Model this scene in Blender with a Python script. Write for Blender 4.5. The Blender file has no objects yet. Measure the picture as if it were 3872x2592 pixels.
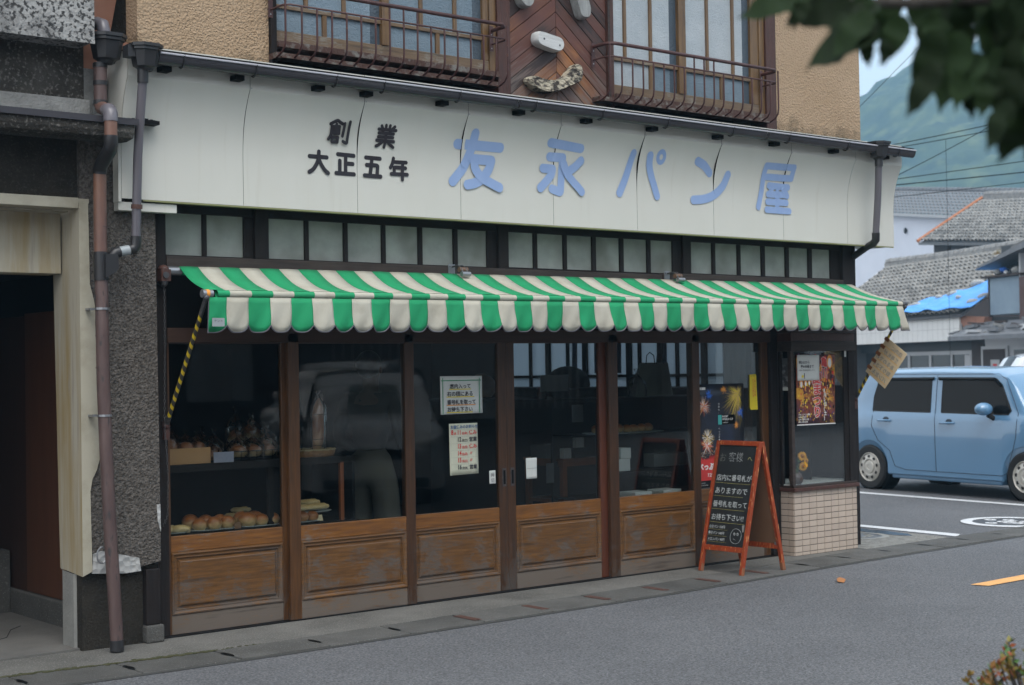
import bpy, bmesh, math, random
from mathutils import Vector, Matrix, noise
random.seed(7)
sc = bpy.context.scene
COL = sc.collection
R = math.radians
# ------------------------------------------------------------------ camera
cam = bpy.data.cameras.new('camera'); cam.sensor_width = 23.6; cam.lens = 35.0
cam.clip_start = 0.05; cam.clip_end = 4000
cam.dof.use_dof = True; cam.dof.focus_distance = 9.4; cam.dof.aperture_fstop = 2.6
camo = bpy.data.objects.new('camera', cam); COL.objects.link(camo)
cx_ = Vector((0.7747, -0.6320, -0.0160)).normalized()
fw_ = Vector((0.632, 0.7748, 0.018)).normalized()
cx_ = (cx_ - fw_ * cx_.dot(fw_)).normalized()
up_ = cx_.cross(fw_)
M = Matrix((cx_, up_, -fw_)).transposed().to_4x4(); M.translation = Vector((-4.083, -8.302, 1.55))
camo.matrix_world = M
sc.camera = camo
# ------------------------------------------------------------------ sky, sun, exposure
W = bpy.data.worlds.new('World'); sc.world = W; W.use_nodes = True
nt = W.node_tree; bg = nt.nodes['Background']
sky = nt.nodes.new('ShaderNodeTexSky'); sky.sky_type = 'NISHITA'; sky.sun_disc = False
sky.sun_elevation = R(58); sky.sun_rotation = R(200); sky.air_density = 1.0; sky.dust_density = 1.5; sky.ozone_density = 1.0
# thin even cloud over the clear sky: most of the blue and the glow round the sun is spread out
mxs = nt.nodes.new('ShaderNodeMixRGB'); mxs.inputs[0].default_value = 0.78; mxs.inputs[2].default_value = (9.6, 9.75, 10.0, 1)
nt.links.new(sky.outputs[0], mxs.inputs[1]); nt.links.new(mxs.outputs[0], bg.inputs[0])
bg.inputs[1].default_value = 0.12
sun = bpy.data.lights.new('sun', 'SUN'); sun.energy = 1.5; sun.angle = R(40); sun.color = (1, 0.97, 0.92)
suno = bpy.data.objects.new('sun', sun); COL.objects.link(suno)
suno.rotation_euler = (R(32), 0, R(-20)); suno.location = (0, -20, 30)
sc.view_settings.view_transform = 'Standard'; sc.view_settings.look = 'None'
sc.view_settings.gamma = 1; sc.view_settings.use_curve_mapping = False
sc.view_settings.exposure = 0.82
sc.cycles.max_bounces = 10; sc.cycles.transparent_max_bounces = 16
sc.cycles.volume_bounces = 0; sc.cycles.use_denoising = True
sc.cycles.sample_clamp_indirect = 4.0
# ------------------------------------------------------------------ materials
MATS = {}
def pm(name, col, rough=0.7, col2=None, vs=4.0, vc=(0.35, 0.65), stretch=(1, 1, 1), col3=None, v3=(30.0, 0.55, 0.7),
       bump=None, metal=0.0, spec=0.5, coat=0.0, rnd=0.0, det=6.0, alpha=1.0, trans=0.0, sheen=0.0):
    """principled: col -> col2 by noise, col3 specks, optional bump [(scale, strength, kind)], per-object brightness spread rnd"""
    m = bpy.data.materials.new(name); m.use_nodes = True; MATS[name] = m
    n = m.node_tree; L = n.links; b = n.nodes['Principled BSDF']
    tc = n.nodes.new('ShaderNodeTexCoord'); mp = n.nodes.new('ShaderNodeMapping'); mp.inputs['Scale'].default_value = stretch
    L.new(tc.outputs['Object'], mp.inputs[0])
    c4 = lambda c: (c[0], c[1], c[2], 1)
    cur = None
    if col2 is not None:
        t = n.nodes.new('ShaderNodeTexNoise'); t.inputs['Scale'].default_value = vs; t.inputs['Detail'].default_value = det
        t.inputs['Roughness'].default_value = 0.62
        L.new(mp.outputs[0], t.inputs['Vector'])
        r = n.nodes.new('ShaderNodeValToRGB'); r.color_ramp.elements[0].position = vc[0]; r.color_ramp.elements[1].position = vc[1]
        r.color_ramp.elements[0].color = c4(col); r.color_ramp.elements[1].color = c4(col2)
        L.new(t.outputs[0], r.inputs[0]); cur = r.outputs[0]
    if col3 is not None:
        t = n.nodes.new('ShaderNodeTexNoise'); t.inputs['Scale'].default_value = v3[0]; t.inputs['Detail'].default_value = 3
        L.new(mp.outputs[0], t.inputs['Vector'])
        r = n.nodes.new('ShaderNodeMapRange'); r.inputs[1].default_value = v3[1]; r.inputs[2].default_value = v3[2]
        L.new(t.outputs[0], r.inputs[0])
        mx = n.nodes.new('ShaderNodeMixRGB'); L.new(r.outputs[0], mx.inputs[0])
        if cur: L.new(cur, mx.inputs[1])
        else: mx.inputs[1].default_value = c4(col)
        mx.inputs[2].default_value = c4(col3); cur = mx.outputs[0]
    if rnd > 0:
        oi = n.nodes.new('ShaderNodeObjectInfo'); mr = n.nodes.new('ShaderNodeMapRange')
        mr.inputs[3].default_value = 1 - rnd; mr.inputs[4].default_value = 1 + rnd
        L.new(oi.outputs['Random'], mr.inputs[0])
        mu = n.nodes.new('ShaderNodeVectorMath'); mu.operation = 'SCALE'
        if cur: L.new(cur, mu.inputs[0])
        else: mu.inputs[0].default_value = col
        L.new(mr.outputs[0], mu.inputs['Scale']); cur = mu.outputs[0]
    if cur: L.new(cur, b.inputs['Base Color'])
    else: b.inputs['Base Color'].default_value = c4(col)
    b.inputs['Roughness'].default_value = rough; b.inputs['Metallic'].default_value = metal
    b.inputs['Specular IOR Level'].default_value = spec; b.inputs['Coat Weight'].default_value = coat
    b.inputs['Coat Roughness'].default_value = 0.05; b.inputs['Alpha'].default_value = alpha
    if bump:
        prev = None
        for (s, st, kind) in bump:
            if kind == 'v':
                t = n.nodes.new('ShaderNodeTexVoronoi'); t.inputs['Scale'].default_value = s; o = t.outputs['Distance']
            else:
                t = n.nodes.new('ShaderNodeTexNoise'); t.inputs['Scale'].default_value = s; t.inputs['Detail'].default_value = 4; o = t.outputs[0]
            L.new(mp.outputs[0], t.inputs['Vector'])
            bp = n.nodes.new('ShaderNodeBump'); bp.inputs['Strength'].default_value = st; bp.inputs['Distance'].default_value = 0.012
            L.new(o, bp.inputs['Height'])
            if prev: L.new(prev, bp.inputs['Normal'])
            prev = bp.outputs[0]
        L.new(prev, b.inputs['Normal'])
    return m
def glassmat(name, tint=(0.92, 0.95, 0.94), refl=1.0, dirt=0.0):
    m = bpy.data.materials.new(name); m.use_nodes = True; n = m.node_tree; L = n.links
    n.nodes.remove(n.nodes['Principled BSDF']); out = n.nodes['Material Output']
    tr = n.nodes.new('ShaderNodeBsdfTransparent'); tr.inputs[0].default_value = (*tint, 1)
    gl = n.nodes.new('ShaderNodeBsdfGlossy'); gl.inputs['Roughness'].default_value = 0.0
    fr = n.nodes.new('ShaderNodeFresnel'); fr.inputs[0].default_value = 1.5
    geo = n.nodes.new('ShaderNodeNewGeometry')
    # same reflectance seen from inside or outside
    mth = n.nodes.new('ShaderNodeMath'); mth.operation = 'MULTIPLY'; mth.inputs[1].default_value = refl
    lw = n.nodes.new('ShaderNodeLayerWeight'); lw.inputs[0].default_value = 0.28
    L.new(lw.outputs['Fresnel'], mth.inputs[0])
    tcn = n.nodes.new('ShaderNodeTexCoord'); nz = n.nodes.new('ShaderNodeTexNoise'); nz.inputs['Scale'].default_value = 1.3; nz.inputs['Detail'].default_value = 0
    bp = n.nodes.new('ShaderNodeBump'); bp.inputs['Strength'].default_value = 0.06; bp.inputs['Distance'].default_value = 0.02
    L.new(tcn.outputs['Object'], nz.inputs[0])
    mx = n.nodes.new('ShaderNodeMixShader'); L.new(mth.outputs[0], mx.inputs[0]); L.new(tr.outputs[0], mx.inputs[1]); L.new(gl.outputs[0], mx.inputs[2])
    cur = mx.outputs[0]
    if dirt > 0:
        df = n.nodes.new('ShaderNodeBsdfDiffuse'); df.inputs[0].default_value = (0.5, 0.5, 0.48, 1)
        nd = n.nodes.new('ShaderNodeTexNoise'); nd.inputs['Scale'].default_value = 3; nd.inputs['Detail'].default_value = 8
        L.new(tcn.outputs['Object'], nd.inputs[0])
        mr = n.nodes.new('ShaderNodeMapRange'); mr.inputs[1].default_value = 0.4; mr.inputs[2].default_value = 0.8; mr.inputs[4].default_value = dirt
        L.new(nd.outputs[0], mr.inputs[0])
        m2 = n.nodes.new('ShaderNodeMixShader'); L.new(mr.outputs[0], m2.inputs[0]); L.new(cur, m2.inputs[1]); L.new(df.outputs[0], m2.inputs[2]); cur = m2.outputs[0]
    L.new(cur, out.inputs[0]); MATS[name] = m; return m
def transmat(name, col, mixd=0.5, bumps=90):
    m = bpy.data.materials.new(name); m.use_nodes = True; n = m.node_tree; L = n.links
    n.nodes.remove(n.nodes['Principled BSDF']); out = n.nodes['Material Output']
    a = n.nodes.new('ShaderNodeBsdfTranslucent'); a.inputs[0].default_value = (*col, 1)
    b = n.nodes.new('ShaderNodeBsdfDiffuse'); b.inputs[0].default_value = (*col, 1)
    tc = n.nodes.new('ShaderNodeTexCoord'); nz = n.nodes.new('ShaderNodeTexVoronoi'); nz.inputs['Scale'].default_value = bumps
    bp = n.nodes.new('ShaderNodeBump'); bp.inputs['Strength'].default_value = 0.6; bp.inputs['Distance'].default_value = 0.01
    L.new(tc.outputs['Object'], nz.inputs['Vector']); L.new(nz.outputs[0], bp.inputs['Height'])
    L.new(bp.outputs[0], a.inputs['Normal']); L.new(bp.outputs[0], b.inputs['Normal'])
    mx = n.nodes.new('ShaderNodeMixShader'); mx.inputs[0].default_value = mixd
    L.new(a.outputs[0], mx.inputs[1]); L.new(b.outputs[0], mx.inputs[2]); L.new(mx.outputs[0], out.inputs[0])
    MATS[name] = m; return m
def woodworn(name, wood, woodd, grey, horiz=True, wear=0.5, zfall=0.6):
    """varnished wood, grain along X (or Z), varnish worn to grey more near the foot"""
    m = bpy.data.materials.new(name); m.use_nodes = True; n = m.node_tree; L = n.links; b = n.nodes['Principled BSDF']
    tc = n.nodes.new('ShaderNodeTexCoord')
    mp = n.nodes.new('ShaderNodeMapping'); mp.inputs['Scale'].default_value = (1.2, 8, 16) if horiz else (16, 8, 1.2)
    L.new(tc.outputs['Object'], mp.inputs[0])
    g = n.nodes.new('ShaderNodeTexNoise'); g.inputs['Scale'].default_value = 4; g.inputs['Detail'].default_value = 8; g.inputs['Distortion'].default_value = 0.4
    L.new(mp.outputs[0], g.inputs[0])
    r = n.nodes.new('ShaderNodeValToRGB'); r.color_ramp.elements[0].position = 0.32; r.color_ramp.elements[1].position = 0.7
    r.color_ramp.elements[0].color = (*woodd, 1); r.color_ramp.elements[1].color = (*wood, 1); L.new(g.outputs[0], r.inputs[0])
    # wear mask: big blotches + fine grain + height
    w1 = n.nodes.new('ShaderNodeTexNoise'); w1.inputs['Scale'].default_value = 4.3; w1.inputs['Detail'].default_value = 9; w1.inputs['Roughness'].default_value = 0.68; L.new(tc.outputs['Object'], w1.inputs[0])
    mp2 = n.nodes.new('ShaderNodeMapping'); mp2.inputs['Scale'].default_value = (6, 20, 60) if horiz else (60, 20, 6); L.new(tc.outputs['Object'], mp2.inputs[0])
    w2 = n.nodes.new('ShaderNodeTexNoise'); w2.inputs['Scale'].default_value = 2.5; w2.inputs['Detail'].default_value = 10; w2.inputs['Roughness'].default_value = 0.75; L.new(mp2.outputs[0], w2.inputs[0])
    sp = n.nodes.new('ShaderNodeSeparateXYZ'); L.new(tc.outputs['Object'], sp.inputs[0])
    hz = n.nodes.new('ShaderNodeMapRange'); hz.inputs[1].default_value = zfall; hz.inputs[2].default_value = 0.0; hz.inputs[3].default_value = -0.16; hz.inputs[4].default_value = 0.10
    L.new(sp.outputs[2], hz.inputs[0])
    a1 = n.nodes.new('ShaderNodeMath'); a1.operation = 'ADD'; L.new(w1.outputs[0], a1.inputs[0]); L.new(w2.outputs[0], a1.inputs[1])
    a2 = n.nodes.new('ShaderNodeMath'); a2.operation = 'ADD'; L.new(a1.outputs[0], a2.inputs[0]); L.new(hz.outputs[0], a2.inputs[1])
    mr = n.nodes.new('ShaderNodeMapRange'); mr.inputs[1].default_value = 1.22 - wear * 0.3; mr.inputs[2].default_value = 1.34 - wear * 0.3; L.new(a2.outputs[0], mr.inputs[0])
    mx = n.nodes.new('ShaderNodeMixRGB'); L.new(mr.outputs[0], mx.inputs[0]); L.new(r.outputs[0], mx.inputs[1]); mx.inputs[2].default_value = (*grey, 1)
    # dark dirt blotches
    w3 = n.nodes.new('ShaderNodeTexNoise'); w3.inputs['Scale'].default_value = 1.7; w3.inputs['Detail'].default_value = 9; L.new(mp.outputs[0], w3.inputs[0])
    mr3 = n.nodes.new('ShaderNodeMapRange'); mr3.inputs[1].default_value = 0.58; mr3.inputs[2].default_value = 0.72; mr3.inputs[4].default_value = 0.65; L.new(w3.outputs[0], mr3.inputs[0])
    m3 = n.nodes.new('ShaderNodeMixRGB'); L.new(mr3.outputs[0], m3.inputs[0]); L.new(mx.outputs[0], m3.inputs[1]); m3.inputs[2].default_value = (0.030, 0.022, 0.017, 1)
    L.new(m3.outputs[0], b.inputs['Base Color'])
    rr = n.nodes.new('ShaderNodeMapRange'); rr.inputs[3].default_value = 0.33; rr.inputs[4].default_value = 0.8; L.new(mr.outputs[0], rr.inputs[0]); L.new(rr.outputs[0], b.inputs['Roughness'])
    bp = n.nodes.new('ShaderNodeBump'); bp.inputs['Strength'].default_value = 0.25; bp.inputs['Distance'].default_value = 0.004; L.new(w2.outputs[0], bp.inputs['Height']); L.new(bp.outputs[0], b.inputs['Normal'])
    MATS[name] = m; return m

pm('asphalt', (0.085, 0.087, 0.093), 0.82, (0.125, 0.127, 0.134), 0.55, (0.3, 0.7), col3=(0.23, 0.23, 0.225), v3=(160, 0.60, 0.72), bump=[(140, 0.55, 'n'), (60, 0.3, 'v')])
def asphalt_fix():
    m = MATS['asphalt']; n = m.node_tree; L = n.links; b = n.nodes['Principled BSDF']
    src = b.inputs['Base Color'].links[0].from_socket
    tc = n.nodes.new('ShaderNodeTexCoord')
    t = n.nodes.new('ShaderNodeTexNoise'); t.inputs['Scale'].default_value = 75; t.inputs['Detail'].default_value = 3; L.new(tc.outputs['Object'], t.inputs[0])
    r = n.nodes.new('ShaderNodeMapRange'); r.inputs[1].default_value = 0.3; r.inputs[2].default_value = 0.7; r.inputs[3].default_value = 0.45; r.inputs[4].default_value = 1.55
    L.new(t.outputs[0], r.inputs[0])
    v = n.nodes.new('ShaderNodeVectorMath'); v.operation = 'SCALE'; L.new(src, v.inputs[0]); L.new(r.outputs[0], v.inputs['Scale']); L.new(v.outputs[0], b.inputs['Base Color'])
asphalt_fix()
pm('concrete', (0.075, 0.073, 0.066), 0.9, (0.155, 0.15, 0.136), 1.9, (0.3, 0.7), col3=(0.30, 0.29, 0.27), v3=(95, 0.58, 0.70), bump=[(80, 0.7, 'n')], det=12)
pm('drain concrete', (0.050, 0.049, 0.045), 0.9, (0.105, 0.102, 0.095), 2.1, (0.3, 0.72), col3=(0.22, 0.215, 0.20), v3=(110, 0.6, 0.74), bump=[(90, 0.5, 'n')], rnd=0.14)
pm('pale concrete', (0.19, 0.19, 0.18), 0.9, (0.27, 0.27, 0.25), 3, (0.35, 0.6), bump=[(60, 0.4, 'n')])
pm('rough apron', (0.15, 0.145, 0.13), 0.95, (0.25, 0.245, 0.225), 14, (0.35, 0.65), bump=[(50, 0.8, 'v')])
pm('dark damp', (0.02, 0.025, 0.032), 0.12, spec=0.6)
pm('stain', (0.045, 0.045, 0.042), 0.9)
pm('rust plate', (0.075, 0.035, 0.028), 0.75, (0.11, 0.055, 0.04), 25, (0.3, 0.7), bump=[(80, 0.4, 'n')])
pm('moss', (0.035, 0.04, 0.012), 0.95, (0.07, 0.065, 0.03), 30, (0.3, 0.7), bump=[(60, 0.8, 'n')])
pm('white paint', (0.62, 0.63, 0.64), 0.75, (0.42, 0.43, 0.44), 9, (0.55, 0.75), col3=(0.2, 0.2, 0.2), v3=(60, 0.66, 0.74))
pm('orange paint', (0.78, 0.40, 0.13), 0.75, (0.62, 0.30, 0.11), 9, (0.5, 0.7), col3=(0.22, 0.16, 0.11), v3=(110, 0.62, 0.70))
pm('stucco', (0.43, 0.30, 0.185), 0.95, (0.50, 0.36, 0.235), 2.2, (0.3, 0.7), bump=[(62, 0.8, 'v'), (120, 0.9, 'n')])
def mould():
    m = MATS['stucco']; n = m.node_tree; L = n.links; b = n.nodes['Principled BSDF']; src = b.inputs['Base Color'].links[0].from_socket
    tc = n.nodes.new('ShaderNodeTexCoord'); sp = n.nodes.new('ShaderNodeSeparateXYZ'); L.new(tc.outputs['Object'], sp.inputs[0])
    hz = n.nodes.new('ShaderNodeMapRange'); hz.inputs[1].default_value = 3.75; hz.inputs[2].default_value = 3.46; hz.inputs[3].default_value = -0.12; hz.inputs[4].default_value = 0.10; L.new(sp.outputs[2], hz.inputs[0])
    t = n.nodes.new('ShaderNodeTexNoise'); t.inputs['Scale'].default_value = 3.0; t.inputs['Detail'].default_value = 15; t.inputs['Roughness'].default_value = 0.72; L.new(tc.outputs['Object'], t.inputs[0])
    a = n.nodes.new('ShaderNodeMath'); a.operation = 'ADD'; L.new(t.outputs[0], a.inputs[0]); L.new(hz.outputs[0], a.inputs[1])
    r = n.nodes.new('ShaderNodeMapRange'); r.inputs[1].default_value = 0.56; r.inputs[2].default_value = 0.74; r.inputs[4].default_value = 0.85; L.new(a.outputs[0], r.inputs[0])
    mx = n.nodes.new('ShaderNodeMixRGB'); L.new(r.outputs[0], mx.inputs[0]); L.new(src, mx.inputs[1]); mx.inputs[2].default_value = (0.09, 0.072, 0.038, 1); L.new(mx.outputs[0], b.inputs['Base Color'])
mould()
pm('pebble', (0.065, 0.058, 0.051), 0.95, (0.16, 0.143, 0.128), 55, (0.35, 0.65), bump=[(66, 0.9, 'v'), (120, 0.9, 'n')], spec=0.2)
pm('dark stucco', (0.022, 0.020, 0.017), 0.95, (0.042, 0.038, 0.032), 6, (0.3, 0.7), col3=(0.055, 0.05, 0.043), v3=(70, 0.55, 0.7), bump=[(90, 0.8, 'n')], spec=0.1)
pm('stained stucco', (0.33, 0.33, 0.32), 0.95, (0.03, 0.03, 0.03), 2.3, (0.45, 0.66), col3=(0.04, 0.04, 0.04), v3=(48, 0.50, 0.60), bump=[(60, 0.9, 'n')], det=12)
pm('grimy stucco', (0.030, 0.027, 0.023), 0.95, (0.085, 0.08, 0.07), 3.3, (0.45, 0.72), col3=(0.16, 0.15, 0.135), v3=(55, 0.55, 0.68), bump=[(70, 0.9, 'n')], det=12)
pm('grey stucco', (0.20, 0.20, 0.19), 0.95, (0.30, 0.30, 0.285), 8, (0.35, 0.65), bump=[(70, 0.9, 'n')])
pm('mortar', (0.33, 0.33, 0.32), 0.95, (0.44, 0.44, 0.43), 12, (0.35, 0.65), bump=[(26, 1.0, 'v')])
pm('cream plaster', (0.40, 0.365, 0.285), 0.85, (0.31, 0.235, 0.115), 2.0, (0.42, 0.62), stretch=(3.5, 3.5, 0.32), col3=(0.30, 0.27, 0.22), v3=(9, 0.58, 0.75), bump=[(20, 0.12, 'n')])
pm('cream plaster edge', (0.38, 0.355, 0.28), 0.85, (0.28, 0.255, 0.19), 5, (0.45, 0.7), bump=[(20, 0.12, 'n')])
pm('dark timber', (0.009, 0.007, 0.007), 0.7, (0.018, 0.014, 0.013), 3, (0.3, 0.7), stretch=(1, 10, 12), spec=0.25, bump=[(20, 0.3, 'n')])
pm('dark timber upright', (0.009, 0.007, 0.007), 0.65, (0.020, 0.015, 0.014), 3, (0.3, 0.7), stretch=(14, 10, 1), spec=0.25, bump=[(20, 0.3, 'n')])
pm('brown timber', (0.018, 0.011, 0.009), 0.65, (0.055, 0.038, 0.031), 3, (0.3, 0.7), stretch=(1, 10, 14), bump=[(20, 0.3, 'n')])
pm('header timber', (0.030, 0.012, 0.006), 0.6, (0.050, 0.021, 0.010), 3, (0.3, 0.7), stretch=(1, 10, 14))
pm('black', (0.004, 0.004, 0.004), 0.7, spec=0.1)
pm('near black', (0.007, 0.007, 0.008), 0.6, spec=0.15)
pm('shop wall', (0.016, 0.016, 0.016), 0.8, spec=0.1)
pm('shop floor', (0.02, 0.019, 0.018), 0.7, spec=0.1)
woodworn('door wood', (0.23, 0.092, 0.018), (0.12, 0.047, 0.013), (0.150, 0.118, 0.094), True, 0.90)
woodworn('door panel wood', (0.165, 0.074, 0.020), (0.082, 0.038, 0.013), (0.095, 0.072, 0.056), True, 0.85)
woodworn('door stile wood', (0.075, 0.031, 0.011), (0.034, 0.016, 0.008), (0.058, 0.045, 0.037), False, 0.65)
woodworn('door foot wood', (0.20, 0.095, 0.032), (0.12, 0.06, 0.024), (0.125, 0.100, 0.080), True, 1.15)
woodworn('jamb wood', (0.105, 0.044, 0.013), (0.055, 0.024, 0.009), (0.075, 0.06, 0.047), False, 0.35)
pm('red stile', (0.11, 0.030, 0.013), 0.45, (0.07, 0.021, 0.010), 4, (0.3, 0.7), stretch=(10, 10, 1))
woodworn('sash wood', (0.19, 0.11, 0.045), (0.11, 0.062, 0.028), (0.20, 0.165, 0.125), False, 0.4, 6.0)
woodworn('sash wood flat', (0.20, 0.13, 0.07), (0.13, 0.085, 0.05), (0.24, 0.215, 0.175), True, 0.75, 6.0)
pm('red brown paint', (0.085, 0.032, 0.022), 0.55, (0.05, 0.022, 0.017), 5, (0.3, 0.7), stretch=(8, 8, 1), col3=(0.20, 0.16, 0.14), v3=(22, 0.68, 0.75), bump=[(20, 0.3, 'n')])
pm('iron rail', (0.085, 0.035, 0.032), 0.5, (0.055, 0.025, 0.024), 12, (0.35, 0.65), col3=(0.16, 0.07, 0.04), v3=(60, 0.64, 0.72))
pm('rusty sill', (0.085, 0.045, 0.035), 0.85, (0.20, 0.19, 0.17), 14, (0.5, 0.65), bump=[(50, 0.6, 'n')])
pm('transom pane', (0.20, 0.215, 0.195), 0.30, (0.36, 0.385, 0.355), 3.4, (0.28, 0.74), col3=(0.13, 0.13, 0.105), v3=(2.3, 0.55, 0.80), spec=0.35, bump=[(2.5, 0.15, 'n')], rnd=0.06)
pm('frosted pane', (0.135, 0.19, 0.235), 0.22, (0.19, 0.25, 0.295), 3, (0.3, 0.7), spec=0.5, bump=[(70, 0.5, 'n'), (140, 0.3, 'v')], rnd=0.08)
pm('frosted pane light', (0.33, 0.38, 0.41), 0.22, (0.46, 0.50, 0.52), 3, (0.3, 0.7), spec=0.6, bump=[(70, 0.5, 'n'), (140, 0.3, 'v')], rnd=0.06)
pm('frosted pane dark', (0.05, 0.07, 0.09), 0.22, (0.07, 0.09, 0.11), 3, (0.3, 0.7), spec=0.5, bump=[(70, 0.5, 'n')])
pm('curtain white', (0.42, 0.43, 0.42), 0.5, bump=[(70, 0.2, 'n')])
glassmat('shop glass', (0.86, 0.89, 0.88), 0.45, 0.0)
glassmat('case glass', (0.93, 0.95, 0.95), 0.4, 0.0)
glassmat('plastic wrap', (0.93, 0.93, 0.93), 2.2, 0.0)
pm('sign enamel', (0.60, 0.595, 0.54), 0.35, (0.585, 0.578, 0.52), 1.0, (0.35, 0.75), stretch=(7, 1, 0.35), col3=(0.53, 0.515, 0.45), v3=(3.5, 0.62, 0.95), spec=0.4, det=10)
pm('sign edge', (0.60, 0.59, 0.53), 0.4, (0.45, 0.42, 0.33), 3, (0.55, 0.8))
pm('sign blue', (0.25, 0.36, 0.60), 0.4, (0.30, 0.41, 0.635), 3, (0.3, 0.7), stretch=(3, 1, 0.4))
pm('sign black', (0.018, 0.016, 0.020), 0.4, (0.025, 0.02, 0.026), 9, (0.3, 0.7))
pm('olive soffit', (0.20, 0.21, 0.085), 0.5, (0.26, 0.26, 0.13), 3, (0.3, 0.7))
pm('gutter brown', (0.035, 0.034, 0.040), 0.22, (0.05, 0.048, 0.055), 3, (0.3, 0.7), stretch=(1, 3, 3))
pm('gutter lip highlight', (0.42, 0.42, 0.46), 0.3)  # far paler than the channel: the edge highlight is put into the colour
pm('pipe grey', (0.105, 0.10, 0.115), 0.30, (0.14, 0.13, 0.145), 3, (0.3, 0.7), stretch=(3, 3, 0.5))
pm('pipe dark', (0.022, 0.022, 0.024), 0.4)
pm('pipe bright', (0.30, 0.33, 0.34), 0.3)
pm('pipe copper', (0.21, 0.105, 0.068), 0.42, (0.10, 0.058, 0.052), 2.2, (0.35, 0.65), stretch=(3, 3, 0.8), col3=(0.30, 0.135, 0.065), v3=(2.3, 0.56, 0.75))
pm('pipe maroon', (0.075, 0.046, 0.043), 0.5, (0.115, 0.075, 0.068), 4, (0.35, 0.65), stretch=(3, 3, 0.8), col3=(0.035, 0.03, 0.03), v3=(14, 0.6, 0.7))
pm('steel', (0.34, 0.35, 0.37), 0.4, metal=0.8)
pm('dark steel', (0.09, 0.09, 0.095), 0.45, (0.16, 0.15, 0.14), 40, (0.5, 0.7), metal=0.6)
pm('canopy green', (0.006, 0.255, 0.095), 0.8, (0.010, 0.31, 0.125), 5, (0.3, 0.7), bump=[(300, 0.1, 'n')])
pm('canopy white', (0.47, 0.45, 0.375), 0.85, (0.40, 0.375, 0.30), 4.5, (0.42, 0.72), col3=(0.33, 0.30, 0.23), v3=(7, 0.60, 0.85), bump=[(300, 0.1, 'n')])
pm('piping', (0.10, 0.10, 0.115), 0.6)
pm('roller roll', (0.14, 0.08, 0.05), 0.6)
pm('paper', (0.58, 0.60, 0.56), 0.8, (0.64, 0.65, 0.62), 5, (0.3, 0.7), bump=[(6, 0.25, 'n')])
pm('paper cream', (0.55, 0.56, 0.43), 0.7, (0.60, 0.60, 0.47), 5, (0.3, 0.7), bump=[(6, 0.15, 'n')])
pm('card yellow', (0.62, 0.47, 0.27), 0.6, (0.70, 0.57, 0.38), 5, (0.3, 0.7))
pm('tape brown', (0.24, 0.085, 0.025), 0.35)
pm('ink', (0.03, 0.028, 0.04), 0.6)
pm('ink red', (0.62, 0.05, 0.05), 0.6)
pm('ink blue', (0.05, 0.12, 0.28), 0.6)
pm('ink green', (0.03, 0.27, 0.12), 0.6)
pm('ink yellow', (0.75, 0.60, 0.03), 0.6)
pm('ink orange', (0.75, 0.30, 0.05), 0.6)
pm('ink grey', (0.25, 0.25, 0.25), 0.6)
pm('chalk', (0.50, 0.53, 0.52), 0.95, (0.30, 0.32, 0.32), 60, (0.35, 0.7))
pm('chalk yellow', (0.42, 0.38, 0.12), 0.95)
pm('chalk dim', (0.16, 0.17, 0.15), 0.95)
pm('blackboard', (0.010, 0.012, 0.013), 0.55, (0.016, 0.018, 0.019), 5, (0.3, 0.7))
pm('board frame', (0.31, 0.048, 0.010), 0.45, (0.22, 0.034, 0.010), 6, (0.3, 0.7), stretch=(5, 5, 1), col3=(0.55, 0.24, 0.09), v3=(16, 0.60, 0.68))
pm('board frame foot', (0.30, 0.10, 0.04), 0.7, (0.16, 0.08, 0.045), 20, (0.3, 0.7))
pm('board back', (0.20, 0.105, 0.055), 0.85, (0.165, 0.085, 0.045), 3, (0.3, 0.7))
pm('cloth brown', (0.032, 0.016, 0.014), 0.9)
pm('cabinet wood', (0.26, 0.075, 0.022), 0.45, (0.20, 0.055, 0.018), 4, (0.3, 0.7), stretch=(5, 5, 1))
pm('card box', (0.62, 0.63, 0.62), 0.7)
pm('grey bag', (0.27, 0.28, 0.235), 0.8, (0.23, 0.24, 0.20), 4, (0.3, 0.7), bump=[(5, 0.3, 'n')])
pm('kraft', (0.50, 0.27, 0.125), 0.8, (0.44, 0.235, 0.105), 6, (0.3, 0.7), bump=[(12, 0.3, 'n')])
pm('grid card', (0.28, 0.28, 0.36), 0.7, (0.34, 0.33, 0.40), 60, (0.3, 0.7))
pm('wicker', (0.34, 0.16, 0.055), 0.7, (0.20, 0.09, 0.03), 40, (0.35, 0.65), bump=[(60, 0.8, 'n')])
pm('wicker pale', (0.50, 0.38, 0.20), 0.7, (0.36, 0.26, 0.13), 40, (0.35, 0.65), bump=[(60, 0.8, 'n')])
pm('tray', (0.55, 0.56, 0.55), 0.4)
pm('trousers', (0.20, 0.18, 0.15), 0.9)
pm('skin', (0.07, 0.035, 0.023), 0.6, spec=0.2)
pm('shirt dark', (0.006, 0.006, 0.008), 0.9, spec=0.1)
pm('hair', (0.01, 0.008, 0.007), 0.5)
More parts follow.
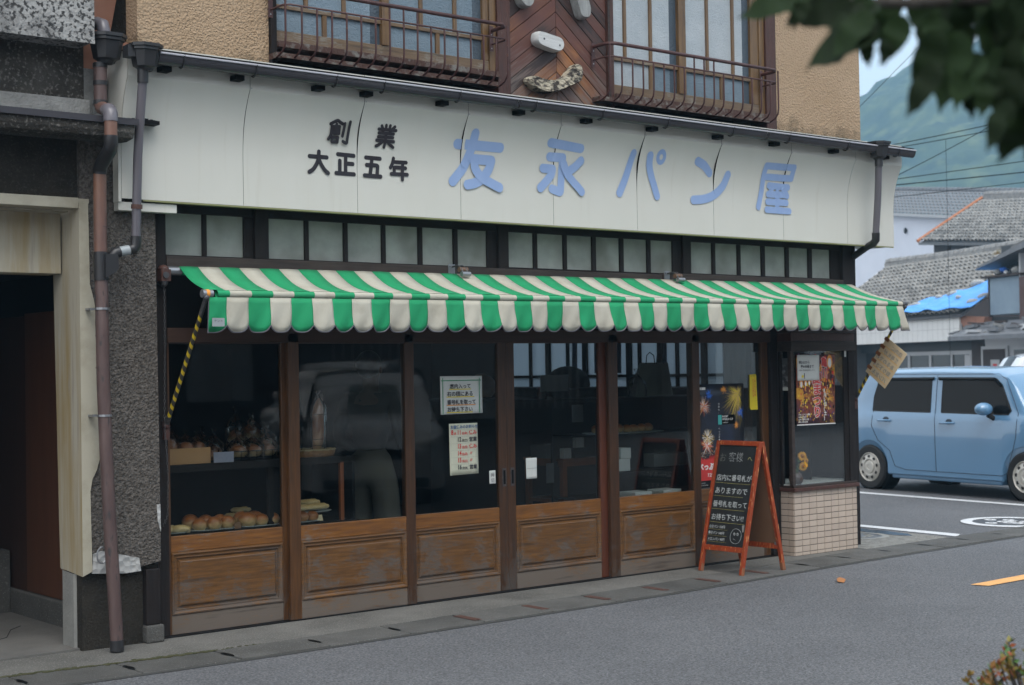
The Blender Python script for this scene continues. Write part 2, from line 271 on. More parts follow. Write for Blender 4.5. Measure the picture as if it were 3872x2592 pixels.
def breadmat(name, top, side, zc=0.45):
    m = bpy.data.materials.new(name); m.use_nodes = True; n = m.node_tree; L = n.links; b = n.nodes['Principled BSDF']
    tc = n.nodes.new('ShaderNodeTexCoord'); sp = n.nodes.new('ShaderNodeSeparateXYZ'); L.new(tc.outputs['Generated'], sp.inputs[0])
    nz = n.nodes.new('ShaderNodeTexNoise'); nz.inputs['Scale'].default_value = 3; L.new(tc.outputs['Generated'], nz.inputs[0])
    a = n.nodes.new('ShaderNodeMath'); a.operation = 'MULTIPLY_ADD'; a.inputs[1].default_value = 0.5; L.new(nz.outputs[0], a.inputs[0]); L.new(sp.outputs[2], a.inputs[2])
    r = n.nodes.new('ShaderNodeValToRGB'); e = r.color_ramp.elements; e[0].position = zc; e[0].color = (*side, 1); e[1].position = zc + 0.45; e[1].color = (*top, 1)
    L.new(a.outputs[0], r.inputs[0]); L.new(r.outputs[0], b.inputs['Base Color']); b.inputs['Roughness'].default_value = 0.38; MATS[name] = m
breadmat('bread golden', (0.34, 0.11, 0.03), (0.60, 0.42, 0.20))
breadmat('bread pale', (0.62, 0.42, 0.18), (0.72, 0.58, 0.34))
breadmat('bread loaf', (0.30, 0.10, 0.03), (0.60, 0.36, 0.16), 0.2)
breadmat('bread brown', (0.26, 0.085, 0.025), (0.50, 0.25, 0.10))
pm('tile cream', (0.50, 0.415, 0.345), 0.22, (0.46, 0.375, 0.305), 2.5, (0.35, 0.65), spec=0.5, rnd=0.07)
pm('grout', (0.075, 0.072, 0.068), 0.9)
pm('green frame', (0.20, 0.30, 0.27), 0.5)
pm('petal', (0.95, 0.50, 0.01), 0.7); pm('flower heart', (0.50, 0.20, 0.01), 0.8); pm('leaf small', (0.05, 0.12, 0.025), 0.6)
pm('vase', (0.13, 0.085, 0.07), 0.45, (0.09, 0.065, 0.06), 8, (0.3, 0.7))
pm('photo dark', (0.06, 0.06, 0.065), 0.4, (0.25, 0.25, 0.26), 30, (0.5, 0.6))
pm('driftwood white', (0.60, 0.61, 0.60), 0.7, (0.46, 0.47, 0.46), 4, (0.4, 0.7), stretch=(1, 6, 10), bump=[(20, 0.3, 'n')])
pm('driftwood grey', (0.34, 0.35, 0.34), 0.8, (0.16, 0.165, 0.16), 3, (0.4, 0.7), stretch=(9, 6, 1.3), bump=[(20, 0.5, 'n')])
pm('driftwood burl', (0.46, 0.41, 0.31), 0.9, (0.055, 0.045, 0.038), 17, (0.45, 0.56), stretch=(1, 1, 1.7), bump=[(20, 1.0, 'n'), (42, 0.8, 'v')])
def plankmat(name, cols):
    m = bpy.data.materials.new(name); m.use_nodes = True; n = m.node_tree; L = n.links; b = n.nodes['Principled BSDF']
    tc = n.nodes.new('ShaderNodeTexCoord'); oi = n.nodes.new('ShaderNodeObjectInfo')
    r = n.nodes.new('ShaderNodeValToRGB'); r.color_ramp.interpolation = 'LINEAR'
    for i, c in enumerate(cols):
        e = r.color_ramp.elements[i] if i < 2 else r.color_ramp.elements.new(0.5)
    for i, (e, c) in enumerate(zip(r.color_ramp.elements, cols)):
        e.position = i / (len(cols) - 1); e.color = (*c, 1)
    uv = n.nodes.new('ShaderNodeUVMap')
    mp = n.nodes.new('ShaderNodeMapping'); mp.inputs['Scale'].default_value = (2.0, 26, 1); L.new(uv.outputs[0], mp.inputs[0])
    ad = n.nodes.new('ShaderNodeVectorMath'); ad.operation = 'ADD'; L.new(mp.outputs[0], ad.inputs[0])
    mulr = n.nodes.new('ShaderNodeMath'); mulr.operation = 'MULTIPLY'; mulr.inputs[1].default_value = 37.0; L.new(oi.outputs['Random'], mulr.inputs[0]); L.new(mulr.outputs[0], ad.inputs[1])
    g = n.nodes.new('ShaderNodeTexNoise'); g.inputs['Scale'].default_value = 2.4; g.inputs['Detail'].default_value = 9; g.inputs['Distortion'].default_value = 0.6; L.new(ad.outputs[0], g.inputs[0])
    big = n.nodes.new('ShaderNodeTexNoise'); big.inputs['Scale'].default_value = 3.6; big.inputs['Detail'].default_value = 4; L.new(tc.outputs['Object'], big.inputs[0])
    s1 = n.nodes.new('ShaderNodeMath'); s1.operation = 'MULTIPLY_ADD'; s1.inputs[1].default_value = 0.55; s1.inputs[2].default_value = -0.28; L.new(g.outputs[0], s1.inputs[0])
    s2 = n.nodes.new('ShaderNodeMath'); s2.operation = 'MULTIPLY_ADD'; s2.inputs[1].default_value = 1.1; s2.inputs[2].default_value = -0.55; L.new(big.outputs[0], s2.inputs[0])
    a = n.nodes.new('ShaderNodeMath'); a.operation = 'ADD'; L.new(s1.outputs[0], a.inputs[0]); L.new(s2.outputs[0], a.inputs[1])
    a2 = n.nodes.new('ShaderNodeMath'); a2.operation = 'ADD'; L.new(a.outputs[0], a2.inputs[0]); L.new(oi.outputs['Random'], a2.inputs[1])
    L.new(a2.outputs[0], r.inputs[0])
    # grey weathering near the foot of the panel
    sp = n.nodes.new('ShaderNodeSeparateXYZ'); L.new(tc.outputs['Object'], sp.inputs[0])
    hz = n.nodes.new('ShaderNodeMapRange'); hz.inputs[1].default_value = 3.95; hz.inputs[2].default_value = 3.5; hz.inputs[3].default_value = 0.30; hz.inputs[4].default_value = 0.62; L.new(sp.outputs[2], hz.inputs[0])
    gg = n.nodes.new('ShaderNodeMath'); gg.operation = 'MULTIPLY'; L.new(g.outputs[0], gg.inputs[0]); L.new(hz.outputs[0], gg.inputs[1])
    gm = n.nodes.new('ShaderNodeMapRange'); gm.inputs[1].default_value = 0.20; gm.inputs[2].default_value = 0.36; gm.inputs[4].default_value = 0.85; L.new(gg.outputs[0], gm.inputs[0])
    mx = n.nodes.new('ShaderNodeMixRGB'); L.new(gm.outputs[0], mx.inputs[0]); L.new(r.outputs[0], mx.inputs[1]); mx.inputs[2].default_value = (0.17, 0.135, 0.12, 1)
    L.new(mx.outputs[0], b.inputs['Base Color']); b.inputs['Roughness'].default_value = 0.6
    bp = n.nodes.new('ShaderNodeBump'); bp.inputs['Strength'].default_value = 0.3; bp.inputs['Distance'].default_value = 0.004; L.new(g.outputs[0], bp.inputs['Height']); L.new(bp.outputs[0], b.inputs['Normal'])
    MATS[name] = m
plankmat('cedar plank', [(0.035, 0.022, 0.02), (0.10, 0.045, 0.034), (0.115, 0.043, 0.032), (0.15, 0.06, 0.032), (0.33, 0.13, 0.035)])
def tapemat():
    m = bpy.data.materials.new('tape stripes'); m.use_nodes = True; n = m.node_tree; L = n.links; b = n.nodes['Principled BSDF']
    tc = n.nodes.new('ShaderNodeTexCoord'); sp = n.nodes.new('ShaderNodeSeparateXYZ'); L.new(tc.outputs['Object'], sp.inputs[0])
    at = n.nodes.new('ShaderNodeMath'); at.operation = 'ARCTAN2'; L.new(sp.outputs[1], at.inputs[0]); L.new(sp.outputs[0], at.inputs[1])
    d = n.nodes.new('ShaderNodeMath'); d.operation = 'MULTIPLY'; d.inputs[1].default_value = 1 / (2 * math.pi); L.new(at.outputs[0], d.inputs[0])
    z = n.nodes.new('ShaderNodeMath'); z.operation = 'MULTIPLY_ADD'; z.inputs[1].default_value = 16.0; L.new(sp.outputs[2], z.inputs[0]); L.new(d.outputs[0], z.inputs[2])
    f = n.nodes.new('ShaderNodeMath'); f.operation = 'FRACT'; L.new(z.outputs[0], f.inputs[0])
    g = n.nodes.new('ShaderNodeMath'); g.operation = 'GREATER_THAN'; g.inputs[1].default_value = 0.58; L.new(f.outputs[0], g.inputs[0])
    mx = n.nodes.new('ShaderNodeMixRGB'); L.new(g.outputs[0], mx.inputs[0]); mx.inputs[1].default_value = (0.035, 0.033, 0.030, 1); mx.inputs[2].default_value = (0.62, 0.44, 0.015, 1)
    L.new(mx.outputs[0], b.inputs['Base Color']); b.inputs['Roughness'].default_value = 0.5; MATS['tape stripes'] = m
tapemat()
# cars, far buildings, plants
pm('car blue', (0.125, 0.27, 0.44), 0.28, spec=0.5, coat=1.0)
pm('car white', (0.66, 0.67, 0.68), 0.25, spec=0.5, coat=1.0)
pm('car silver', (0.45, 0.47, 0.50), 0.25, spec=0.5, coat=1.0, metal=0.3)
pm('car glass', (0.006, 0.007, 0.008), 0.05, spec=0.14)
pm('car glass clear', (0.16, 0.19, 0.18), 0.03, spec=0.8)
pm('rubber', (0.012, 0.012, 0.012), 0.75)
pm('hub cap', (0.52, 0.50, 0.45), 0.4, metal=0.2)
pm('chrome', (0.6, 0.6, 0.62), 0.12, metal=1.0)
pm('lamp red', (0.35, 0.01, 0.01), 0.15); pm('lamp clear', (0.7, 0.72, 0.72), 0.1)
pm('seam', (0.02, 0.035, 0.055), 0.6)
pm('roof tile', (0.085, 0.085, 0.083), 0.6, (0.23, 0.225, 0.21), 3.2, (0.3, 0.68), col3=(0.30, 0.24, 0.19), v3=(6, 0.66, 0.74), rnd=0.45)
pm('roof tile dark', (0.10, 0.105, 0.115), 0.5, (0.155, 0.16, 0.17), 5, (0.3, 0.7))
pm('roof tile ridge', (0.15, 0.15, 0.15), 0.6, (0.30, 0.29, 0.27), 6, (0.3, 0.7))
pm('fascia white', (0.66, 0.66, 0.64), 0.7, (0.55, 0.54, 0.51), 1.5, (0.5, 0.8))
pm('wall white', (0.68, 0.71, 0.78), 0.8, (0.62, 0.65, 0.72), 1, (0.3, 0.7))
pm('rust sheet', (0.23, 0.105, 0.065), 0.8, (0.32, 0.16, 0.11), 4, (0.3, 0.7))
pm('far timber', (0.032, 0.022, 0.019), 0.8, (0.05, 0.034, 0.03), 4, (0.3, 0.7), stretch=(6, 6, 1))
pm('far dark', (0.022, 0.024, 0.026), 0.5)
pm('far window', (0.05, 0.05, 0.047), 0.15)
pm('far frame', (0.42, 0.43, 0.44), 0.5)
pm('tarp blue', (0.06, 0.30, 0.80), 0.45, (0.10, 0.38, 0.88), 2.5, (0.35, 0.7), bump=[(5, 1.0, 'n')])
pm('sandbag', (0.45, 0.45, 0.43), 0.85, (0.34, 0.34, 0.33), 6, (0.3, 0.7), bump=[(14, 0.6, 'n')])
pm('copper verge', (0.42, 0.15, 0.05), 0.6, (0.34, 0.11, 0.04), 3, (0.3, 0.7))
pm('sheet grey', (0.20, 0.27, 0.33), 0.5, (0.16, 0.22, 0.28), 2, (0.3, 0.7))
pm('leaf dark', (0.006, 0.015, 0.004), 0.7, (0.010, 0.024, 0.006), 6, (0.3, 0.7), rnd=0.4, spec=0.15)
pm('bark', (0.03, 0.027, 0.022), 0.9, (0.05, 0.045, 0.038), 12, (0.3, 0.7), stretch=(4, 4, 1), bump=[(20, 0.8, 'n')])
pm('leaf yellow', (0.20, 0.20, 0.03), 0.6, (0.30, 0.14, 0.03), 9, (0.35, 0.65), rnd=0.35)
pm('leaf red', (0.34, 0.09, 0.03), 0.6, rnd=0.3)
pm('leaf dry', (0.36, 0.15, 0.05), 0.8)
pm('siding grey', (0.13, 0.135, 0.14), 0.7, (0.10, 0.105, 0.11), 2, (0.3, 0.7))
pm('siding pale', (0.42, 0.43, 0.44), 0.7)
def hillmat():
    m = pm('forest', (0.010, 0.026, 0.012), 0.95, (0.060, 0.088, 0.030), 0.065, (0.38, 0.62), col3=(0.11, 0.135, 0.05), v3=(0.13, 0.54, 0.70), det=12)
hillmat()

# ------------------------------------------------------------------ mesh helpers
class MB:
    def __init__(s): s.v = []; s.f = []; s.m = []; s.uv = None; s.mats = []
    def mi(s, mat):
        if mat is None: return 0
        if mat not in s.mats: s.mats.append(mat)
        return s.mats.index(mat)
    def add(s, verts, faces, mat=None):
        b = len(s.v); s.v += [tuple(p) for p in verts]; k = s.mi(mat)
        for f in faces: s.f.append(tuple(b + i for i in f)); s.m.append(k)
        return s
    def box(s, x0, x1, y0, y1, z0, z1, mat=None):
        return s.add([(x0, y0, z0), (x1, y0, z0), (x1, y1, z0), (x0, y1, z0), (x0, y0, z1), (x1, y0, z1), (x1, y1, z1), (x0, y1, z1)],
                     [(0, 3, 2, 1), (4, 5, 6, 7), (0, 1, 5, 4), (1, 2, 6, 5), (2, 3, 7, 6), (3, 0, 4, 7)], mat)
    def beam(s, p0, p1, w, h, mat=None, upv=(0, 0, 1)):
        p0 = Vector(p0); p1 = Vector(p1); d = (p1 - p0).normalized(); a = d.cross(Vector(upv)).normalized(); b = a.cross(d)
        vs = [p + a * sx * w / 2 + b * sz * h / 2 for p in (p0, p1) for sx, sz in ((-1, -1), (1, -1), (1, 1), (-1, 1))]
        return s.add(vs, [(3, 2, 1, 0), (4, 5, 6, 7), (0, 1, 5, 4), (1, 2, 6, 5), (2, 3, 7, 6), (3, 0, 4, 7)], mat)
    def tube(s, path, r, n=10, mat=None, cap=True):
        P = [Vector(p) for p in path]; rs = r if isinstance(r, (list, tuple)) else [r] * len(P)
        rings = []; prev = None
        for i, p in enumerate(P):
            t = (P[min(i + 1, len(P) - 1)] - P[max(i - 1, 0)]).normalized()
            if prev is None: a = t.orthogonal().normalized()
            else: a = (prev - t * prev.dot(t)).normalized()
            prev = a; b = t.cross(a)
            rings.append([p + (a * math.cos(2 * math.pi * k / n) + b * math.sin(2 * math.pi * k / n)) * rs[i] for k in range(n)])
        vs = [v for rg in rings for v in rg]; fs = []
        for i in range(len(P) - 1):
            for k in range(n): fs.append((i * n + k, i * n + (k + 1) % n, (i + 1) * n + (k + 1) % n, (i + 1) * n + k))
        if cap: fs.append(tuple(range(n - 1, -1, -1))); fs.append(tuple((len(P) - 1) * n + k for k in range(n)))
        return s.add(vs, fs, mat)
    def grid(s, fn, nu, nv, mat=None, matfn=None):
        vs = [fn(i / nu, j / nv) for i in range(nu + 1) for j in range(nv + 1)]
        b = len(s.v); s.v += [tuple(p) for p in vs]
        for i in range(nu):
            for j in range(nv):
                a = b + i * (nv + 1) + j
                s.f.append((a, a + nv + 1, a + nv + 2, a + 1)); s.m.append(s.mi(matfn(i, j) if matfn else mat))
        return s
    def prism(s, poly, o, ax, ay, d, mat=None):
        """poly 2-D outline, placed at o with axes ax, ay, extruded by vector d"""
        o = Vector(o); ax = Vector(ax); ay = Vector(ay); d = Vector(d); n = len(poly)
        a = [o + ax * p[0] + ay * p[1] for p in poly]; b = [p + d for p in a]
        fs = [tuple(range(n)), tuple(range(2 * n - 1, n - 1, -1))] + [(i, n + i, n + (i + 1) % n, (i + 1) % n) for i in range(n)]
        return s.add(a + b, fs, mat)
    def ball(s, c, r, nu=12, nv=8, mat=None, fn=None):
        c = Vector(c); r = Vector(r) if not isinstance(r, (int, float)) else Vector((r, r, r)); vs = [c + Vector((0, 0, r.z))]
        for j in range(1, nv):
            for i in range(nu):
                th = math.pi * j / nv; ph = 2 * math.pi * i / nu
                vs.append(c + Vector((math.sin(th) * math.cos(ph) * r.x, math.sin(th) * math.sin(ph) * r.y, math.cos(th) * r.z)))
        vs.append(c - Vector((0, 0, r.z)))
        if fn: vs = [fn(v) for v in vs]
        fs = [(0, 1 + i, 1 + (i + 1) % nu) for i in range(nu)]
        for j in range(nv - 2):
            for i in range(nu): a = 1 + j * nu; fs.append((a + i, a + nu + i, a + nu + (i + 1) % nu, a + (i + 1) % nu))
        l = len(vs) - 1; a = 1 + (nv - 2) * nu; fs += [(l, a + (i + 1) % nu, a + i) for i in range(nu)]
        return s.add(vs, fs, mat)
    def lathe(s, c, prof, n=20, mat=None, axis='z'):
        vs = []
        for (r, z) in prof:
            for k in range(n):
                x, y = r * math.cos(2 * math.pi * k / n), r * math.sin(2 * math.pi * k / n)
                p = (x, y, z) if axis == 'z' else ((x, z, y) if axis == 'y' else (z, x, y))
                vs.append((c[0] + p[0], c[1] + p[1], c[2] + p[2]))
        fs = [(i * n + k, i * n + (k + 1) % n, (i + 1) * n + (k + 1) % n, (i + 1) * n + k) for i in range(len(prof) - 1) for k in range(n)]
        return s.add(vs, fs, mat)
    def build(s, name, mat=None, parent=None, smooth=False, bevel=0, loc=None, rot=None, solid=0, seg=2):
        me = bpy.data.meshes.new(name); me.from_pydata([tuple(v) for v in s.v], [], s.f)
        if s.mats:
            for mm in s.mats: me.materials.append(MATS[mm])
            me.polygons.foreach_set('material_index', s.m)
        elif mat: me.materials.append(MATS[mat])
        if smooth:
            bm = bmesh.new(); bm.from_mesh(me); bmesh.ops.recalc_face_normals(bm, faces=bm.faces)
            for f in bm.faces: f.smooth = True
            for e in bm.edges:
                if len(e.link_faces) == 2 and e.calc_face_angle(0) > R(smooth if smooth is not True else 45): e.smooth = False
            bm.to_mesh(me); bm.free()
        me.update()
        o = bpy.data.objects.new(name, me); COL.objects.link(o)
        if parent: o.parent = parent
        if loc: o.location = loc
        if rot: o.rotation_euler = rot
        if bevel:
            md = o.modifiers.new('b', 'BEVEL'); md.width = bevel; md.segments = seg; md.limit_method = 'ANGLE'; md.angle_limit = R(40)
        if solid:
            md = o.modifiers.new('s', 'SOLIDIFY'); md.thickness = solid; md.offset = 0
        return o
def tag(o, label=None, cat=None, group=None, kind=None):
    if label: o['label'] = label
    if cat: o['category'] = cat
    if group: o['group'] = group
    if kind: o['kind'] = kind
    return o
def empty(name, loc=(0, 0, 0), label=None, cat=None, group=None, rot=None, parent=None):
    """an Empty; its children are given in coordinates relative to it"""
    o = bpy.data.objects.new(name, None); COL.objects.link(o); o.location = loc; o.empty_display_size = 0.1
    if rot: o.rotation_euler = rot
    if parent: o.parent = parent
    return tag(o, label, cat, group)
def B(name, x0, x1, y0, y1, z0, z1, mat, parent=None, bevel=0.0):
    return MB().box(x0, x1, y0, y1, z0, z1).build(name, mat, parent, bevel=bevel)
def copy_tree(o, parent=None):
    c = o.copy(); COL.objects.link(c)
    if parent: c.parent = parent
    for ch in list(o.children): copy_tree(ch, c)
    return c
def rebase(root, pts):
    return pts
def text(body, size, o, ax, ay, mat, name='lettering', parent=None, bold=0.0, align='LEFT', spacing=1.0, sx=1.0):
    c = bpy.data.curves.new(name, 'FONT'); c.body = body; c.size = size; c.resolution_u = 2; c.offset = bold; c.align_x = align; c.space_character = spacing
    t = bpy.data.objects.new(name, c); me = bpy.data.meshes.new_from_object(t)
    bpy.data.objects.remove(t); bpy.data.curves.remove(c)
    ax = Vector(ax).normalized(); ay = Vector(ay).normalized(); nz = ax.cross(ay); o = Vector(o)
    me.transform(Matrix(((ax.x * sx, ay.x, nz.x, o.x), (ax.y * sx, ay.y, nz.y, o.y), (ax.z * sx, ay.z, nz.z, o.z), (0, 0, 0, 1))))
    me.materials.clear(); me.materials.append(MATS[mat]); me.name = name
    ob = bpy.data.objects.new(name, me); COL.objects.link(ob)
    if parent: ob.parent = parent
    return ob
XA, ZA = (1, 0, 0), (0, 0, 1)
def ribbon(mb, pts, r, place, k0=0, n=7):
    """round brush stroke in 2-D, each segment a capsule; place(x, z, lift) gives the 3-D point"""
    for i in range(len(pts) - 1):
        a, b = Vector(pts[i]), Vector(pts[i + 1]); d = b - a
        ang = math.atan2(d.y, d.x); lift = 0.00012 * (k0 + i)
        L = d.length; ns = max(1, int(L / 0.03))
        # capsule: strip with rounded ends, cut across its length so that it can follow a curved sheet
        st = [(-r + r * (1 - math.cos(math.pi / 2 * j / n)), r * math.sin(math.pi / 2 * j / n)) for j in range(0, n + 1)]
        st += [(L * j / ns, r) for j in range(1, ns + 1)]
        st += [(L + r * math.sin(math.pi / 2 * j / n), r * math.cos(math.pi / 2 * j / n)) for j in range(1, n + 1)]
        vs = []
        for (t, w) in st:
            for sgn in (1, -1):
                q = a + Vector((math.cos(ang), math.sin(ang))) * t + Vector((-math.sin(ang), math.cos(ang))) * w * sgn
                vs.append(place(q.x, q.y, lift))
        mb.add(vs, [(2 * j, 2 * j + 1, 2 * j + 3, 2 * j + 2) for j in range(len(st) - 1)])
def smooth_pts(pts):
    if len(pts) < 3: return pts
    out = [pts[0]]
    P = [Vector(p) for p in pts]
    for i in range(len(P) - 1):
        p0 = P[i - 1] if i > 0 else P[i] * 2 - P[i + 1]; p1 = P[i]; p2 = P[i + 1]; p3 = P[i + 2] if i + 2 < len(P) else P[i + 1] * 2 - P[i]
        def ang(a, b, c):
            u, v = (b - a), (c - b)
            return u.angle(v, 0) if u.length > 1e-6 and v.length > 1e-6 else 0
        if ang(p0, p1, p2) > 0.95: p0 = p1 * 2 - p2
        if ang(p1, p2, p3) > 0.95: p3 = p2 * 2 - p1
        for k in range(1, 6):
            t = k / 5; q = 0.5 * ((2 * p1) + (p2 - p0) * t + (2 * p0 - 5 * p1 + 4 * p2 - p3) * t * t + (3 * p1 - p0 - 3 * p2 + p3) * t ** 3)
            out.append((q.x, q.y))
    return out
transmat('lace pane', (0.78, 0.84, 0.90), 0.35, 120)
transmat('curtain grey', (0.22, 0.26, 0.33), 0.5, 20)
pm('plywood', (0.115, 0.045, 0.020), 0.55, (0.085, 0.032, 0.015), 1.5, (0.35, 0.65), stretch=(6, 6, 0.7))
pm('plywood shaded', (0.05, 0.021, 0.012), 0.6, (0.04, 0.017, 0.01), 1.5, (0.35, 0.65), stretch=(6, 6, 0.7))  # darker plywood copy, shade deeper in the passage put into the colour
pm('concrete dark', (0.085, 0.082, 0.076), 0.9, (0.15, 0.145, 0.135), 1.8, (0.3, 0.7), bump=[(60, 0.4, 'n')])
pm('card stripe', (0.72, 0.42, 0.12), 0.6)
pm('print red', (0.55, 0.035, 0.03), 0.5); pm('print white', (0.72, 0.71, 0.68), 0.5); pm('print blue', (0.03, 0.15, 0.60), 0.5); pm('print gold', (0.62, 0.42, 0.12), 0.5)
pm('print teal', (0.05, 0.36, 0.33), 0.5); pm('print purple', (0.14, 0.05, 0.17), 0.5); pm('print dark', (0.015, 0.01, 0.012), 0.5)
pm('poster night', (0.012, 0.013, 0.020), 0.4, (0.02, 0.03, 0.06), 4, (0.45, 0.7)); pm('poster warm', (0.28, 0.06, 0.02), 0.4, (0.05, 0.02, 0.03), 5, (0.35, 0.6), col3=(0.6, 0.30, 0.03), v3=(9, 0.55, 0.62))
# ================================================================== GROUND
def itp(tb, x):
    for (a, b), (c, d) in zip(tb, tb[1:]):
        if x <= c: return b + (d - b) * (x - a) / (c - a)
    return tb[-1][1]
INN = [(-4, -0.33), (-1.5, -0.47), (0, -0.60), (1.1, -0.575), (3.7, -0.46), (6.1, -0.27), (9, -0.21), (16, -0.05), (40, 0.6)]
EDG = [(-4, -0.80), (-1.5, -0.87), (0, -0.92), (0.7, -0.92), (3.3, -0.86), (5.5, -0.71), (8.1, -0.62), (16, -0.40), (40, 0.25)]
g = MB().add([(-900, -900, -0.010), (900, -900, -0.010), (900, 900, -0.010), (-900, 900, -0.010)], [(0, 1, 2, 3)])
tag(g.build('road', 'asphalt'), kind='structure')
g = MB(); xs = [-4 + 0.25 * i for i in range(43)]
for a, b in zip(xs, xs[1:]):
    if b > 6.4: continue
    ya, yb = itp(INN, a), itp(INN, b)
    g.add([(a, ya, -0.05), (b, yb, -0.05), (b, 0.6, -0.05), (a, 0.6, -0.05), (a, ya, 0.0), (b, yb, 0.0), (b, 0.6, 0.0), (a, 0.6, 0.0)], [(4, 5, 6, 7), (0, 1, 5, 4)])
tag(g.build('pavement', 'concrete'), kind='structure')
# drain channel with lift-out covers
drain = empty('drain'); tag(drain, kind='structure')
js = [-3.97 + 0.5675 * i for i in range(29)]
random.seed(3)
for i, (a, b) in enumerate(zip(js, js[1:])):
    a += 0.004; b -= 0.004; h = 0.001 + random.uniform(-0.0015, 0.0025)
    pa, pb, qa, qb = itp(INN, a) - 0.008, itp(INN, b) - 0.008, itp(EDG, a), itp(EDG, b)
    m = MB(); yc = (pa + qa) / 2
    # hand hole notch cut into the joint side
    m.add([(a, qa, -0.08), (b, qb, -0.08), (b, pb, -0.08), (a, pa, -0.08), (a, qa, h), (b, qb, h), (b, pb, h), (a, pa, h)],
          [(4, 5, 6, 7), (0, 1, 5, 4), (1, 2, 6, 5), (2, 3, 7, 6), (3, 0, 4, 7)])
    m.build('drain_cover', 'drain concrete', drain, bevel=0.004)
for i, a in enumerate(js[:-1]):
    yc = (itp(INN, a) + itp(EDG, a)) / 2
    if 1.3 < a < 4.6:
        mb = MB()
        for k in range(4): mb.box(a - 0.026 + k * 0.014, a - 0.016 + k * 0.014, yc - 0.105, yc + 0.105, 0.0028, 0.0065)
        mb.box(a - 0.03, a + 0.03, yc - 0.11, yc + 0.11, 0.0026, 0.0045)
        mb.build('grate', 'rust plate', drain)
    else:
        mb = MB(); pts = [(0.035 * math.cos(t * 0.52) * random.uniform(0.6, 1.1), 0.075 * math.sin(t * 0.52) * random.uniform(0.8, 1.05)) for t in range(12)]
        mb.add([(a + p[0] * 0.55, yc + p[1], 0.0050) for p in pts], [tuple(range(12))]).build('hand_hole', 'black', drain)
# thin mortar lip between drain and road
g = MB()
for a, b in zip(js, js[1:]):
    g.add([(a, itp(EDG, a) - 0.035, -0.007), (b, itp(EDG, b) - 0.035, -0.007), (b, itp(EDG, b) - 0.004, -0.004), (a, itp(EDG, a) - 0.004, -0.004)], [(0, 1, 2, 3)])
tag(g.build('kerb_lip', 'stain'), kind='structure')
mo = MB(); random.seed(5)
for i in range(260):
    x = random.uniform(-1.6, 0.3); y = itp(INN, x) + random.gauss(0.0, 0.012); r = random.uniform(0.006, 0.018) * (1 if x < 0 else .5)
    mo.ball((x, y, 0.002), (r * 1.5, r, r * 0.25), 6, 3)
tag(mo.build('moss', 'moss', smooth=True), kind='stuff')
def sheet(name, pts, z, mat, **k):
    return MB().add([(p[0], p[1], z) for p in pts], [tuple(range(len(pts)))]).build(name, mat, **k)
# markings
tag(sheet('centre_line', [(5.13, -2.045), (5.17, -2.168), (5.62, -2.165), (12.5, -2.02), (12.5, -1.90), (5.84, -2.026)], -0.005, 'orange paint'), kind='structure')
for nm, pts in (('road_marking', [(7.74, 1.2), (7.80, -0.15), (7.66, -0.24), (7.60, -0.20), (7.62, 1.2), (7.2, 14), (7.32, 14)]),
                ('road_marking', [(10.78, 3.5), (10.56, 0.95), (10.2, -1.4), (10.32, -1.42), (10.70, 0.95), (10.93, 3.5), (11.2, 14), (11.05, 14)]),
                ('road_marking', [(13.25, 4.6), (13.15, 2.9), (13.0, 0.5), (13.14, 0.5), (13.29, 2.9), (13.40, 4.6), (13.9, 16), (13.75, 16)])):
    if len(pts) == 7: pts = [(7.60, -0.24), (7.78, -0.15), (7.86, 1.1), (7.2, 14), (7.08, 14), (7.72, 1.1), (7.62, -0.1)]
    tag(sheet(nm, pts, -0.005, 'white paint'), kind='structure')
ap = MB(); ap.add([(6.30, itp(INN, 6.3) + 0.0, -0.004), (7.5, itp(INN, 7.5) + 0.01, -0.004), (7.56, 0.25, -0.004), (7.45, 0.6, -0.004), (7.0, 2.5, -0.004), (6.30, 4.0, -0.004)], [(0, 1, 2, 3, 4, 5)])
tag(ap.build('pavement_apron', 'rough apron'), kind='structure')
random.seed(9)
pts = []
for t in range(26):
    u = 2 * math.pi * t / 26; pts.append((7.42 + 0.13 * math.cos(u) * random.uniform(0.7, 1.15) + 0.05 * math.sin(u), 0.48 + 0.42 * math.sin(u) * random.uniform(0.85, 1.1)))
tag(sheet('damp_patch', pts, -0.001, 'dark damp'), kind='stuff')
def manhole(x, y, r, lab, ring='white paint'):
    t = empty('manhole_cover', (x, y, -0.006), lab, 'manhole cover')
    MB().lathe((0, 0, 0), [(0.0, 0.003), (r, 0.003), (r, -0.01)], 28).build('lid', 'dark steel', t)
    MB().lathe((0, 0, 0), [(r * 0.86, 0.006), (r * 1.12, 0.006), (r * 1.12, 0.0)], 32).build('rim', ring, t)
    m = MB(); random.seed(int(x * 10))
    for k in range(9):
        a = k * 0.7; rr = r * random.uniform(0.1, 0.62)
        m.lathe((rr * math.cos(a), rr * math.sin(a), 0), [(r * 0.05, 0.006), (r * 0.14, 0.006), (r * 0.14, 0.0)], 10)
    m.build('relief', ring, t)
manhole(8.98, 0.10, 0.42, 'round manhole cover with white painted rim in the side street')
manhole(7.02, 0.42, 0.26, 'small pale manhole cover on the concrete apron beside the tiled corner', 'pale concrete')
lf = MB(); lf.add([(4.60, -1.36, -0.006), (4.66, -1.33, 0.006), (4.72, -1.27, 0.002), (4.69, -1.25, 0.014), (4.62, -1.28, 0.012), (4.58, -1.32, 0.0)], [(0, 1, 4, 5), (1, 2, 3, 4)])
tag(lf.build('fallen_leaf', 'leaf dry', solid=0.002), 'dry orange fallen leaf lying on the asphalt road', 'leaf')

# ================================================================== BAKERY BUILDING
bak = empty('bakery_building', (0, 0, 0), 'two storey bakery with ochre stucco upper floor and old wooden shopfront', 'building')
def A(w, z):  # helper for awning skew
    return z + 0.0055 * w
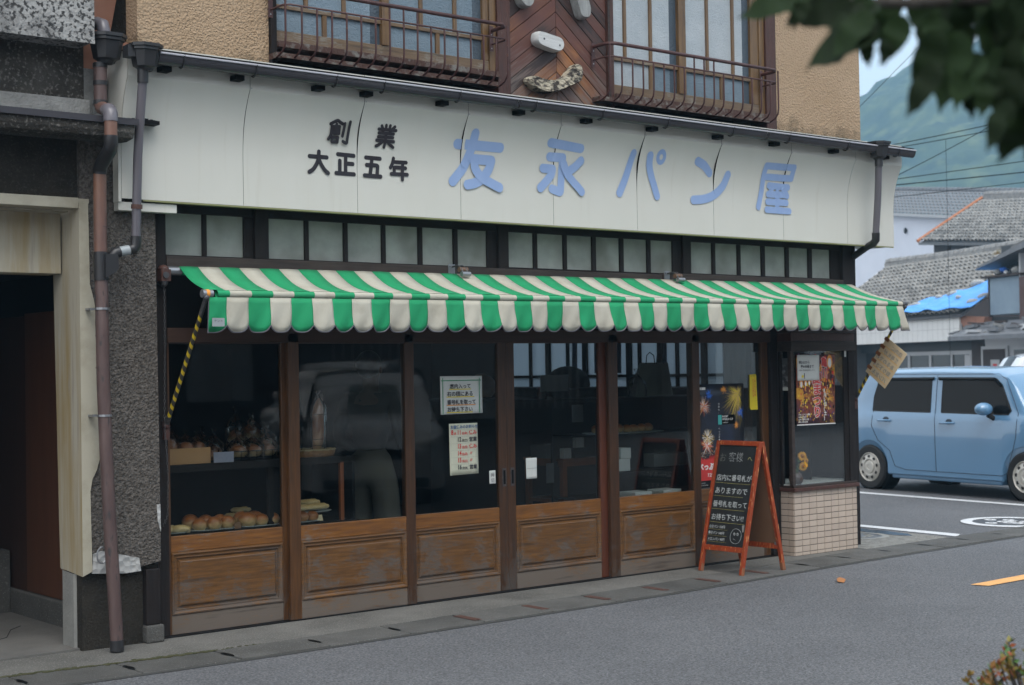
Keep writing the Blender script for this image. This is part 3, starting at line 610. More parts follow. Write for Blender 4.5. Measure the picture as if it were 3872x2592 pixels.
# ---- frame of dark timbers
B('post', -0.055, 0.025, -0.03, 0.10, 0.0, 2.60, 'dark timber upright', bak, 0.004)
B('post', 0.632, 0.730, -0.02, 0.09, 2.262, 2.60, 'dark timber upright', bak, 0.004)
B('post', 2.567, 2.658, -0.02, 0.09, 2.262, 2.60, 'dark timber upright', bak, 0.004)
B('post', 4.405, 4.492, -0.02, 0.09, 2.275, 2.60, 'dark timber upright', bak, 0.004)
B('post', 6.337, 6.506, -0.03, 0.12, 0.0, 2.60, 'dark timber upright', bak, 0.004)
B('post', 5.385, 5.470, -0.03, 0.10, 0.0, 2.19, 'dark timber upright', bak, 0.004)
B('beam', -0.055, 6.506, -0.028, 0.10, 2.6005, 2.66, 'dark timber', bak, 0.004)
B('beam', 0.0255, 2.15, -0.035, 0.09, 2.192, 2.2615, 'brown timber', bak, 0.004)
B('beam', 2.153, 4.16, -0.032, 0.09, 2.197, 2.2615, 'brown timber', bak, 0.004)
B('beam', 4.163, 6.336, -0.035, 0.09, 2.205, 2.2745, 'brown timber', bak, 0.004)
B('head_panel', 0.0255, 6.336, 0.03, 0.08, 1.832, 2.1915, 'black', bak)
B('header', 0.0255, 5.384, -0.035, 0.07, 1.742, 1.8315, 'header timber', bak, 0.004)
# ---- transom windows
def transom(x0, x1, panes, z0, z1, fz0):
    w = empty('transom_window', parent=bak)
    # rails
    B('frame_rail', x0, x1, 0.0, 0.05, fz0, z0, 'dark timber', w, 0.003)
    B('frame_rail', x0, x1, 0.0, 0.05, z1, 2.600, 'dark timber', w, 0.003)
    e = [x0] + [v for p in panes for v in p] + [x1]
    for i in range(0, len(e), 2):
        B('muntin', e[i], e[i + 1], 0.004, 0.046, z0, z1, 'dark timber upright', w, 0.002)
    for (a, b) in panes:
        B('pane', a, b, 0.020, 0.026, z0, z1, 'transom pane', w)
transom(0.0255, 0.6315, [(0.030, 0.284), (0.313, 0.567)], 2.27, 2.522, 2.262)
transom(0.7305, 2.5665, [(0.739, 1.005), (1.035, 1.299), (1.330, 1.597), (1.628, 1.893), (1.928, 2.190), (2.226, 2.483)], 2.27, 2.522, 2.262)
transom(2.6585, 4.4045, [(2.664, 2.908), (2.942, 3.191), (3.225, 3.472), (3.511, 3.753), (3.792, 4.038), (4.076, 4.312)], 2.275, 2.525, 2.262)
transom(4.4925, 6.3365, [(4.505, 4.756), (4.792, 5.051), (5.087, 5.339), (5.381, 5.635), (5.678, 5.924), (5.972, 6.213)], 2.284, 2.530, 2.275)
# ---- sliding doors
def door(x0, x1, yf, ls, rs, lm='door stile wood', rmt='door stile wood', foot='door foot wood', pull=None):
    d = empty('sliding_door', parent=bak); y0, y1 = yf, yf + 0.033
    B('stile', x0, x0 + ls, y0, y1, 0.006, 1.800, lm, d, 0.003)
    B('stile', x1 - rs, x1, y0, y1, 0.006, 1.800, rmt, d, 0.003)
    a, b = x0 + ls, x1 - rs
    B('top_rail', a, b, y0 + 0.002, y1 - 0.002, 1.737, 1.800, 'header timber', d)
    B('lock_rail', a, b, y0 + 0.002, y1 - 0.002, 0.495, 0.590, 'door wood', d, 0.003)
    B('bottom_rail', a, b, y0 + 0.002, y1 - 0.002, 0.006, 0.119, foot, d, 0.003)
    B('pane', a, b, y0 + 0.015, y0 + 0.019, 0.590, 1.737, 'shop glass', d)
    # moulded frame round the raised field
    m = MB(); z0, z1 = 0.1195, 0.4945
    prof = [(0.0, 0.004), (0.004, -0.004), (0.012, -0.006), (0.018, 0.000), (0.026, 0.0035), (0.034, 0.002), (0.038, 0.012), (0.046, 0.013)]
    ring = []
    for (w, yy) in prof: ring.append([(a + w, y0 + yy, z0 + w), (b - w, y0 + yy, z0 + w), (b - w, y0 + yy, z1 - w), (a + w, y0 + yy, z1 - w)])
    for r0, r1 in zip(ring, ring[1:]):
        for k in range(4): m.add([r0[k], r0[(k + 1) % 4], r1[(k + 1) % 4], r1[k]], [(0, 1, 2, 3)])
    m.build('moulding', 'door panel wood', d)
    w = 0.046; m = MB()
    o = [(a + w, y0 + 0.013, z0 + w), (b - w, y0 + 0.013, z0 + w), (b - w, y0 + 0.013, z1 - w), (a + w, y0 + 0.013, z1 - w)]
    w2 = 0.056; i1 = [(a + w2, y0 + 0.002, z0 + w2), (b - w2, y0 + 0.002, z0 + w2), (b - w2, y0 + 0.002, z1 - w2), (a + w2, y0 + 0.002, z1 - w2)]
    w3 = 0.062; i2 = [(a + w3, y0 - 0.0005, z0 + w3), (b - w3, y0 - 0.0005, z0 + w3), (b - w3, y0 - 0.0005, z1 - w3), (a + w3, y0 - 0.0005, z1 - w3)]
    for r0, r1 in ((o, i1), (i1, i2)):
        for k in range(4): m.add([r0[k], r0[(k + 1) % 4], r1[(k + 1) % 4], r1[k]], [(0, 1, 2, 3)])
    m.add(i2, [(0, 1, 2, 3)]); m.build('field', 'door panel wood', d)
    if pull is not None:
        h = MB(); x = pull
        h.box(x - 0.016, x + 0.016, y0 - 0.004, y0 + 0.001, 0.735, 0.862, 'dark steel'); h.box(x - 0.009, x + 0.009, y0 - 0.0055, y0 - 0.0035, 0.750, 0.847, 'black')
        h.build('pull', None, d)
    return d
door(0.0255, 0.905, 0.002, 0.026, 0.09, 'jamb wood', 'jamb wood')
door(0.845, 1.812, -0.035, 0.080, 0.076, 'jamb wood', 'door stile wood')
door(1.750, 2.6305, 0.002, 0.062, 0.074, pull=2.600)
door(2.6315, 3.66, 0.002, 0.074, 0.145, pull=2.674, rmt='red stile')
door(3.578, 4.545, -0.035, 0.092, 0.078)
door(4.47, 5.384, 0.002, 0.076, 0.078, rmt='jamb wood')
B('threshold', -0.05, 5.47, -0.05, 0.10, 0.0005, 0.006, 'near black', bak)
# ---- tiled display corner
dis = bak
b0, b1, yf = 5.482, 6.285, -0.165
B('display_base', b0 + 0.004, b1 - 0.004, yf + 0.004, 0.30, 0.0, 0.522, 'grout', bak)
tw, th, gp = 0.0935, 0.0495, 0.005
sh = {}
def tile(parent, x0, x1, y0, y1, z0, z1, key):
    k = (round(x1 - x0, 3), round(y1 - y0, 3), round(z1 - z0, 3))
    if k not in sh:
        t = B('tile', 0, x1 - x0, 0, y1 - y0, 0, z1 - z0, 'tile cream', parent, 0.0015); sh[k] = t
    else:
        t = sh[k].copy(); COL.objects.link(t)
    t.parent = parent; t.location = (x0 + random.uniform(-.0003, .0003), y0 + random.uniform(-.0004, .0004), z0); return t
tw_ = empty('tile_facing', parent=bak)
z = 0.5205; row = 0
while z > 0.01:
    zb = max(z - th + gp, 0.002)
    x = b0 + 0.001
    while x < b1 - 0.01:
        xe = min(x + tw - gp, b1 - 0.001); tile(tw_, x, xe, yf - 0.004, yf + 0.004, zb, z, 0); x += tw
    for (ya, yb) in ((yf + 0.0045, yf + 0.052), (yf + 0.057, yf + 0.146)):
        tile(tw_, b0 - 0.004, b0 + 0.0035, ya, min(yb, -0.03), zb, z, 1)
    z -= th; row += 1
B('sill', b0 - 0.02, b1 + 0.01, yf - 0.03, 0.02, 0.5225, 0.552, 'red brown paint', bak, 0.004)
B('sill', b0 - 0.008, b1 + 0.004, yf - 0.012, 0.02, 0.5525, 0.570, 'brown timber', bak, 0.003)
dw = empty('display_window', parent=bak)
B('corner_post', b0 - 0.014, b0 + 0.022, yf - 0.006, yf + 0.03, 0.5705, 1.665, 'brown timber', dw, 0.003)
B('corner_post', 6.205, b1, yf - 0.006, yf + 0.035, 0.5705, 1.665, 'dark timber upright', dw, 0.003)
B('pane_stop', 6.150, 6.204, yf + 0.004, yf + 0.025, 0.5705, 1.665, 'dark timber upright', dw)
B('corner_post', b0 - 0.012, b0 + 0.02, -0.062, -0.031, 0.5705, 1.665, 'dark timber upright', dw, 0.002)
B('pane', b0 + 0.0225, 6.1495, yf + 0.006, yf + 0.010, 0.5705, 1.665, 'case glass', dw)
B('pane', b0 + 0.001, b0 + 0.005, yf + 0.0305, -0.0625, 0.5705, 1.665, 'case glass', dw)
B('head', b0 - 0.02, b1 + 0.004, yf - 0.02, 0.02, 1.6655, 1.745, 'brown timber', dw, 0.004)
B('head', b0 - 0.01, b1, yf - 0.008, 0.02, 1.7455, 1.815, 'red brown paint', dw, 0.004)
B('head', b0 - 0.02, b1 + 0.004, yf - 0.024, 0.02, 1.8155, 1.84, 'brown timber', dw, 0.004)
B('display_floor', b0, b1, yf + 0.036, 0.42, 0.5715, 0.578, 'paper', bak)
B('display_back', b0, b1, 0.42, 0.44, 0.5705, 1.83, 'near black', bak)
B('display_back', 5.50, 5.74, 0.405, 0.4195, 0.58, 1.66, 'siding grey', bak)
B('display_side', b1 - 0.012, b1 - 0.008, yf + 0.036, 0.42, 0.5785, 1.665, 'case glass', bak)
B('display_partition', 6.01, 6.03, 0.10, 0.418, 0.5785, 1.665, 'near black', bak)
B('display_side', b0 + 0.0, b0 + 0.012, -0.03, 0.42, 0.5785, 1.665, 'siding grey', bak)
B('corner_pipe', 6.288, 6.302, -0.135, -0.12, 0.0, 2.19, 'pipe grey', bak)
# ---- walls of the shell and the shop room
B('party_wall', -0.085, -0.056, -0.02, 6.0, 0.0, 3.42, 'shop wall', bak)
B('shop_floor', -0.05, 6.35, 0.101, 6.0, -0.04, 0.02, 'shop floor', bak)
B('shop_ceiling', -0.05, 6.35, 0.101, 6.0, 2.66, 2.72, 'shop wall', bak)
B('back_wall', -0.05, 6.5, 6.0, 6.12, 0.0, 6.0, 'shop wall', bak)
# side wall with a long frosted window to the side street
for (y0, y1, z0, z1) in ((0.12, 6.0, 0.0, 1.36), (0.12, 6.0, 2.30, 2.66), (0.12, 0.55, 1.36, 2.30), (4.75, 6.0, 1.36, 2.30)):
    B('side_wall', 6.37, 6.49, y0, y1, z0, z1, 'shop wall', bak)
sw = empty('side_window', parent=bak)
B('frame_rail', 6.37, 6.43, 0.55, 4.75, 1.458, 1.486, 'black', sw)
ys = [0.55, 0.95, 1.40, 1.665, 2.02, 2.25, 2.54, 2.69, 3.05, 3.345, 3.615, 3.93, 4.22, 4.75]
for k, y in enumerate(ys):
    w = 0.034 if k % 2 else 0.016
    B('muntin', 6.372, 6.425, y - w, y + w, 1.362, 2.30, 'black', sw)
for a, b in zip(ys, ys[1:]):
    B('pane', 6.398, 6.404, a, b, 1.4865, 2.30, 'lace pane', sw); B('pane', 6.398, 6.404, a, b, 1.362, 1.4575, 'lace pane', sw)
def curtain(name, x, y0, y1, z0, z1, mat, folds=5, amp=0.02, axis='y', par=None):
    m = MB()
    def f(u, v):
        t = y0 + (y1 - y0) * u; o = amp * math.sin(u * folds * 2 * math.pi + 0.6 * math.sin(v * 3)); z = z0 + (z1 - z0) * v
        return (x + o, t, z) if axis == 'y' else (t, x + o, z)
    m.grid(f, folds * 8, 6); return m.build(name, mat, par, smooth=True, solid=0.002)
for i, (a, b) in enumerate(((3.42, 3.50), (2.76, 2.82), (3.12, 3.15), (2.12, 2.17))):
    tag(curtain('curtain', 6.34, a, b, 1.50, 2.28, 'curtain grey', 1, 0.012), 'narrow grey curtain strip hanging before the frosted side window', 'curtain', 'curtain strips at the side window')
# ---- upper storey: stucco, timber frames, windows
U = -0.10
for (x0, x1, z0, z1) in ((-0.175, 0.700, 3.472, 6.0), (5.415, 6.52, 3.478, 6.0), (0.700, 5.415, 5.3, 6.0)):
    B('stucco_wall', x0, x1, U, 0.05, z0, z1, 'stucco', bak)
B('stucco_wall', 6.40, 6.52, 0.0505, 6.0, 2.66, 6.0, 'stucco', bak)
B('stucco_wall', -0.175, -0.06, 0.0505, 6.0, 3.43, 6.0, 'dark stucco', bak)
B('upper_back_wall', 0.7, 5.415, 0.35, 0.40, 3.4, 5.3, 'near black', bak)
B('lower_wall', 0.700, 5.415, 0.0, 0.05, 3.40, 3.50, 'black', bak)  # shade of the gap above the gutter put into the black colour
B('floor_band', -0.06, 6.5, 0.06, 0.12, 2.66, 3.5, 'black', bak)  # black backing, the shade of the same gap painted in
B('post', 0.701, 0.742, U - 0.03, 0.05, 3.43, 5.3, 'dark timber upright', bak, 0.003)
B('post', 2.500, 2.612, U - 0.03, 0.05, 3.43, 5.3, 'red brown paint', bak, 0.003)
B('post', 3.540, 3.600, U - 0.03, 0.05, 3.43, 5.3, 'red brown paint', bak, 0.003)
B('post', 5.285, 5.400, U - 0.03, 0.05, 3.47, 5.3, 'red brown paint', bak, 0.003)
B('post', 5.4005, 5.425, U - 0.012, 0.05, 3.43, 5.3, 'dark timber upright', bak, 0.003)
def upwin(x0, x1, stile, rstile, mull, low, zr, zg, light):
    """x0,x1 opening; stile = meeting stile; zr rail height, zg glass foot"""
    w = empty('sash_window', parent=bak); y = U + 0.02
    B('sill', x0, x1, U - 0.05, 0.05, zg - 0.115, zg - 0.075, 'rusty sill', w, 0.003)
    B('bottom_rail', x0, x1, y - 0.02, y + 0.02, zg - 0.0745, zg, 'sash wood flat', w, 0.003)
    B('meeting_stile', stile[0], stile[1], y - 0.03, y + 0.02, zg + 0.0005, 5.25, 'sash wood', w, 0.003)
    B('end_stile', rstile[0], rstile[1], y - 0.02, y + 0.02, zg + 0.0005, 5.25, 'sash wood', w, 0.003)
    B('jamb', rstile[1] + 0.0005, x1, y - 0.03, y + 0.03, zg - 0.07, 5.25, 'sash wood', w, 0.003)
    segs = [(x0, stile[0]), (stile[1], rstile[0])]
    for si, (a, b) in enumerate(segs):
        B('cross_rail', a, b, y - 0.014, y + 0.01, zr - 0.012, zr + 0.012, 'sash wood flat', w, 0.002)
        ms = [m for m in mull if a < m < b]; ls = [m for m in low if a < m < b]
        for m in ms: B('muntin', m - 0.014, m + 0.014, y - 0.012, y + 0.012, zr + 0.0125, 5.25, 'sash wood', w, 0.002)
        for m in ls: B('muntin', m - 0.016, m + 0.016, y - 0.012, y + 0.012, zg + 0.0005, zr - 0.0125, 'sash wood', w, 0.002)
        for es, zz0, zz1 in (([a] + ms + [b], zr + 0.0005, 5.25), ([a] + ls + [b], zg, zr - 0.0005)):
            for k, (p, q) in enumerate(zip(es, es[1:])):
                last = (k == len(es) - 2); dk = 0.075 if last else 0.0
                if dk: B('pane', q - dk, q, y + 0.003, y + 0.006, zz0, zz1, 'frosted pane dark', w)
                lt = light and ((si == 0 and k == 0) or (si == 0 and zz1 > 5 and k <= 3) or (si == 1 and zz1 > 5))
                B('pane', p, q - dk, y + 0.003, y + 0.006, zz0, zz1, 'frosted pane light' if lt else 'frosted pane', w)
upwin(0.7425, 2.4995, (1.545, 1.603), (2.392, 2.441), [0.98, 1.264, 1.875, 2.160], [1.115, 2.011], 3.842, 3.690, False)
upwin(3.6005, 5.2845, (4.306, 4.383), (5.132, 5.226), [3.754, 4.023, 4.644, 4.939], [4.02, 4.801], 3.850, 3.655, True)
# ---- chevron boards between the windows
chv = empty('chevron_panel', parent=bak); cxm, xl, xr = 3.055, 2.6125, 3.5395
B('backing', xl, xr, -0.06, 0.04, 3.43, 5.25, 'black', chv)
pitch, slope = 0.1075, 0.73
def clip(poly, z0, z1):
    for lim, sg in ((z0, 1), (z1, -1)):
        out = []
        for i in range(len(poly)):
            a, b = poly[i], poly[(i + 1) % len(poly)]; da, db = (a[1] - lim) * sg, (b[1] - lim) * sg
            if da >= 0: out.append(a)
            if da * db < 0: t = da / (da - db); out.append((a[0] + (b[0] - a[0]) * t, lim))
        poly = out
        if len(poly) < 3: return None
    return poly
random.seed(21)
for side in (-1, 1):
    xe = xl if side < 0 else xr; dx = abs(xe - cxm)
    sl = slope if side < 0 else 0.80
    for k in range(-1, 20):
        zt = 4.11 + pitch * (k - 9) + (0.0 if side < 0 else 0.0)
        poly = [(cxm + side * 0.0015, zt), (xe, zt - dx * sl), (xe, zt - dx * sl - pitch + 0.006), (cxm + side * 0.0015, zt - pitch + 0.006)]
        poly = clip(poly, 3.43, 5.2)
        if not poly: continue
        m = MB(); yv = U - 0.008 + random.uniform(-0.0015, 0.0015)
        m.prism(poly if side > 0 else poly[::-1], (0, yv, 0), XA, ZA, (0, 0.03, 0))
        o = m.build('plank', 'cedar plank', chv, bevel=0.002, seg=1)
        uvl = o.data.uv_layers.new(name='UVMap'); dr = Vector((side, 0, -sl)).normalized(); pr = Vector((-dr.z, 0, dr.x))
        for li, lp in enumerate(o.data.loops):
            co = o.data.vertices[lp.vertex_index].co; uvl.data[li].uv = (co.dot(dr) + k * 3.3, co.dot(pr))
B('edge_trim', xr + 0.0, xr + 0.022, U - 0.035, U - 0.0305, 3.43, 5.2, 'brown timber', chv)
# ---- lean-to roof behind the gutter, main eave above the picture
m = MB(); m.add([(-0.36, -0.40, 3.40), (6.86, -0.40, 3.40), (6.60, -0.02, 3.485), (-0.20, -0.02, 3.485), (-0.36, -0.40, 3.385), (6.86, -0.40, 3.385), (6.60, -0.02, 3.45), (-0.20, -0.02, 3.45)],
                 [(0, 1, 2, 3), (7, 6, 5, 4), (0, 4, 5, 1), (1, 5, 6, 2), (3, 7, 4, 0)]); m.build('canopy_roof', 'near black', bak)
m = MB(); m.box(-0.5, 6.9, -0.75, 6.4, 6.0, 6.12); m.build('eave', 'dark timber', bak)
m = MB(); m.prism([(-0.9, 6.12), (6.55, 6.12), (2.82, 8.0)], (-0.55, 0, 0), (0, 1, 0), ZA, (7.5, 0, 0)); m.build('roof', 'roof tile dark', bak)

# ================================================================== SIGNBOARD
sgn = empty('signboard', (0, 0, 0), 'long cream metal shop signboard with pale blue and black Japanese lettering', 'signboard')
SX = [-0.332, 0.452, 1.273, 2.100, 2.922, 3.740, 4.560, 5.375, 6.190, 6.822]
def prof(z):  # y of the sheet at height z (band on top, kink, hollow curve, flat foot)
    if z > 3.255: return -0.300
    t = max(0.0, min(1.0, (3.255 - z) / 0.42)); return -0.300 + 0.098 * (1 - (1 - t) ** 2.4)
def bow(x, z):
    for i in range(len(SX) - 1):
        if SX[i] <= x <= SX[i + 1]:
            u = (x - SX[i]) / (SX[i + 1] - SX[i]); k = math.exp(-((z - 3.08) / 0.13) ** 2)
            amp = (0.001, 0.007, 0.008, 0.004, 0.010, 0.009, 0.006, 0.0, 0.0)[min(i, 8)] if i < 8 else 0.0
            return k * (u ** 6) * amp * 1.6 - k * 0.004 * math.sin(math.pi * u)
    return 0
zs = [2.565, 2.65, 2.75, 2.83, 2.88, 2.93, 2.98, 3.03, 3.07, 3.11, 3.15, 3.18, 3.21, 3.235, 3.255, 3.30, 3.43]
for i in range(9):
    a, b = SX[i] + 0.0012, SX[i + 1] - 0.0012; m = MB()
    us = [0, 0.1, 0.3, 0.5, 0.7, 0.85, 0.93, 0.97, 1.0]
    vs = []
    for u in us:
        for z in zs:
            x = a + (b - a) * u; gap = 0.0012 * (1 if i < 7 else 0) * math.exp(-((z - 3.08) / 0.11) ** 2) * (u ** 8)
            vs.append((x - gap * (1 if i < 8 else 0), prof(z) + bow(x, z), z))
    nz_ = len(zs); fs = [(p * nz_ + q, (p + 1) * nz_ + q, (p + 1) * nz_ + q + 1, p * nz_ + q + 1) for p in range(len(us) - 1) for q in range(nz_ - 1)]
    m.add(vs, fs); o = m.build('panel', 'sign enamel', sgn, smooth=20)
    # returned edge so the sheet has thickness at the seam
    e = MB(); 
    for q in range(nz_ - 1):
        e.add([(a, prof(zs[q]) + 0.0005, zs[q]), (a, prof(zs[q]) + 0.02, zs[q]), (a, prof(zs[q + 1]) + 0.02, zs[q + 1]), (a, prof(zs[q + 1]) + 0.0005, zs[q + 1])], [(0, 1, 2, 3)])
    e.build('seam_return', 'sign edge' if i == 0 else 'black', sgn)  # inner returns painted black, shade of the seam slits put into the colour
B('soffit', -0.20, 6.818, -0.196, -0.03, 2.570, 2.578, 'olive soffit', sgn)
B('soffit_edge', -0.20, 6.818, -0.201, -0.1965, 2.555, 2.578, 'olive soffit', sgn)
B('corner_cap', -0.352, -0.333, -0.203, -0.13, 2.545, 3.0, 'sign enamel', sgn, 0.002)
B('end_board', -0.345, 0.02, -0.185, -0.122, 2.498, 2.548, 'sign enamel', sgn, 0.002)
m = MB()
def ret(u, v):
    z = 2.98 + (3.395 - 2.98) * v; t = u
    y = prof(z) + 0.001 + t * 0.27; x = -0.334 - 0.03 * math.sin(math.pi * min(1, t * 1.0)) ; return (x, y, z)
m.grid(ret, 8, 12); m.build('end_return', 'sign edge', sgn, smooth=True)
m = MB()
for q in range(nz_ - 1):
    m.add([(6.8225, prof(zs[q]), zs[q]), (6.8225, 0.15, zs[q]), (6.8225, 0.15, zs[q + 1]), (6.8225, prof(zs[q + 1]), zs[q + 1])], [(0, 1, 2, 3)])
m.box(6.506, 6.822, -0.03, 0.15, 2.566, 2.578); m.build('end_return', 'sign edge', sgn)
for x in SX[1:-1]:
    m = MB(); m.lathe((x + 0.010, prof(3.262) - 0.001, 3.262), [(0.0, -0.002), (0.004, -0.001), (0.004, 0.001)], 8, axis='y'); m.build('screw', 'steel', sgn)

SIGN = {
 '創': (0.0105, [[(1.055,3.11),(1.077,3.123),(1.103,3.134),(1.125,3.124),(1.142,3.118)],[(1.098,3.111),(1.098,3.101)],[(1.065,3.095),(1.122,3.099),(1.121,3.056)],[(1.065,3.095),(1.064,3.061),(1.06,3.039),(1.046,3.017)],[(1.07,3.075),(1.121,3.078)],[(1.068,3.055),(1.121,3.057)],[(1.071,3.03),(1.115,3.032),(1.113,3.003),(1.072,3.002),(1.071,3.03)],[(1.156,3.119),(1.153,3.083),(1.147,3.042)],[(1.194,3.132),(1.189,3.071),(1.183,3.005),(1.174,3.001),(1.152,3.009)]]),
 '業': (0.0105, [[(1.437,3.13),(1.447,3.115)],[(1.47,3.136),(1.47,3.114)],[(1.501,3.136),(1.499,3.117)],[(1.537,3.132),(1.52,3.116)],[(1.417,3.109),(1.55,3.11)],[(1.445,3.109),(1.453,3.094)],[(1.514,3.11),(1.504,3.096)],[(1.421,3.086),(1.534,3.087)],[(1.42,3.062),(1.532,3.064)],[(1.477,3.084),(1.476,3.035),(1.47,2.999)],[(1.409,3.039),(1.541,3.039)],[(1.453,3.033),(1.431,3.014),(1.407,3.002)],[(1.49,3.036),(1.512,3.018),(1.538,3.003)]]),
 '大': (0.0135, [[(0.918,2.901),(1.044,2.902)],[(0.985,2.934),(0.983,2.89),(0.965,2.85),(0.942,2.82),(0.915,2.803)],[(0.983,2.89),(1.003,2.853),(1.027,2.822),(1.051,2.804)]]),
 '正': (0.0135, [[(1.126,2.929),(1.247,2.928)],[(1.185,2.927),(1.184,2.812)],[(1.194,2.875),(1.238,2.875)],[(1.141,2.889),(1.14,2.812)],[(1.113,2.809),(1.247,2.81)]]),
 '五': (0.0135, [[(1.338,2.924),(1.446,2.924)],[(1.384,2.922),(1.379,2.875),(1.369,2.813)],[(1.344,2.877),(1.414,2.879),(1.427,2.873),(1.421,2.813)],[(1.326,2.809),(1.449,2.809)]]),
 '年': (0.0125, [[(1.551,2.934),(1.544,2.902),(1.528,2.873)],[(1.551,2.911),(1.651,2.914)],[(1.558,2.835),(1.557,2.869),(1.566,2.877),(1.645,2.877)],[(1.533,2.833),(1.659,2.836)],[(1.622,2.911),(1.62,2.801)]]),
 '友': (0.0335, [[(2.064,3.069),(2.422,3.07)],[(2.194,3.145),(2.185,3.074),(2.162,2.999),(2.12,2.915),(2.071,2.86),(2.03,2.817)],[(2.191,2.978),(2.352,2.979),(2.355,2.971),(2.331,2.911),(2.275,2.849),(2.22,2.819),(2.153,2.802)],[(2.207,2.964),(2.222,2.909),(2.275,2.857),(2.346,2.828),(2.425,2.8)]]),
 '永': (0.0315, [[(2.868,3.14),(3.151,3.121)],[(2.878,3.045),(2.996,3.046),(2.996,2.974),(2.988,2.825),(2.973,2.804),(2.906,2.822)],[(2.821,2.961),(2.909,2.961),(2.899,2.922),(2.851,2.87),(2.798,2.822)],[(3.164,3.036),(3.115,2.991),(3.063,2.958)],[(3.007,3.001),(3.041,2.941),(3.094,2.89),(3.142,2.853),(3.18,2.819)]]),
 'パ': (0.0315, [[(3.679,3.128),(3.655,3.042),(3.623,2.953),(3.589,2.886),(3.559,2.833)],[(3.841,3.123),(3.848,3.052),(3.882,2.967),(3.912,2.907),(3.941,2.834)]]),
 'ン': (0.0335, [[(4.351,3.12),(4.433,3.094),(4.507,3.045)],[(4.702,3.041),(4.666,2.965),(4.605,2.906),(4.532,2.865),(4.44,2.839),(4.333,2.827)]]),
 '屋': (0.0265, [[(5.131,3.141),(5.46,3.148),(5.45,3.063),(5.116,3.056)],[(5.126,3.141),(5.113,3.072),(5.108,2.966),(5.095,2.896),(5.07,2.814)],[(5.19,2.991),(5.418,2.99)],[(5.229,2.981),(5.212,2.936)],[(5.185,2.922),(5.408,2.929)],[(5.372,2.965),(5.413,2.922)],[(5.297,2.943),(5.295,2.809)],[(5.178,2.862),(5.406,2.865)],[(5.168,2.798),(5.44,2.799)]]),
}
for ch, (r, strokes) in SIGN.items():
    m = MB(); k = 0
    for st in strokes:
        p = smooth_pts(st)
        ribbon(m, p, r, lambda x, z, l: (x, prof(z) + bow(x, z) - 0.0022 - l, z), k); k += len(p)
    if ch == 'パ':
        n = 26; vs = []
        for j in range(n):
            a = 2 * math.pi * j / n
            for rr in (0.022, 0.062):
                x, z = 3.956 + rr * 0.80 * math.cos(a), 3.122 + rr * 0.92 * math.sin(a); vs.append((x, prof(z) + bow(x, z) - 0.0022, z))
        m.add(vs, [(2 * j, 2 * j + 1, (2 * j + 3) % (2 * n), (2 * j + 2) % (2 * n)) for j in range(n)])
    o = m.build('character', 'sign black' if r < 0.02 else 'sign blue', sgn)
    tag(o, ('black' if r < 0.02 else 'pale blue') + ' rounded character ' + ch)
# ================================================================== GUTTER AND PIPES
gut = empty('roof_gutter', (0, 0, 0), 'dark half round rain gutter with bright lip along the top of the signboard', 'gutter')
m = MB(); n = 9; gy, gz, gr = -0.40, 3.372, 0.046
for (xa, xb) in ((-0.20, 2.42), (2.43, 4.93), (4.94, 6.835)):
    vs = []
    for x in (xa, xb):
        for k in range(n + 1):
            a = math.pi + math.pi * k / n; vs.append((x, gy + gr * math.cos(a) * 0.85, gz + gr * math.sin(a) * 1.25))
        for k in range(n, -1, -1):
            a = math.pi + math.pi * k / n; vs.append((x, gy + (gr - 0.003) * math.cos(a) * 0.85, gz + (gr - 0.003) * math.sin(a) * 1.25))
    L_ = 2 * (n + 1)
    m.add(vs, [(k, (k + 1) % L_, L_ + (k + 1) % L_, L_ + k) for k in range(L_)] + [tuple(range(L_ - 1, -1, -1)), tuple(range(L_, 2 * L_))])
m.build('channel', 'gutter brown', gut, smooth=30)
m = MB(); m.tube([(-0.20, gy - 0.041, gz + 0.002), (6.835, gy - 0.041, gz + 0.002)], 0.0065, 8); m.build('lip', 'gutter lip highlight', gut, smooth=True)
for x in (-0.05, 0.42, 0.98, 1.335, 1.93, 2.58, 3.20, 3.85, 4.55, 5.20, 5.93, 6.60):
    m = MB(); pth = [(x, gy + 0.05 * math.cos(math.pi + math.pi * k / 8) * 0.92, gz + 0.064 * math.sin(math.pi + math.pi * k / 8)) for k in range(9)]
    m.tube(pth, 0.0045, 6); m.box(x - 0.006, x + 0.006, gy - 0.046, gy - 0.03, gz, gz + 0.012)
    m.build('strap', 'pipe dark', gut)
    m = MB(); m.box(x - 0.105, x - 0.045, -0.372, -0.302, 3.288, 3.318); m.build('bracket', 'black', gut)
for x in (2.425, 4.935):
    m = MB(); pth = [(x, gy + 0.0425 * math.cos(math.pi + math.pi * k / 8), gz + 0.060 * math.sin(math.pi + math.pi * k / 8)) for k in range(9)]
    m.tube([(x - 0.02, p[1], p[2]) for p in pth], 0.0025, 5); m.tube([(x + 0.02, p[1], p[2]) for p in pth], 0.0025, 5); m.build('joint', 'dark steel', gut)
def hopper(mb, x, y, z, s=1.0, mat='pipe dark'):
    """rain-water head: octagonal funnel with moulded rim"""
    def oc(r, z): return [(x + r * a, y + r * b, z) for a, b in ((-1, -.5), (-.5, -1), (.5, -1), (1, -.5), (1, .5), (.5, 1), (-.5, 1), (-1, .5))]
    rs = [(0.036, -0.115), (0.045, -0.10), (0.062, -0.09), (0.078, 0.0), (0.088, 0.004), (0.088, 0.018), (0.098, 0.022), (0.098, 0.04), (0.085, 0.04), (0.05, -0.05)]
    vs = [p for r, h in rs for p in oc(r * s, z + h * s)]
    mb.add(vs, [(i * 8 + k, i * 8 + (k + 1) % 8, (i + 1) * 8 + (k + 1) % 8, (i + 1) * 8 + k) for i in range(len(rs) - 1) for k in range(8)], mat)
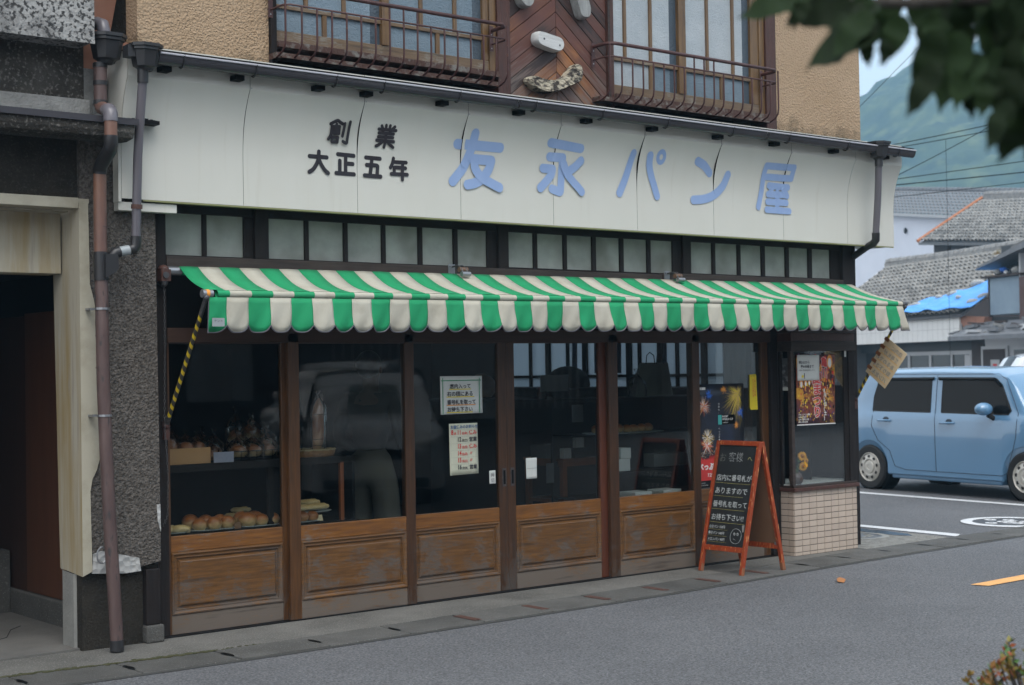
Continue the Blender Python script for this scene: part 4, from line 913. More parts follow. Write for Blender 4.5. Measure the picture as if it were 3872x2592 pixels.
# grey pipe at the left end of the signboard
p = empty('downpipe', (0, 0, 0), 'grey downpipe from the left end of the signboard gutter, bending left into the copper pipe', 'downpipe')
m = MB(); hopper(m, -0.275, -0.40, 3.375, 0.95); m.box(-0.39, -0.345, -0.43, -0.36, 3.335, 3.40, 'pipe dark'); m.build('hopper', None, p, smooth=25)
pr = 0.029
m = MB(); m.tube([(-0.288, -0.40, 3.28), (-0.287, -0.395, 3.20)], 0.031, 14, 'pipe dark')
m.build('socket', None, p, smooth=40)
m = MB(); m.tube([(-0.287, -0.40, 3.24), (-0.280, -0.34, 3.0), (-0.277, -0.30, 2.8), (-0.276, -0.262, 2.34)], pr - 0.003, 16); m.build('pipe', 'pipe grey', p, smooth=True)
m = MB(); m.tube([(-0.276, -0.278, 2.525), (-0.276, -0.276, 2.500)], 0.032, 14); m.build('collar', 'rust plate', p, smooth=40)
m = MB(); m.tube([(-0.276, -0.262, 2.345), (-0.278, -0.260, 2.290), (-0.292, -0.258, 2.272), (-0.315, -0.256, 2.266)], pr + 0.002, 14); m.build('elbow', 'pipe dark', p, smooth=True)
m = MB(); m.tube([(-0.315, -0.256, 2.266), (-0.375, -0.25, 2.253)], pr, 14); m.build('pipe', 'pipe bright', p, smooth=True)
m = MB(); m.tube([(-0.372, -0.25, 2.254), (-0.398, -0.25, 2.247), (-0.412, -0.25, 2.230), (-0.413, -0.25, 2.18)], pr + 0.003, 14); m.build('elbow', 'pipe dark', p, smooth=True)
# copper-brown pipe on the party wall
p = empty('downpipe', (0, 0, 0), 'long weathered copper brown downpipe running down the pebbled wall to the pavement', 'downpipe')
m = MB(); m.tube([(-0.545, 0.0, 3.52), (-0.50, -0.12, 3.545), (-0.472, -0.22, 3.545), (-0.462, -0.26, 3.53), (-0.458, -0.27, 3.49), (-0.456, -0.27, 3.46)], 0.037, 14); m.build('bend', 'pipe grey', p, smooth=True)
m = MB(); m.tube([(-0.456, -0.27, 3.485), (-0.456, -0.27, 3.42)], 0.035, 14); m.build('pipe', 'pipe copper', p, smooth=True)
m = MB(); hopper(m, -0.445, -0.27, 3.43, 1.05); m.build('hopper', None, p, smooth=25)
m = MB(); m.tube([(-0.475, -0.25, 3.315), (-0.475, -0.25, 3.07)], 0.037, 16); m.build('pipe', 'pipe maroon', p, smooth=True)
for z in (3.30, 3.20, 3.09):
    m = MB(); m.tube([(-0.475, -0.25, z - 0.012), (-0.475, -0.25, z + 0.012)], 0.041, 14); m.build('collar', 'pipe dark', p, smooth=40)
m = MB(); m.tube([(-0.475, -0.25, 3.09), (-0.475, -0.265, 3.06), (-0.49, -0.35, 3.035), (-0.50, -0.41, 3.025)], 0.038, 14); m.build('bend', 'pipe copper', p, smooth=True)
m = MB(); m.tube([(-0.495, -0.38, 3.028), (-0.504, -0.43, 3.018), (-0.507, -0.45, 2.995), (-0.507, -0.45, 2.955)], 0.040, 14); m.build('elbow', 'pipe grey', p, smooth=True)
m = MB(); m.tube([(-0.507, -0.45, 2.97), (-0.507, -0.45, 2.865)], 0.036, 14); m.build('pipe', 'pipe copper', p, smooth=True)
m = MB(); m.tube([(-0.507, -0.45, 2.875), (-0.507, -0.45, 2.83), (-0.503, -0.43, 2.80), (-0.484, -0.27, 2.74), (-0.480, -0.245, 2.715), (-0.480, -0.24, 2.69)], 0.039, 14); m.build('elbow', 'pipe dark', p, smooth=True)
m = MB(); m.tube([(-0.480, -0.24, 2.71), (-0.479, -0.235, 2.25)], 0.0365, 16); m.build('pipe', 'pipe copper', p, smooth=True)
m = MB(); m.tube([(-0.478, -0.235, 2.25), (-0.476, -0.235, 2.09)], 0.042, 16, 'pipe dark')
m.prism([(-0.475, 2.235), (-0.40, 2.235), (-0.396, 2.155), (-0.415, 2.135), (-0.475, 2.10)], (0, -0.295, 0), XA, ZA, (0, 0.07, 0), 'pipe dark'); m.build('junction', None, p, smooth=30)
m = MB(); m.tube([(-0.476, -0.235, 2.10), (-0.470, -0.235, 1.5), (-0.458, -0.235, 1.12), (-0.445, -0.24, 0.75), (-0.428, -0.245, 0.4), (-0.412, -0.25, 0.035)], [0.0365, 0.037, 0.037, 0.037, 0.037, 0.036], 16); m.build('pipe', 'pipe maroon', p, smooth=True)
m = MB(); m.tube([(-0.414, -0.25, 0.07), (-0.412, -0.25, 0.008)], 0.039, 16); m.build('shoe', 'pipe dark', p, smooth=40)
for z, x in ((1.93, -0.474), (1.33, -0.465)):
    m = MB(); m.tube([(x, -0.235, z - 0.006), (x, -0.235, z + 0.006)], 0.041, 16); m.box(x - 0.055, x - 0.03, -0.20, -0.125, z - 0.006, z + 0.006); m.build('clamp', 'steel', p)
m = MB(); m.tube([(-0.475 + 0.03 * math.cos(a), -0.205, 0.545 + 0.045 * math.sin(a)) for a in [k * 0.35 for k in range(19)]], 0.005, 6); m.build('clamp', 'steel', p)
for z in (1.78, 1.60, 2.39):
    m = MB(); m.tube([(-0.473, -0.235, z - 0.004), (-0.473, -0.235, z + 0.004)], 0.0385, 16); m.build('seam', 'pipe maroon', p, smooth=40)
# right pipe
p = empty('downpipe', (0, 0, 0), 'slim grey downpipe hanging from the right end of the signboard gutter', 'downpipe')
m = MB(); hopper(m, 6.37, -0.40, 3.375, 0.95); m.build('hopper', None, p, smooth=25)
m = MB(); m.tube([(6.37, -0.40, 3.285), (6.37, -0.40, 3.21)], 0.034, 14); m.build('socket', 'pipe dark', p, smooth=40)
m = MB(); m.tube([(6.37, -0.40, 3.25), (6.40, -0.36, 2.95), (6.425, -0.31, 2.62)], 0.029, 14); m.build('pipe', 'pipe grey', p, smooth=True)
m = MB(); m.tube([(6.422, -0.315, 2.66), (6.427, -0.31, 2.60), (6.435, -0.28, 2.575), (6.45, -0.20, 2.55), (6.50, 0.03, 2.46), (6.51, 0.07, 2.43)], [0.034, 0.034, 0.033, 0.030, 0.030, 0.030], 14); m.build('elbow', 'pipe dark', p, smooth=True)

# ================================================================== AWNING
aw = empty('awning', (0, 0, 0), 'green and cream striped shop awning with scalloped valance', 'awning')
def sk(x): return 0.0060 * x
EX = [-0.005] + [0.121 + 0.14085 * k for k in range(44)] + [6.316, 6.402]
EX = [-0.005] + [0.121 + 0.14085 * k for k in range(45)] + [6.402]   # stripe edges at the bar
def top_x(x): return 0.085 + (x + 0.005) * (6.395 - 0.085) / 6.407
YB, ZB = -0.575, 2.012
m = MB(); nv = 10
stripe = lambda i: 'canopy green' if i % 2 == 0 else 'canopy white'
for i in range(len(EX) - 1):
    a, b = EX[i], EX[i + 1]; mt = stripe(i); vs = []
    for u in (0, 0.5, 1):
        x0 = a + (b - a) * u; x1 = top_x(x0)
        for k in range(nv + 1):
            v = k / nv; x = x1 + (x0 - x1) * v; y = -0.075 + (YB + 0.008 + 0.075) * v
            z = (2.195 + sk(x)) + (ZB + 0.018 - 2.195) * v - 0.028 * math.sin(math.pi * v) * (1 - 0.25 * v) + 0.0035 * math.sin(x * 3.1 + v * 2) * math.sin(math.pi * v)
            vs.append((x, y, z + 0.0016 * math.sin(u * math.pi)))
    m.add(vs, [(p * (nv + 1) + q, p * (nv + 1) + q + 1, (p + 1) * (nv + 1) + q + 1, (p + 1) * (nv + 1) + q) for p in (0, 1) for q in range(nv)], mt)
m.build('canopy', None, aw, smooth=60, solid=0.0015)
m = MB()
for i in range(len(EX) - 1):
    a, b = EX[i], EX[i + 1]
    if a < 0.06 and i == 0: a = 0.045
    m.tube([(a + 0.018, YB, ZB - 0.004 + sk(a)), (b + 0.018, YB, ZB - 0.004 + sk(b))], 0.0205, 14, stripe(i), cap=False)
m.build('front_bar', None, aw, smooth=60)
m = MB(); m.tube([(-0.03, YB, ZB - 0.004), (0.035, YB, ZB - 0.004)], 0.023, 14, 'steel'); m.tube([(-0.008, YB, ZB - 0.004), (0.012, YB, ZB - 0.004)], 0.0245, 14, 'ink orange')
m.tube([(6.40, YB, ZB + 0.034), (6.46, YB, ZB + 0.034)], 0.023, 14, 'dark steel'); m.build('bar_end', None, aw, smooth=40)
# valance
vm = MB(); pm_ = []
def vy(x, v):
    fl = max(0.0, (x - 6.05) / 0.35) if x > 6.05 else 0
    return YB - 0.012 + 0.009 * math.sin(x * 22.3 + 1.3 * math.sin(x * 3.7)) * v + 0.007 * math.sin(x * 51 + v * 5) * v + 0.016 * math.sin(x * 5.1 + 1) * v - fl * 0.04 * v
DX = 0.0
for i in range(len(EX) - 1):
    a, b = EX[i], EX[i + 1]
    if i == 0: a = 0.008
    vs = []; nu = 10; nvv = 6
    full = 0.1408
    for p in range(nu + 1):
        u = p / nu; x = a + (b - a) * u
        uu = (x - (b - full)) / full if i == 0 else (x - a) / full
        uu = max(0, min(1, uu))
        dep = 0.160 + 0.040 * (1 - abs(2 * uu - 1) ** 3.0)
        if i == 0 and uu < 0.5: dep = 0.200
        if i == len(EX) - 2: dep = 0.200
        for q in range(nvv + 1):
            v = q / nvv; z = ZB - 0.024 + sk(x) - dep * v
            xx = x + (0.022 if x > 0.3 else 0.01) * v * min(1, x / 3) + 0.004 * math.sin(x * 9) * v + (0.03 * v if x > 6.3 else 0)
            cup = 0.010 * max(0, v - 0.75) * 4 * math.sin(math.pi * uu)
            vs.append((xx, vy(x, v) + cup, z))
        pm_.append(vs[-1])
    vm.add(vs, [(p * (nvv + 1) + q, p * (nvv + 1) + q + 1, (p + 1) * (nvv + 1) + q + 1, (p + 1) * (nvv + 1) + q) for p in range(nu) for q in range(nvv)], stripe(i))
vm.build('valance', None, aw, smooth=60, solid=0.0015)
m = MB(); m.tube(pm_, 0.0045, 5); m.tube([(0.008, vy(0.008, 0), ZB - 0.02), pm_[0]], 0.0035, 5); m.build('piping', 'piping', aw, smooth=True)
m = MB(); m.box(0.02, 0.098, YB - 0.026, YB - 0.0245, 1.822, 1.87); m.build('maker_label', 'pipe bright', aw)
t = text('テント', 0.016, (0.03, YB - 0.0272, 1.848), XA, ZA, 'ink', 'lettering', aw, sx=1.2)
# roller, brackets, side boxes
m = MB(); m.tube([(0.02, -0.07, 2.168), (6.40, -0.07, 2.205)], 0.024, 12); m.build('roller', 'canopy green', aw, smooth=True)
m = MB(); m.tube([(0.01, -0.075, 2.168), (0.095, -0.075, 2.168)], 0.0255, 12); m.build('roller_end', 'steel', aw, smooth=40)
m = MB(); m.box(-0.045, 0.015, -0.11, -0.031, 2.105, 2.175, 'red brown paint'); m.ball((-0.015, -0.07, 2.175), (0.032, 0.042, 0.028), 12, 8, 'red brown paint'); m.ball((-0.015, -0.07, 2.10), (0.026, 0.036, 0.03), 12, 8, 'dark steel')
m.tube([(-0.02, -0.12, 2.14), (-0.02, -0.115, 2.14)], 0.02, 10, 'dark steel'); m.build('gear_box', None, aw, smooth=40)
for x in (2.135, 4.20):
    z0 = 2.185 + sk(x); m = MB()
    m.box(x - 0.025, x + 0.03, -0.040, -0.0355, z0 - 0.005, z0 + 0.078, 'steel')
    for dz in (0.012, 0.062):
        for dxx in (-0.013, 0.018): m.lathe((x + dxx, -0.0405, z0 + dz), [(0.0, -0.002), (0.004, 0.0)], 8, 'black', 'y')
    m.tube([(x + 0.005, -0.042, z0 + 0.06), (x + 0.008, -0.10, z0 + 0.065), (x + 0.012, -0.135, z0 + 0.045), (x + 0.014, -0.15, z0 + 0.01)], 0.006, 8, 'dark steel')
    m.tube([(x + 0.045, -0.042, z0 + 0.06), (x + 0.048, -0.10, z0 + 0.065), (x + 0.052, -0.135, z0 + 0.045), (x + 0.054, -0.15, z0 + 0.01)], 0.006, 8, 'dark steel')
    m.tube([(x - 0.002, -0.125, z0 + 0.036), (x + 0.068, -0.125, z0 + 0.036)], 0.017, 12, 'roller roll')
    m.tube([(x - 0.002, -0.155, z0 + 0.006), (x + 0.068, -0.155, z0 + 0.006)], 0.017, 12, 'steel')
    m.build('support_bracket', None, aw, smooth=40)
def arm(x, zt):
    p0 = Vector((x + 0.01, -0.05, 1.26)); p1 = Vector((x, YB, zt - 0.03)); d = p1 - p0; Ln = d.length
    m = MB(); m.tube([(0, 0, 0.05), (0, 0, Ln - 0.10)], 0.0125, 12); o = m.build('arm', 'tape stripes', aw, smooth=40)
    o.location = p0; o.rotation_euler = d.to_track_quat('Z', 'Y').to_euler()
    u = d.normalized(); m = MB(); m.tube([p0 + u * (Ln - 0.11), p1 + u * 0.015], 0.0135, 10, 'dark steel'); m.ball(p1 + u * 0.01, 0.020, 10, 6, 'dark steel')
    m.ball(p0 - u * 0.01, 0.024, 10, 6, 'red brown paint'); m.box(p0.x - 0.018, p0.x + 0.018, -0.055, -0.031, 1.17, 1.28, 'red brown paint'); m.tube([p0, p0 + u * 0.06], 0.015, 10, 'dark steel')
    m.build('arm_joint', None, aw, smooth=40)
arm(-0.005, ZB - 0.004); arm(6.44, ZB + 0.034)
m = MB(); 
cp = [(-0.012, -0.075, 2.09), (-0.010, -0.07, 1.7), (-0.018, -0.07, 1.3), (0.004, -0.065, 0.95), (0.0, -0.06, 0.72), (-0.03, -0.055, 0.66)]
for (a, b) in zip(cp, cp[1:]):
    a, b = Vector(a), Vector(b); k = int((b - a).length / 0.022)
    for j in range(k):
        c = a.lerp(b, (j + .5) / k); w = 0.006 if j % 2 else 0.0015; w2 = 0.0015 if j % 2 else 0.006
        m.tube([c + Vector((w * math.cos(t), w2 * math.cos(t), 0.013 * math.sin(t))) for t in [q * math.pi / 3 for q in range(7)]], 0.0016, 4)
o = m.build('chain', 'dark steel', aw)

# ================================================================== GUARD RAILS UNDER THE UPPER WINDOWS
def guard(x0, x1, label, lz=0.0):
    r = empty('window_guard_rail', (0, 0, 0), label, 'railing'); y = -0.315; zt, zm, zb = 3.897 + lz, 3.802 + lz, 3.500 + lz
    m = MB(); m.tube([(x0 - 0.0, -0.132, zt), (x0 - 0.005, y + 0.05, zt), (x0 + 0.04, y, zt), (x1 - 0.05, y, zt), (x1, y + 0.05, zt), (x1 + 0.005, -0.132, zt)], 0.0135, 10); m.build('top_rail', 'iron rail', r, smooth=True)
    m = MB(); m.tube([(x0 - 0.0, -0.132, zm), (x0 - 0.003, y + 0.04, zm), (x0 + 0.03, y, zm), (x1 - 0.04, y, zm), (x1, y + 0.04, zm), (x1 + 0.003, -0.132, zm)], 0.0065, 8); m.build('middle_rail', 'iron rail', r, smooth=True)
    m = MB(); m.box(x0 + 0.02, x1 - 0.02, -0.225, -0.195, zb - 0.008, zb + 0.004); m.build('bottom_rail', 'rusty sill', r)
    m = MB(); m.box(x0, x1 + 0.0, -0.195, -0.10, zb - 0.006, zb + 0.03); m.build('ledge', 'rusty sill', r)
    n = int(round((x1 - x0) / 0.107))
    for i in range(n + 1):
        x = x0 + (x1 - x0) * i / n; top = zt if abs(i - n * 0.52) < 1.6 else zm
        if i in (0, n): top = zt
        yy = y + (0.012 if i in (0, n) else 0)
        m = MB(); m.tube([(x, yy, top), (x, yy, zb + 0.10), (x, yy + 0.008, zb + 0.055), (x, yy + 0.035, zb + 0.022), (x, yy + 0.085, zb + 0.002), (x, yy + 0.112, zb - 0.004)], 0.0068, 7); m.build('bar', 'iron rail', r, smooth=True)
    for xe in (x0, x1):
        m = MB(); m.box(xe - 0.018, xe + 0.014, -0.1315, -0.128, zm - 0.05, zt + 0.03, 'iron rail')
        for zz in (zt - 0.03, zm - 0.03): m.lathe((xe - 0.002, -0.1325, zz), [(0, -0.003), (0.005, 0.0)], 8, 'steel', 'y')
        m.build('fixing_plate', None, r)
guard(0.70, 2.445, 'curved rusty iron guard rail under the left upper window')
guard(3.395, 5.225, 'curved rusty iron guard rail under the right upper window', 0.003)

# ================================================================== DRIFTWOOD FACE
def drift(pts, lab, mat, y0=-0.112, th=0.075, holes=()):
    t = empty('driftwood', (0, 0, 0), lab, 'driftwood'); P = [Vector(p) for p in pts]; c = sum(P, Vector((0, 0))) / len(P)
    m = MB(); N = len(P); rings = [(1.0, 0.0), (1.03, 0.35), (1.0, 0.8), (0.93, 1.0)]
    vs = [(c.x + (p.x - c.x) * s, y0 - th * h, c.y + (p.y - c.y) * s) for s, h in rings for p in P]
    fs = [(i * N + k, i * N + (k + 1) % N, (i + 1) * N + (k + 1) % N, (i + 1) * N + k) for i in range(3) for k in range(N)] + [tuple(3 * N + k for k in range(N))]
    m.add(vs, fs); m.build('wood', mat, t, smooth=50)
    for (x, z) in holes:
        m = MB(); m.lathe((x, y0 - th - 0.001, z), [(0.0, 0.0), (0.008, 0.0), (0.008, 0.004)], 10, axis='y'); m.build('nail', 'dark steel', t)
def loop(pts, k=6):
    out = []; P = [Vector(p) for p in pts]; n = len(P)
    for i in range(n):
        p0, p1, p2, p3 = P[i - 1], P[i], P[(i + 1) % n], P[(i + 2) % n]
        for j in range(k):
            t = j / k; out.append(0.5 * ((2 * p1) + (p2 - p0) * t + (2 * p0 - 5 * p1 + 4 * p2 - p3) * t * t + (3 * p1 - p0 - 3 * p2 + p3) * t ** 3))
    return out
drift(loop([(2.838, 3.935), (2.95, 3.925), (3.040, 3.910), (3.068, 3.875), (3.058, 3.835), (3.015, 3.815), (2.92, 3.825), (2.835, 3.845), (2.812, 3.885)]), 'smooth white driftwood block, the nose of the wooden face', 'driftwood white', holes=((2.875, 3.885), (3.02, 3.855)))
drift(loop([(2.745, 3.60), (2.790, 3.612), (2.87, 3.598), (2.97, 3.602), (3.07, 3.638), (3.13, 3.695), (3.185, 3.742), (3.235, 3.735), (3.252, 3.685), (3.228, 3.628), (3.15, 3.588), (3.05, 3.545), (2.94, 3.512), (2.84, 3.515), (2.775, 3.538), (2.740, 3.570)]), 'knobbly mottled driftwood curving up like a smiling mouth', 'driftwood burl', holes=((3.20, 3.67),))
drift(loop([(2.66, 4.28), (2.74, 4.29), (2.790, 4.20), (2.788, 4.13), (2.752, 4.095), (2.705, 4.100), (2.672, 4.135), (2.650, 4.20)]), 'grey driftwood piece above the nose, the left eye', 'driftwood grey')
drift(loop([(3.17, 4.38), (3.25, 4.39), (3.30, 4.25), (3.33, 4.16), (3.322, 4.105), (3.280, 4.085), (3.235, 4.10), (3.205, 4.17), (3.175, 4.27)]), 'long grey driftwood piece above the nose, the right eye', 'driftwood grey')

# ================================================================== LEFT NEIGHBOUR
nb = empty('neighbour_building', (0, 0, 0), 'shabby building with pebbled wall and open doorway left of the bakery', 'building')
PW = -0.12
m = MB()
m.prism([(-0.55, 0.445), (-0.30, 0.43), (-0.075, 0.47), (-0.077, 1.0), (-0.084, 2.0), (-0.090, 2.935), (-0.55, 2.935)], (0, PW, 0), XA, ZA, (0, 0.03, 0)); m.build('pebble_wall', 'pebble', nb)
B('pebble_wall', -4.0, -0.5505, PW + 0.03, -0.05, 2.5605, 2.935, 'dark stucco', nb)
B('wall_core', -0.545, -0.0855, -0.088, 0.10, 0.43, 2.93, 'dark stucco', nb)
m = MB(); m.prism([(-0.545, 0.0), (-0.175, 0.0), (-0.175, 0.435), (-0.545, 0.455)], (0, -0.085, 0), XA, ZA, (0, 0.2, 0)); m.build('plinth', 'dark stucco', nb)
B('foot_post', -0.172, -0.082, -0.125, -0.03, 0.104, 0.428, 'dark timber upright', nb, 0.006)
B('foot_stone', -0.178, -0.062, -0.135, -0.03, 0.0, 0.1035, 'drain concrete', nb, 0.012)
# cream plaster: face with broken edge and the reveal
m = MB()
jag = [(-0.506, 2.53), (-0.502, 2.30), (-0.500, 2.075), (-0.478, 1.99), (-0.468, 1.93), (-0.472, 1.85), (-0.462, 1.76), (-0.466, 1.64), (-0.455, 1.52), (-0.450, 1.40), (-0.456, 1.28), (-0.446, 1.17), (-0.450, 1.09), (-0.470, 1.02), (-0.497, 0.97), (-0.510, 0.90), (-0.507, 0.70), (-0.503, 0.45)]
m.prism([(-0.5605, 0.425)] + jag[::-1] + [(-0.5605, 2.53)], (0, PW - 0.016, 0), XA, ZA, (0, 0.0155, 0)); m.build('plaster_face', 'cream plaster edge', nb)
m = MB(); m.add([(-0.561, PW - 0.016, 0.425), (-0.561, PW - 0.016, 2.53), (-0.552, 0.27, 2.53), (-0.552, 0.20, 0.445)], [(0, 1, 2, 3)])
m.build('plaster_reveal', 'cream plaster', nb)
B('reveal_core', -0.5515, -0.5455, -0.13, 0.19, 0.44, 2.53, 'cream plaster edge', nb)
m = MB(); m.prism([(-0.502, 0.437), (-0.495, 0.545), (-0.44, 0.56), (-0.40, 0.545), (-0.33, 0.53), (-0.25, 0.51), (-0.215, 0.500), (-0.205, 0.425), (-0.30, 0.420), (-0.42, 0.43)], (0, PW - 0.010, 0), XA, ZA, (0, 0.0095, 0)); m.build('mortar_patch', 'mortar', nb)
m = MB(); m.prism([(-0.100, 0.80), (-0.078, 0.80), (-0.076, 0.64), (-0.094, 0.70)], (0, PW - 0.006, 0), XA, ZA, (0, 0.006, 0)); m.build('mortar_patch', 'mortar', nb)
m = MB(); m.add([(-0.562, -0.01, 0.0), (-0.562, 0.145, 0.0), (-0.562, 0.145, 0.44), (-0.562, -0.01, 0.43), (-0.50, -0.03, 0.0), (-0.50, -0.03, 0.43)], [(0, 1, 2, 3), (4, 0, 3, 5)])
m.build('jamb_foot', 'pale concrete', nb)
# lintel and shutter box
B('lintel', -2.4, -0.5612, PW - 0.016, 0.0, 2.50, 2.56, 'cream plaster edge', nb, 0.003)
B('lintel', -0.561, -0.50, PW - 0.014, PW - 0.0005, 2.5305, 2.556, 'cream plaster edge', nb)
B('shutter_box', -2.4, -0.565, 0.111, 0.30, 2.145, 2.4995, 'cream plaster', nb, 0.003)
B('shutter_soffit', -2.4, -0.5655, 0.001, 0.110, 2.49, 2.4995, 'cream plaster edge', nb)
# passage behind the doorway
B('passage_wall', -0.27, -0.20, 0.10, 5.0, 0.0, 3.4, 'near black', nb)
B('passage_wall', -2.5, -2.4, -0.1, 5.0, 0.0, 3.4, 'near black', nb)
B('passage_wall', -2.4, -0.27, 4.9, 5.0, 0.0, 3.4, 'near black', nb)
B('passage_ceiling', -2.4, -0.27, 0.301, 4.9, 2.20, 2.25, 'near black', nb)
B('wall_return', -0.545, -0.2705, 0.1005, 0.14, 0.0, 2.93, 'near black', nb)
B('front_wall', -4.0, -2.4, -0.09, -0.05, 0.0, 2.56, 'dark stucco', nb)
m = MB(); m.box(-0.302, -0.2705, 0.45, 1.34, 0.17, 1.965); m.build('plywood_panel', 'plywood', nb, bevel=0.002)
m = MB(); m.box(-0.298, -0.2705, 1.345, 2.30, 0.13, 1.95); m.build('plywood_panel', 'plywood shaded', nb, bevel=0.002)
m = MB(); m.box(-0.33, -0.2705, 0.20, 2.6, 0.0, 0.165); m.build('passage_kerb', 'drain concrete', nb, bevel=0.01)
m = MB(); m.box(-0.42, -0.33, 1.55, 1.70, 0.0, 0.42); m.build('passage_stub', 'drain concrete', nb, bevel=0.01)
B('passage_floor', -2.4, -0.27, -0.05, 4.9, 0.0005, 0.012, 'concrete dark', nb)
m = MB(); m.tube([(-0.98, 0.35, 0.0125), (-0.80, 0.55, 0.0125), (-0.72, 0.60, 0.0125), (-0.60, 0.85, 0.0125), (-0.50, 0.95, 0.0125)], 0.0028, 4); m.build('crack', 'black', nb)
# canopy slab, band and overhanging upper storey
m = MB(); m.prism([(-0.06, 3.035), (-0.385, 2.985), (-0.385, 2.915), (-0.37, 2.885), (-0.28, 2.875), (-0.12, 2.885)], (-4.0, 0, 0), (0, 1, 0), ZA, (3.665, 0, 0)); m.build('canopy', 'grimy stucco', nb)
m = MB(); m.add([(-4.0, -0.40, 2.990), (-0.315, -0.40, 2.990), (-0.315, -0.05, 3.038), (-4.0, -0.05, 3.050), (-4.0, -0.40, 2.955), (-0.315, -0.40, 2.955)], [(0, 1, 2, 3), (4, 5, 1, 0)])
m.build('canopy_sheet', 'gutter brown', nb, solid=0.004)
B('band', -4.0, -0.50, PW - 0.05, -0.02, 3.030, 3.115, 'grey stucco', nb, 0.004)
B('upper_wall', -4.0, -0.525, PW - 0.02, 0.0, 3.1155, 3.46, 'grimy stucco', nb)
B('upper_wall', -0.5245, -0.40, -0.13, 0.0, 2.936, 3.30, 'grey stucco', nb)
B('overhang', -4.0, -0.555, -0.36, 0.0, 3.405, 5.6, 'stained stucco', nb)
B('overhang_edge', -4.0, -0.5545, -0.364, -0.3605, 3.392, 3.412, 'stained stucco', nb)
m = MB(); m.prism([(-0.54, 3.30), (-0.30, 3.30), (-0.18, 3.9), (-0.18, 4.6), (-0.54, 4.6)], (0, 0.12, 0), XA, ZA, (0, 0.02, 0)); m.build('gap_sheet', 'rust sheet', nb)
B('gap_wall', -0.555, -0.18, 0.30, 0.36, 2.93, 5.6, 'black', nb)
m = MB(); m.prism([(-0.5, 3.60), (-0.34, 3.47), (-0.18, 3.46), (-0.18, 3.50), (-0.33, 3.53), (-0.46, 3.66)], (0, -0.02, 0), XA, ZA, (0, 0.03, 0)); m.build('gap_flashing', 'rust sheet', nb)
random.seed(4); m = MB()
for k in range(14): x = -0.33 + k * 0.014; m.box(x, x + 0.014, -0.29, -0.13, 2.99, 3.010 + random.uniform(0, 0.012))
m.build('broken_flashing', 'near black', nb)
# ================================================================== NOTICES ON THE DOOR GLASS
def paper(name, corners, mat, label, cat, y, thick=0.0008, curl=0.0):
    """thin sheet in a plane of constant y; corners (x, z) counter-clockwise from bottom left"""
    t = empty(name, (0, 0, 0), label, cat); n = 6; m = MB()
    bl, br, tr, tl = [Vector(c) for c in corners]
    def f(u, v):
        p = bl.lerp(br, u).lerp(tl.lerp(tr, u), v); return (p.x, y - curl * (math.sin(u * 9 + v * 4) * 0.3 + (max(0, u - 0.8) * 5) ** 2 * (1 - v)), p.y)
    m.grid(f, 8, 8); m.build('sheet', mat, t, smooth=True, solid=thick); return t
yg = 0.0125
n1 = paper('door_notice', [(2.064, 1.253), (2.425, 1.255), (2.424, 1.512), (2.063, 1.514)], 'paper', 'white handwritten notice with green border lines taped inside the centre door glass', 'notice', yg, curl=0.002)
yt = yg - 0.0045
for i, (s, x, z, sz, uw, um) in enumerate((('店内入って', 2.140, 1.430, 0.036, 0.185, 'ink yellow'), ('右の棚にある', 2.116, 1.378, 0.037, 0.235, 'ink yellow'), ('番号札を取って', 2.116, 1.322, 0.035, 0.245, 'ink orange'), ('お待ち下さい', 2.116, 1.272, 0.036, 0.22, 'ink yellow'))):
    text(s, sz, (x, yt - 0.0006, z), XA, ZA, 'ink', 'lettering', n1, bold=0.0007, sx=1.02)
    MB().box(x - 0.004, x + uw, yt - 0.0002, yt, z - 0.010, z - 0.0045).build('underline', um, n1)
m = MB(); m.box(2.078, 2.084, yt - 0.0002, yt, 1.256, 1.502); m.box(2.394, 2.400, yt - 0.0002, yt, 1.258, 1.500); m.box(2.068, 2.412, yt - 0.0004, yt - 0.0002, 1.480, 1.486); m.build('border', 'ink green', n1)
n2 = paper('holiday_notice', [(2.136, 0.835), (2.382, 0.838), (2.377, 1.188), (2.132, 1.188)], 'paper cream', 'cream holiday calendar notice with red and black dates below the white notice', 'notice', yg)
text('お盆休みのお知らせ', 0.0265, (2.140, yt, 1.155), XA, ZA, 'ink blue', 'lettering', n2, bold=0.0006, sx=1.0)
for i, (d, w, s, c) in enumerate((('8月11日', '(金)', '休み', 'ink red'), ('12日', '(土)', '営業', 'ink'), ('13日', '(日)', '休み', 'ink red'), ('14日', '(月)', '〃', 'ink red'), ('15日', '(火)', '〃', 'ink red'), ('16日', '(水)', '営業', 'ink'))):
    z = 1.112 - i * 0.0475
    num = d.replace('月', ' ').replace('日', '')
    if i == 0: text('8', 0.046, (2.146, yt, z), XA, ZA, c, 'lettering', n2, bold=0.0012, sx=0.85); text('月', 0.020, (2.170, yt, z), XA, ZA, c, 'lettering', n2, bold=0.0006)
    text(d[-3:-1], 0.044, (2.198, yt, z), XA, ZA, c, 'lettering', n2, bold=0.0010, sx=0.80)
    text('日', 0.020, (2.238, yt, z), XA, ZA, c, 'lettering', n2, bold=0.0006); text(w, 0.022, (2.258, yt, z), XA, ZA, c, 'lettering', n2, bold=0.0005, sx=0.8)
    text(s, 0.034, (2.300, yt, z), XA, ZA, c, 'lettering', n2, bold=0.0008)
m = MB()
for i in range(6): m.box(2.142, 2.374, yt + 0.0010, yt + 0.0012, 1.1455 - i * 0.0475, 1.1462 - i * 0.0475)
m.box(2.292, 2.2927, yt + 0.0012, yt + 0.0014, 0.86, 1.146); m.build('ruled_lines', 'ink grey', n2)
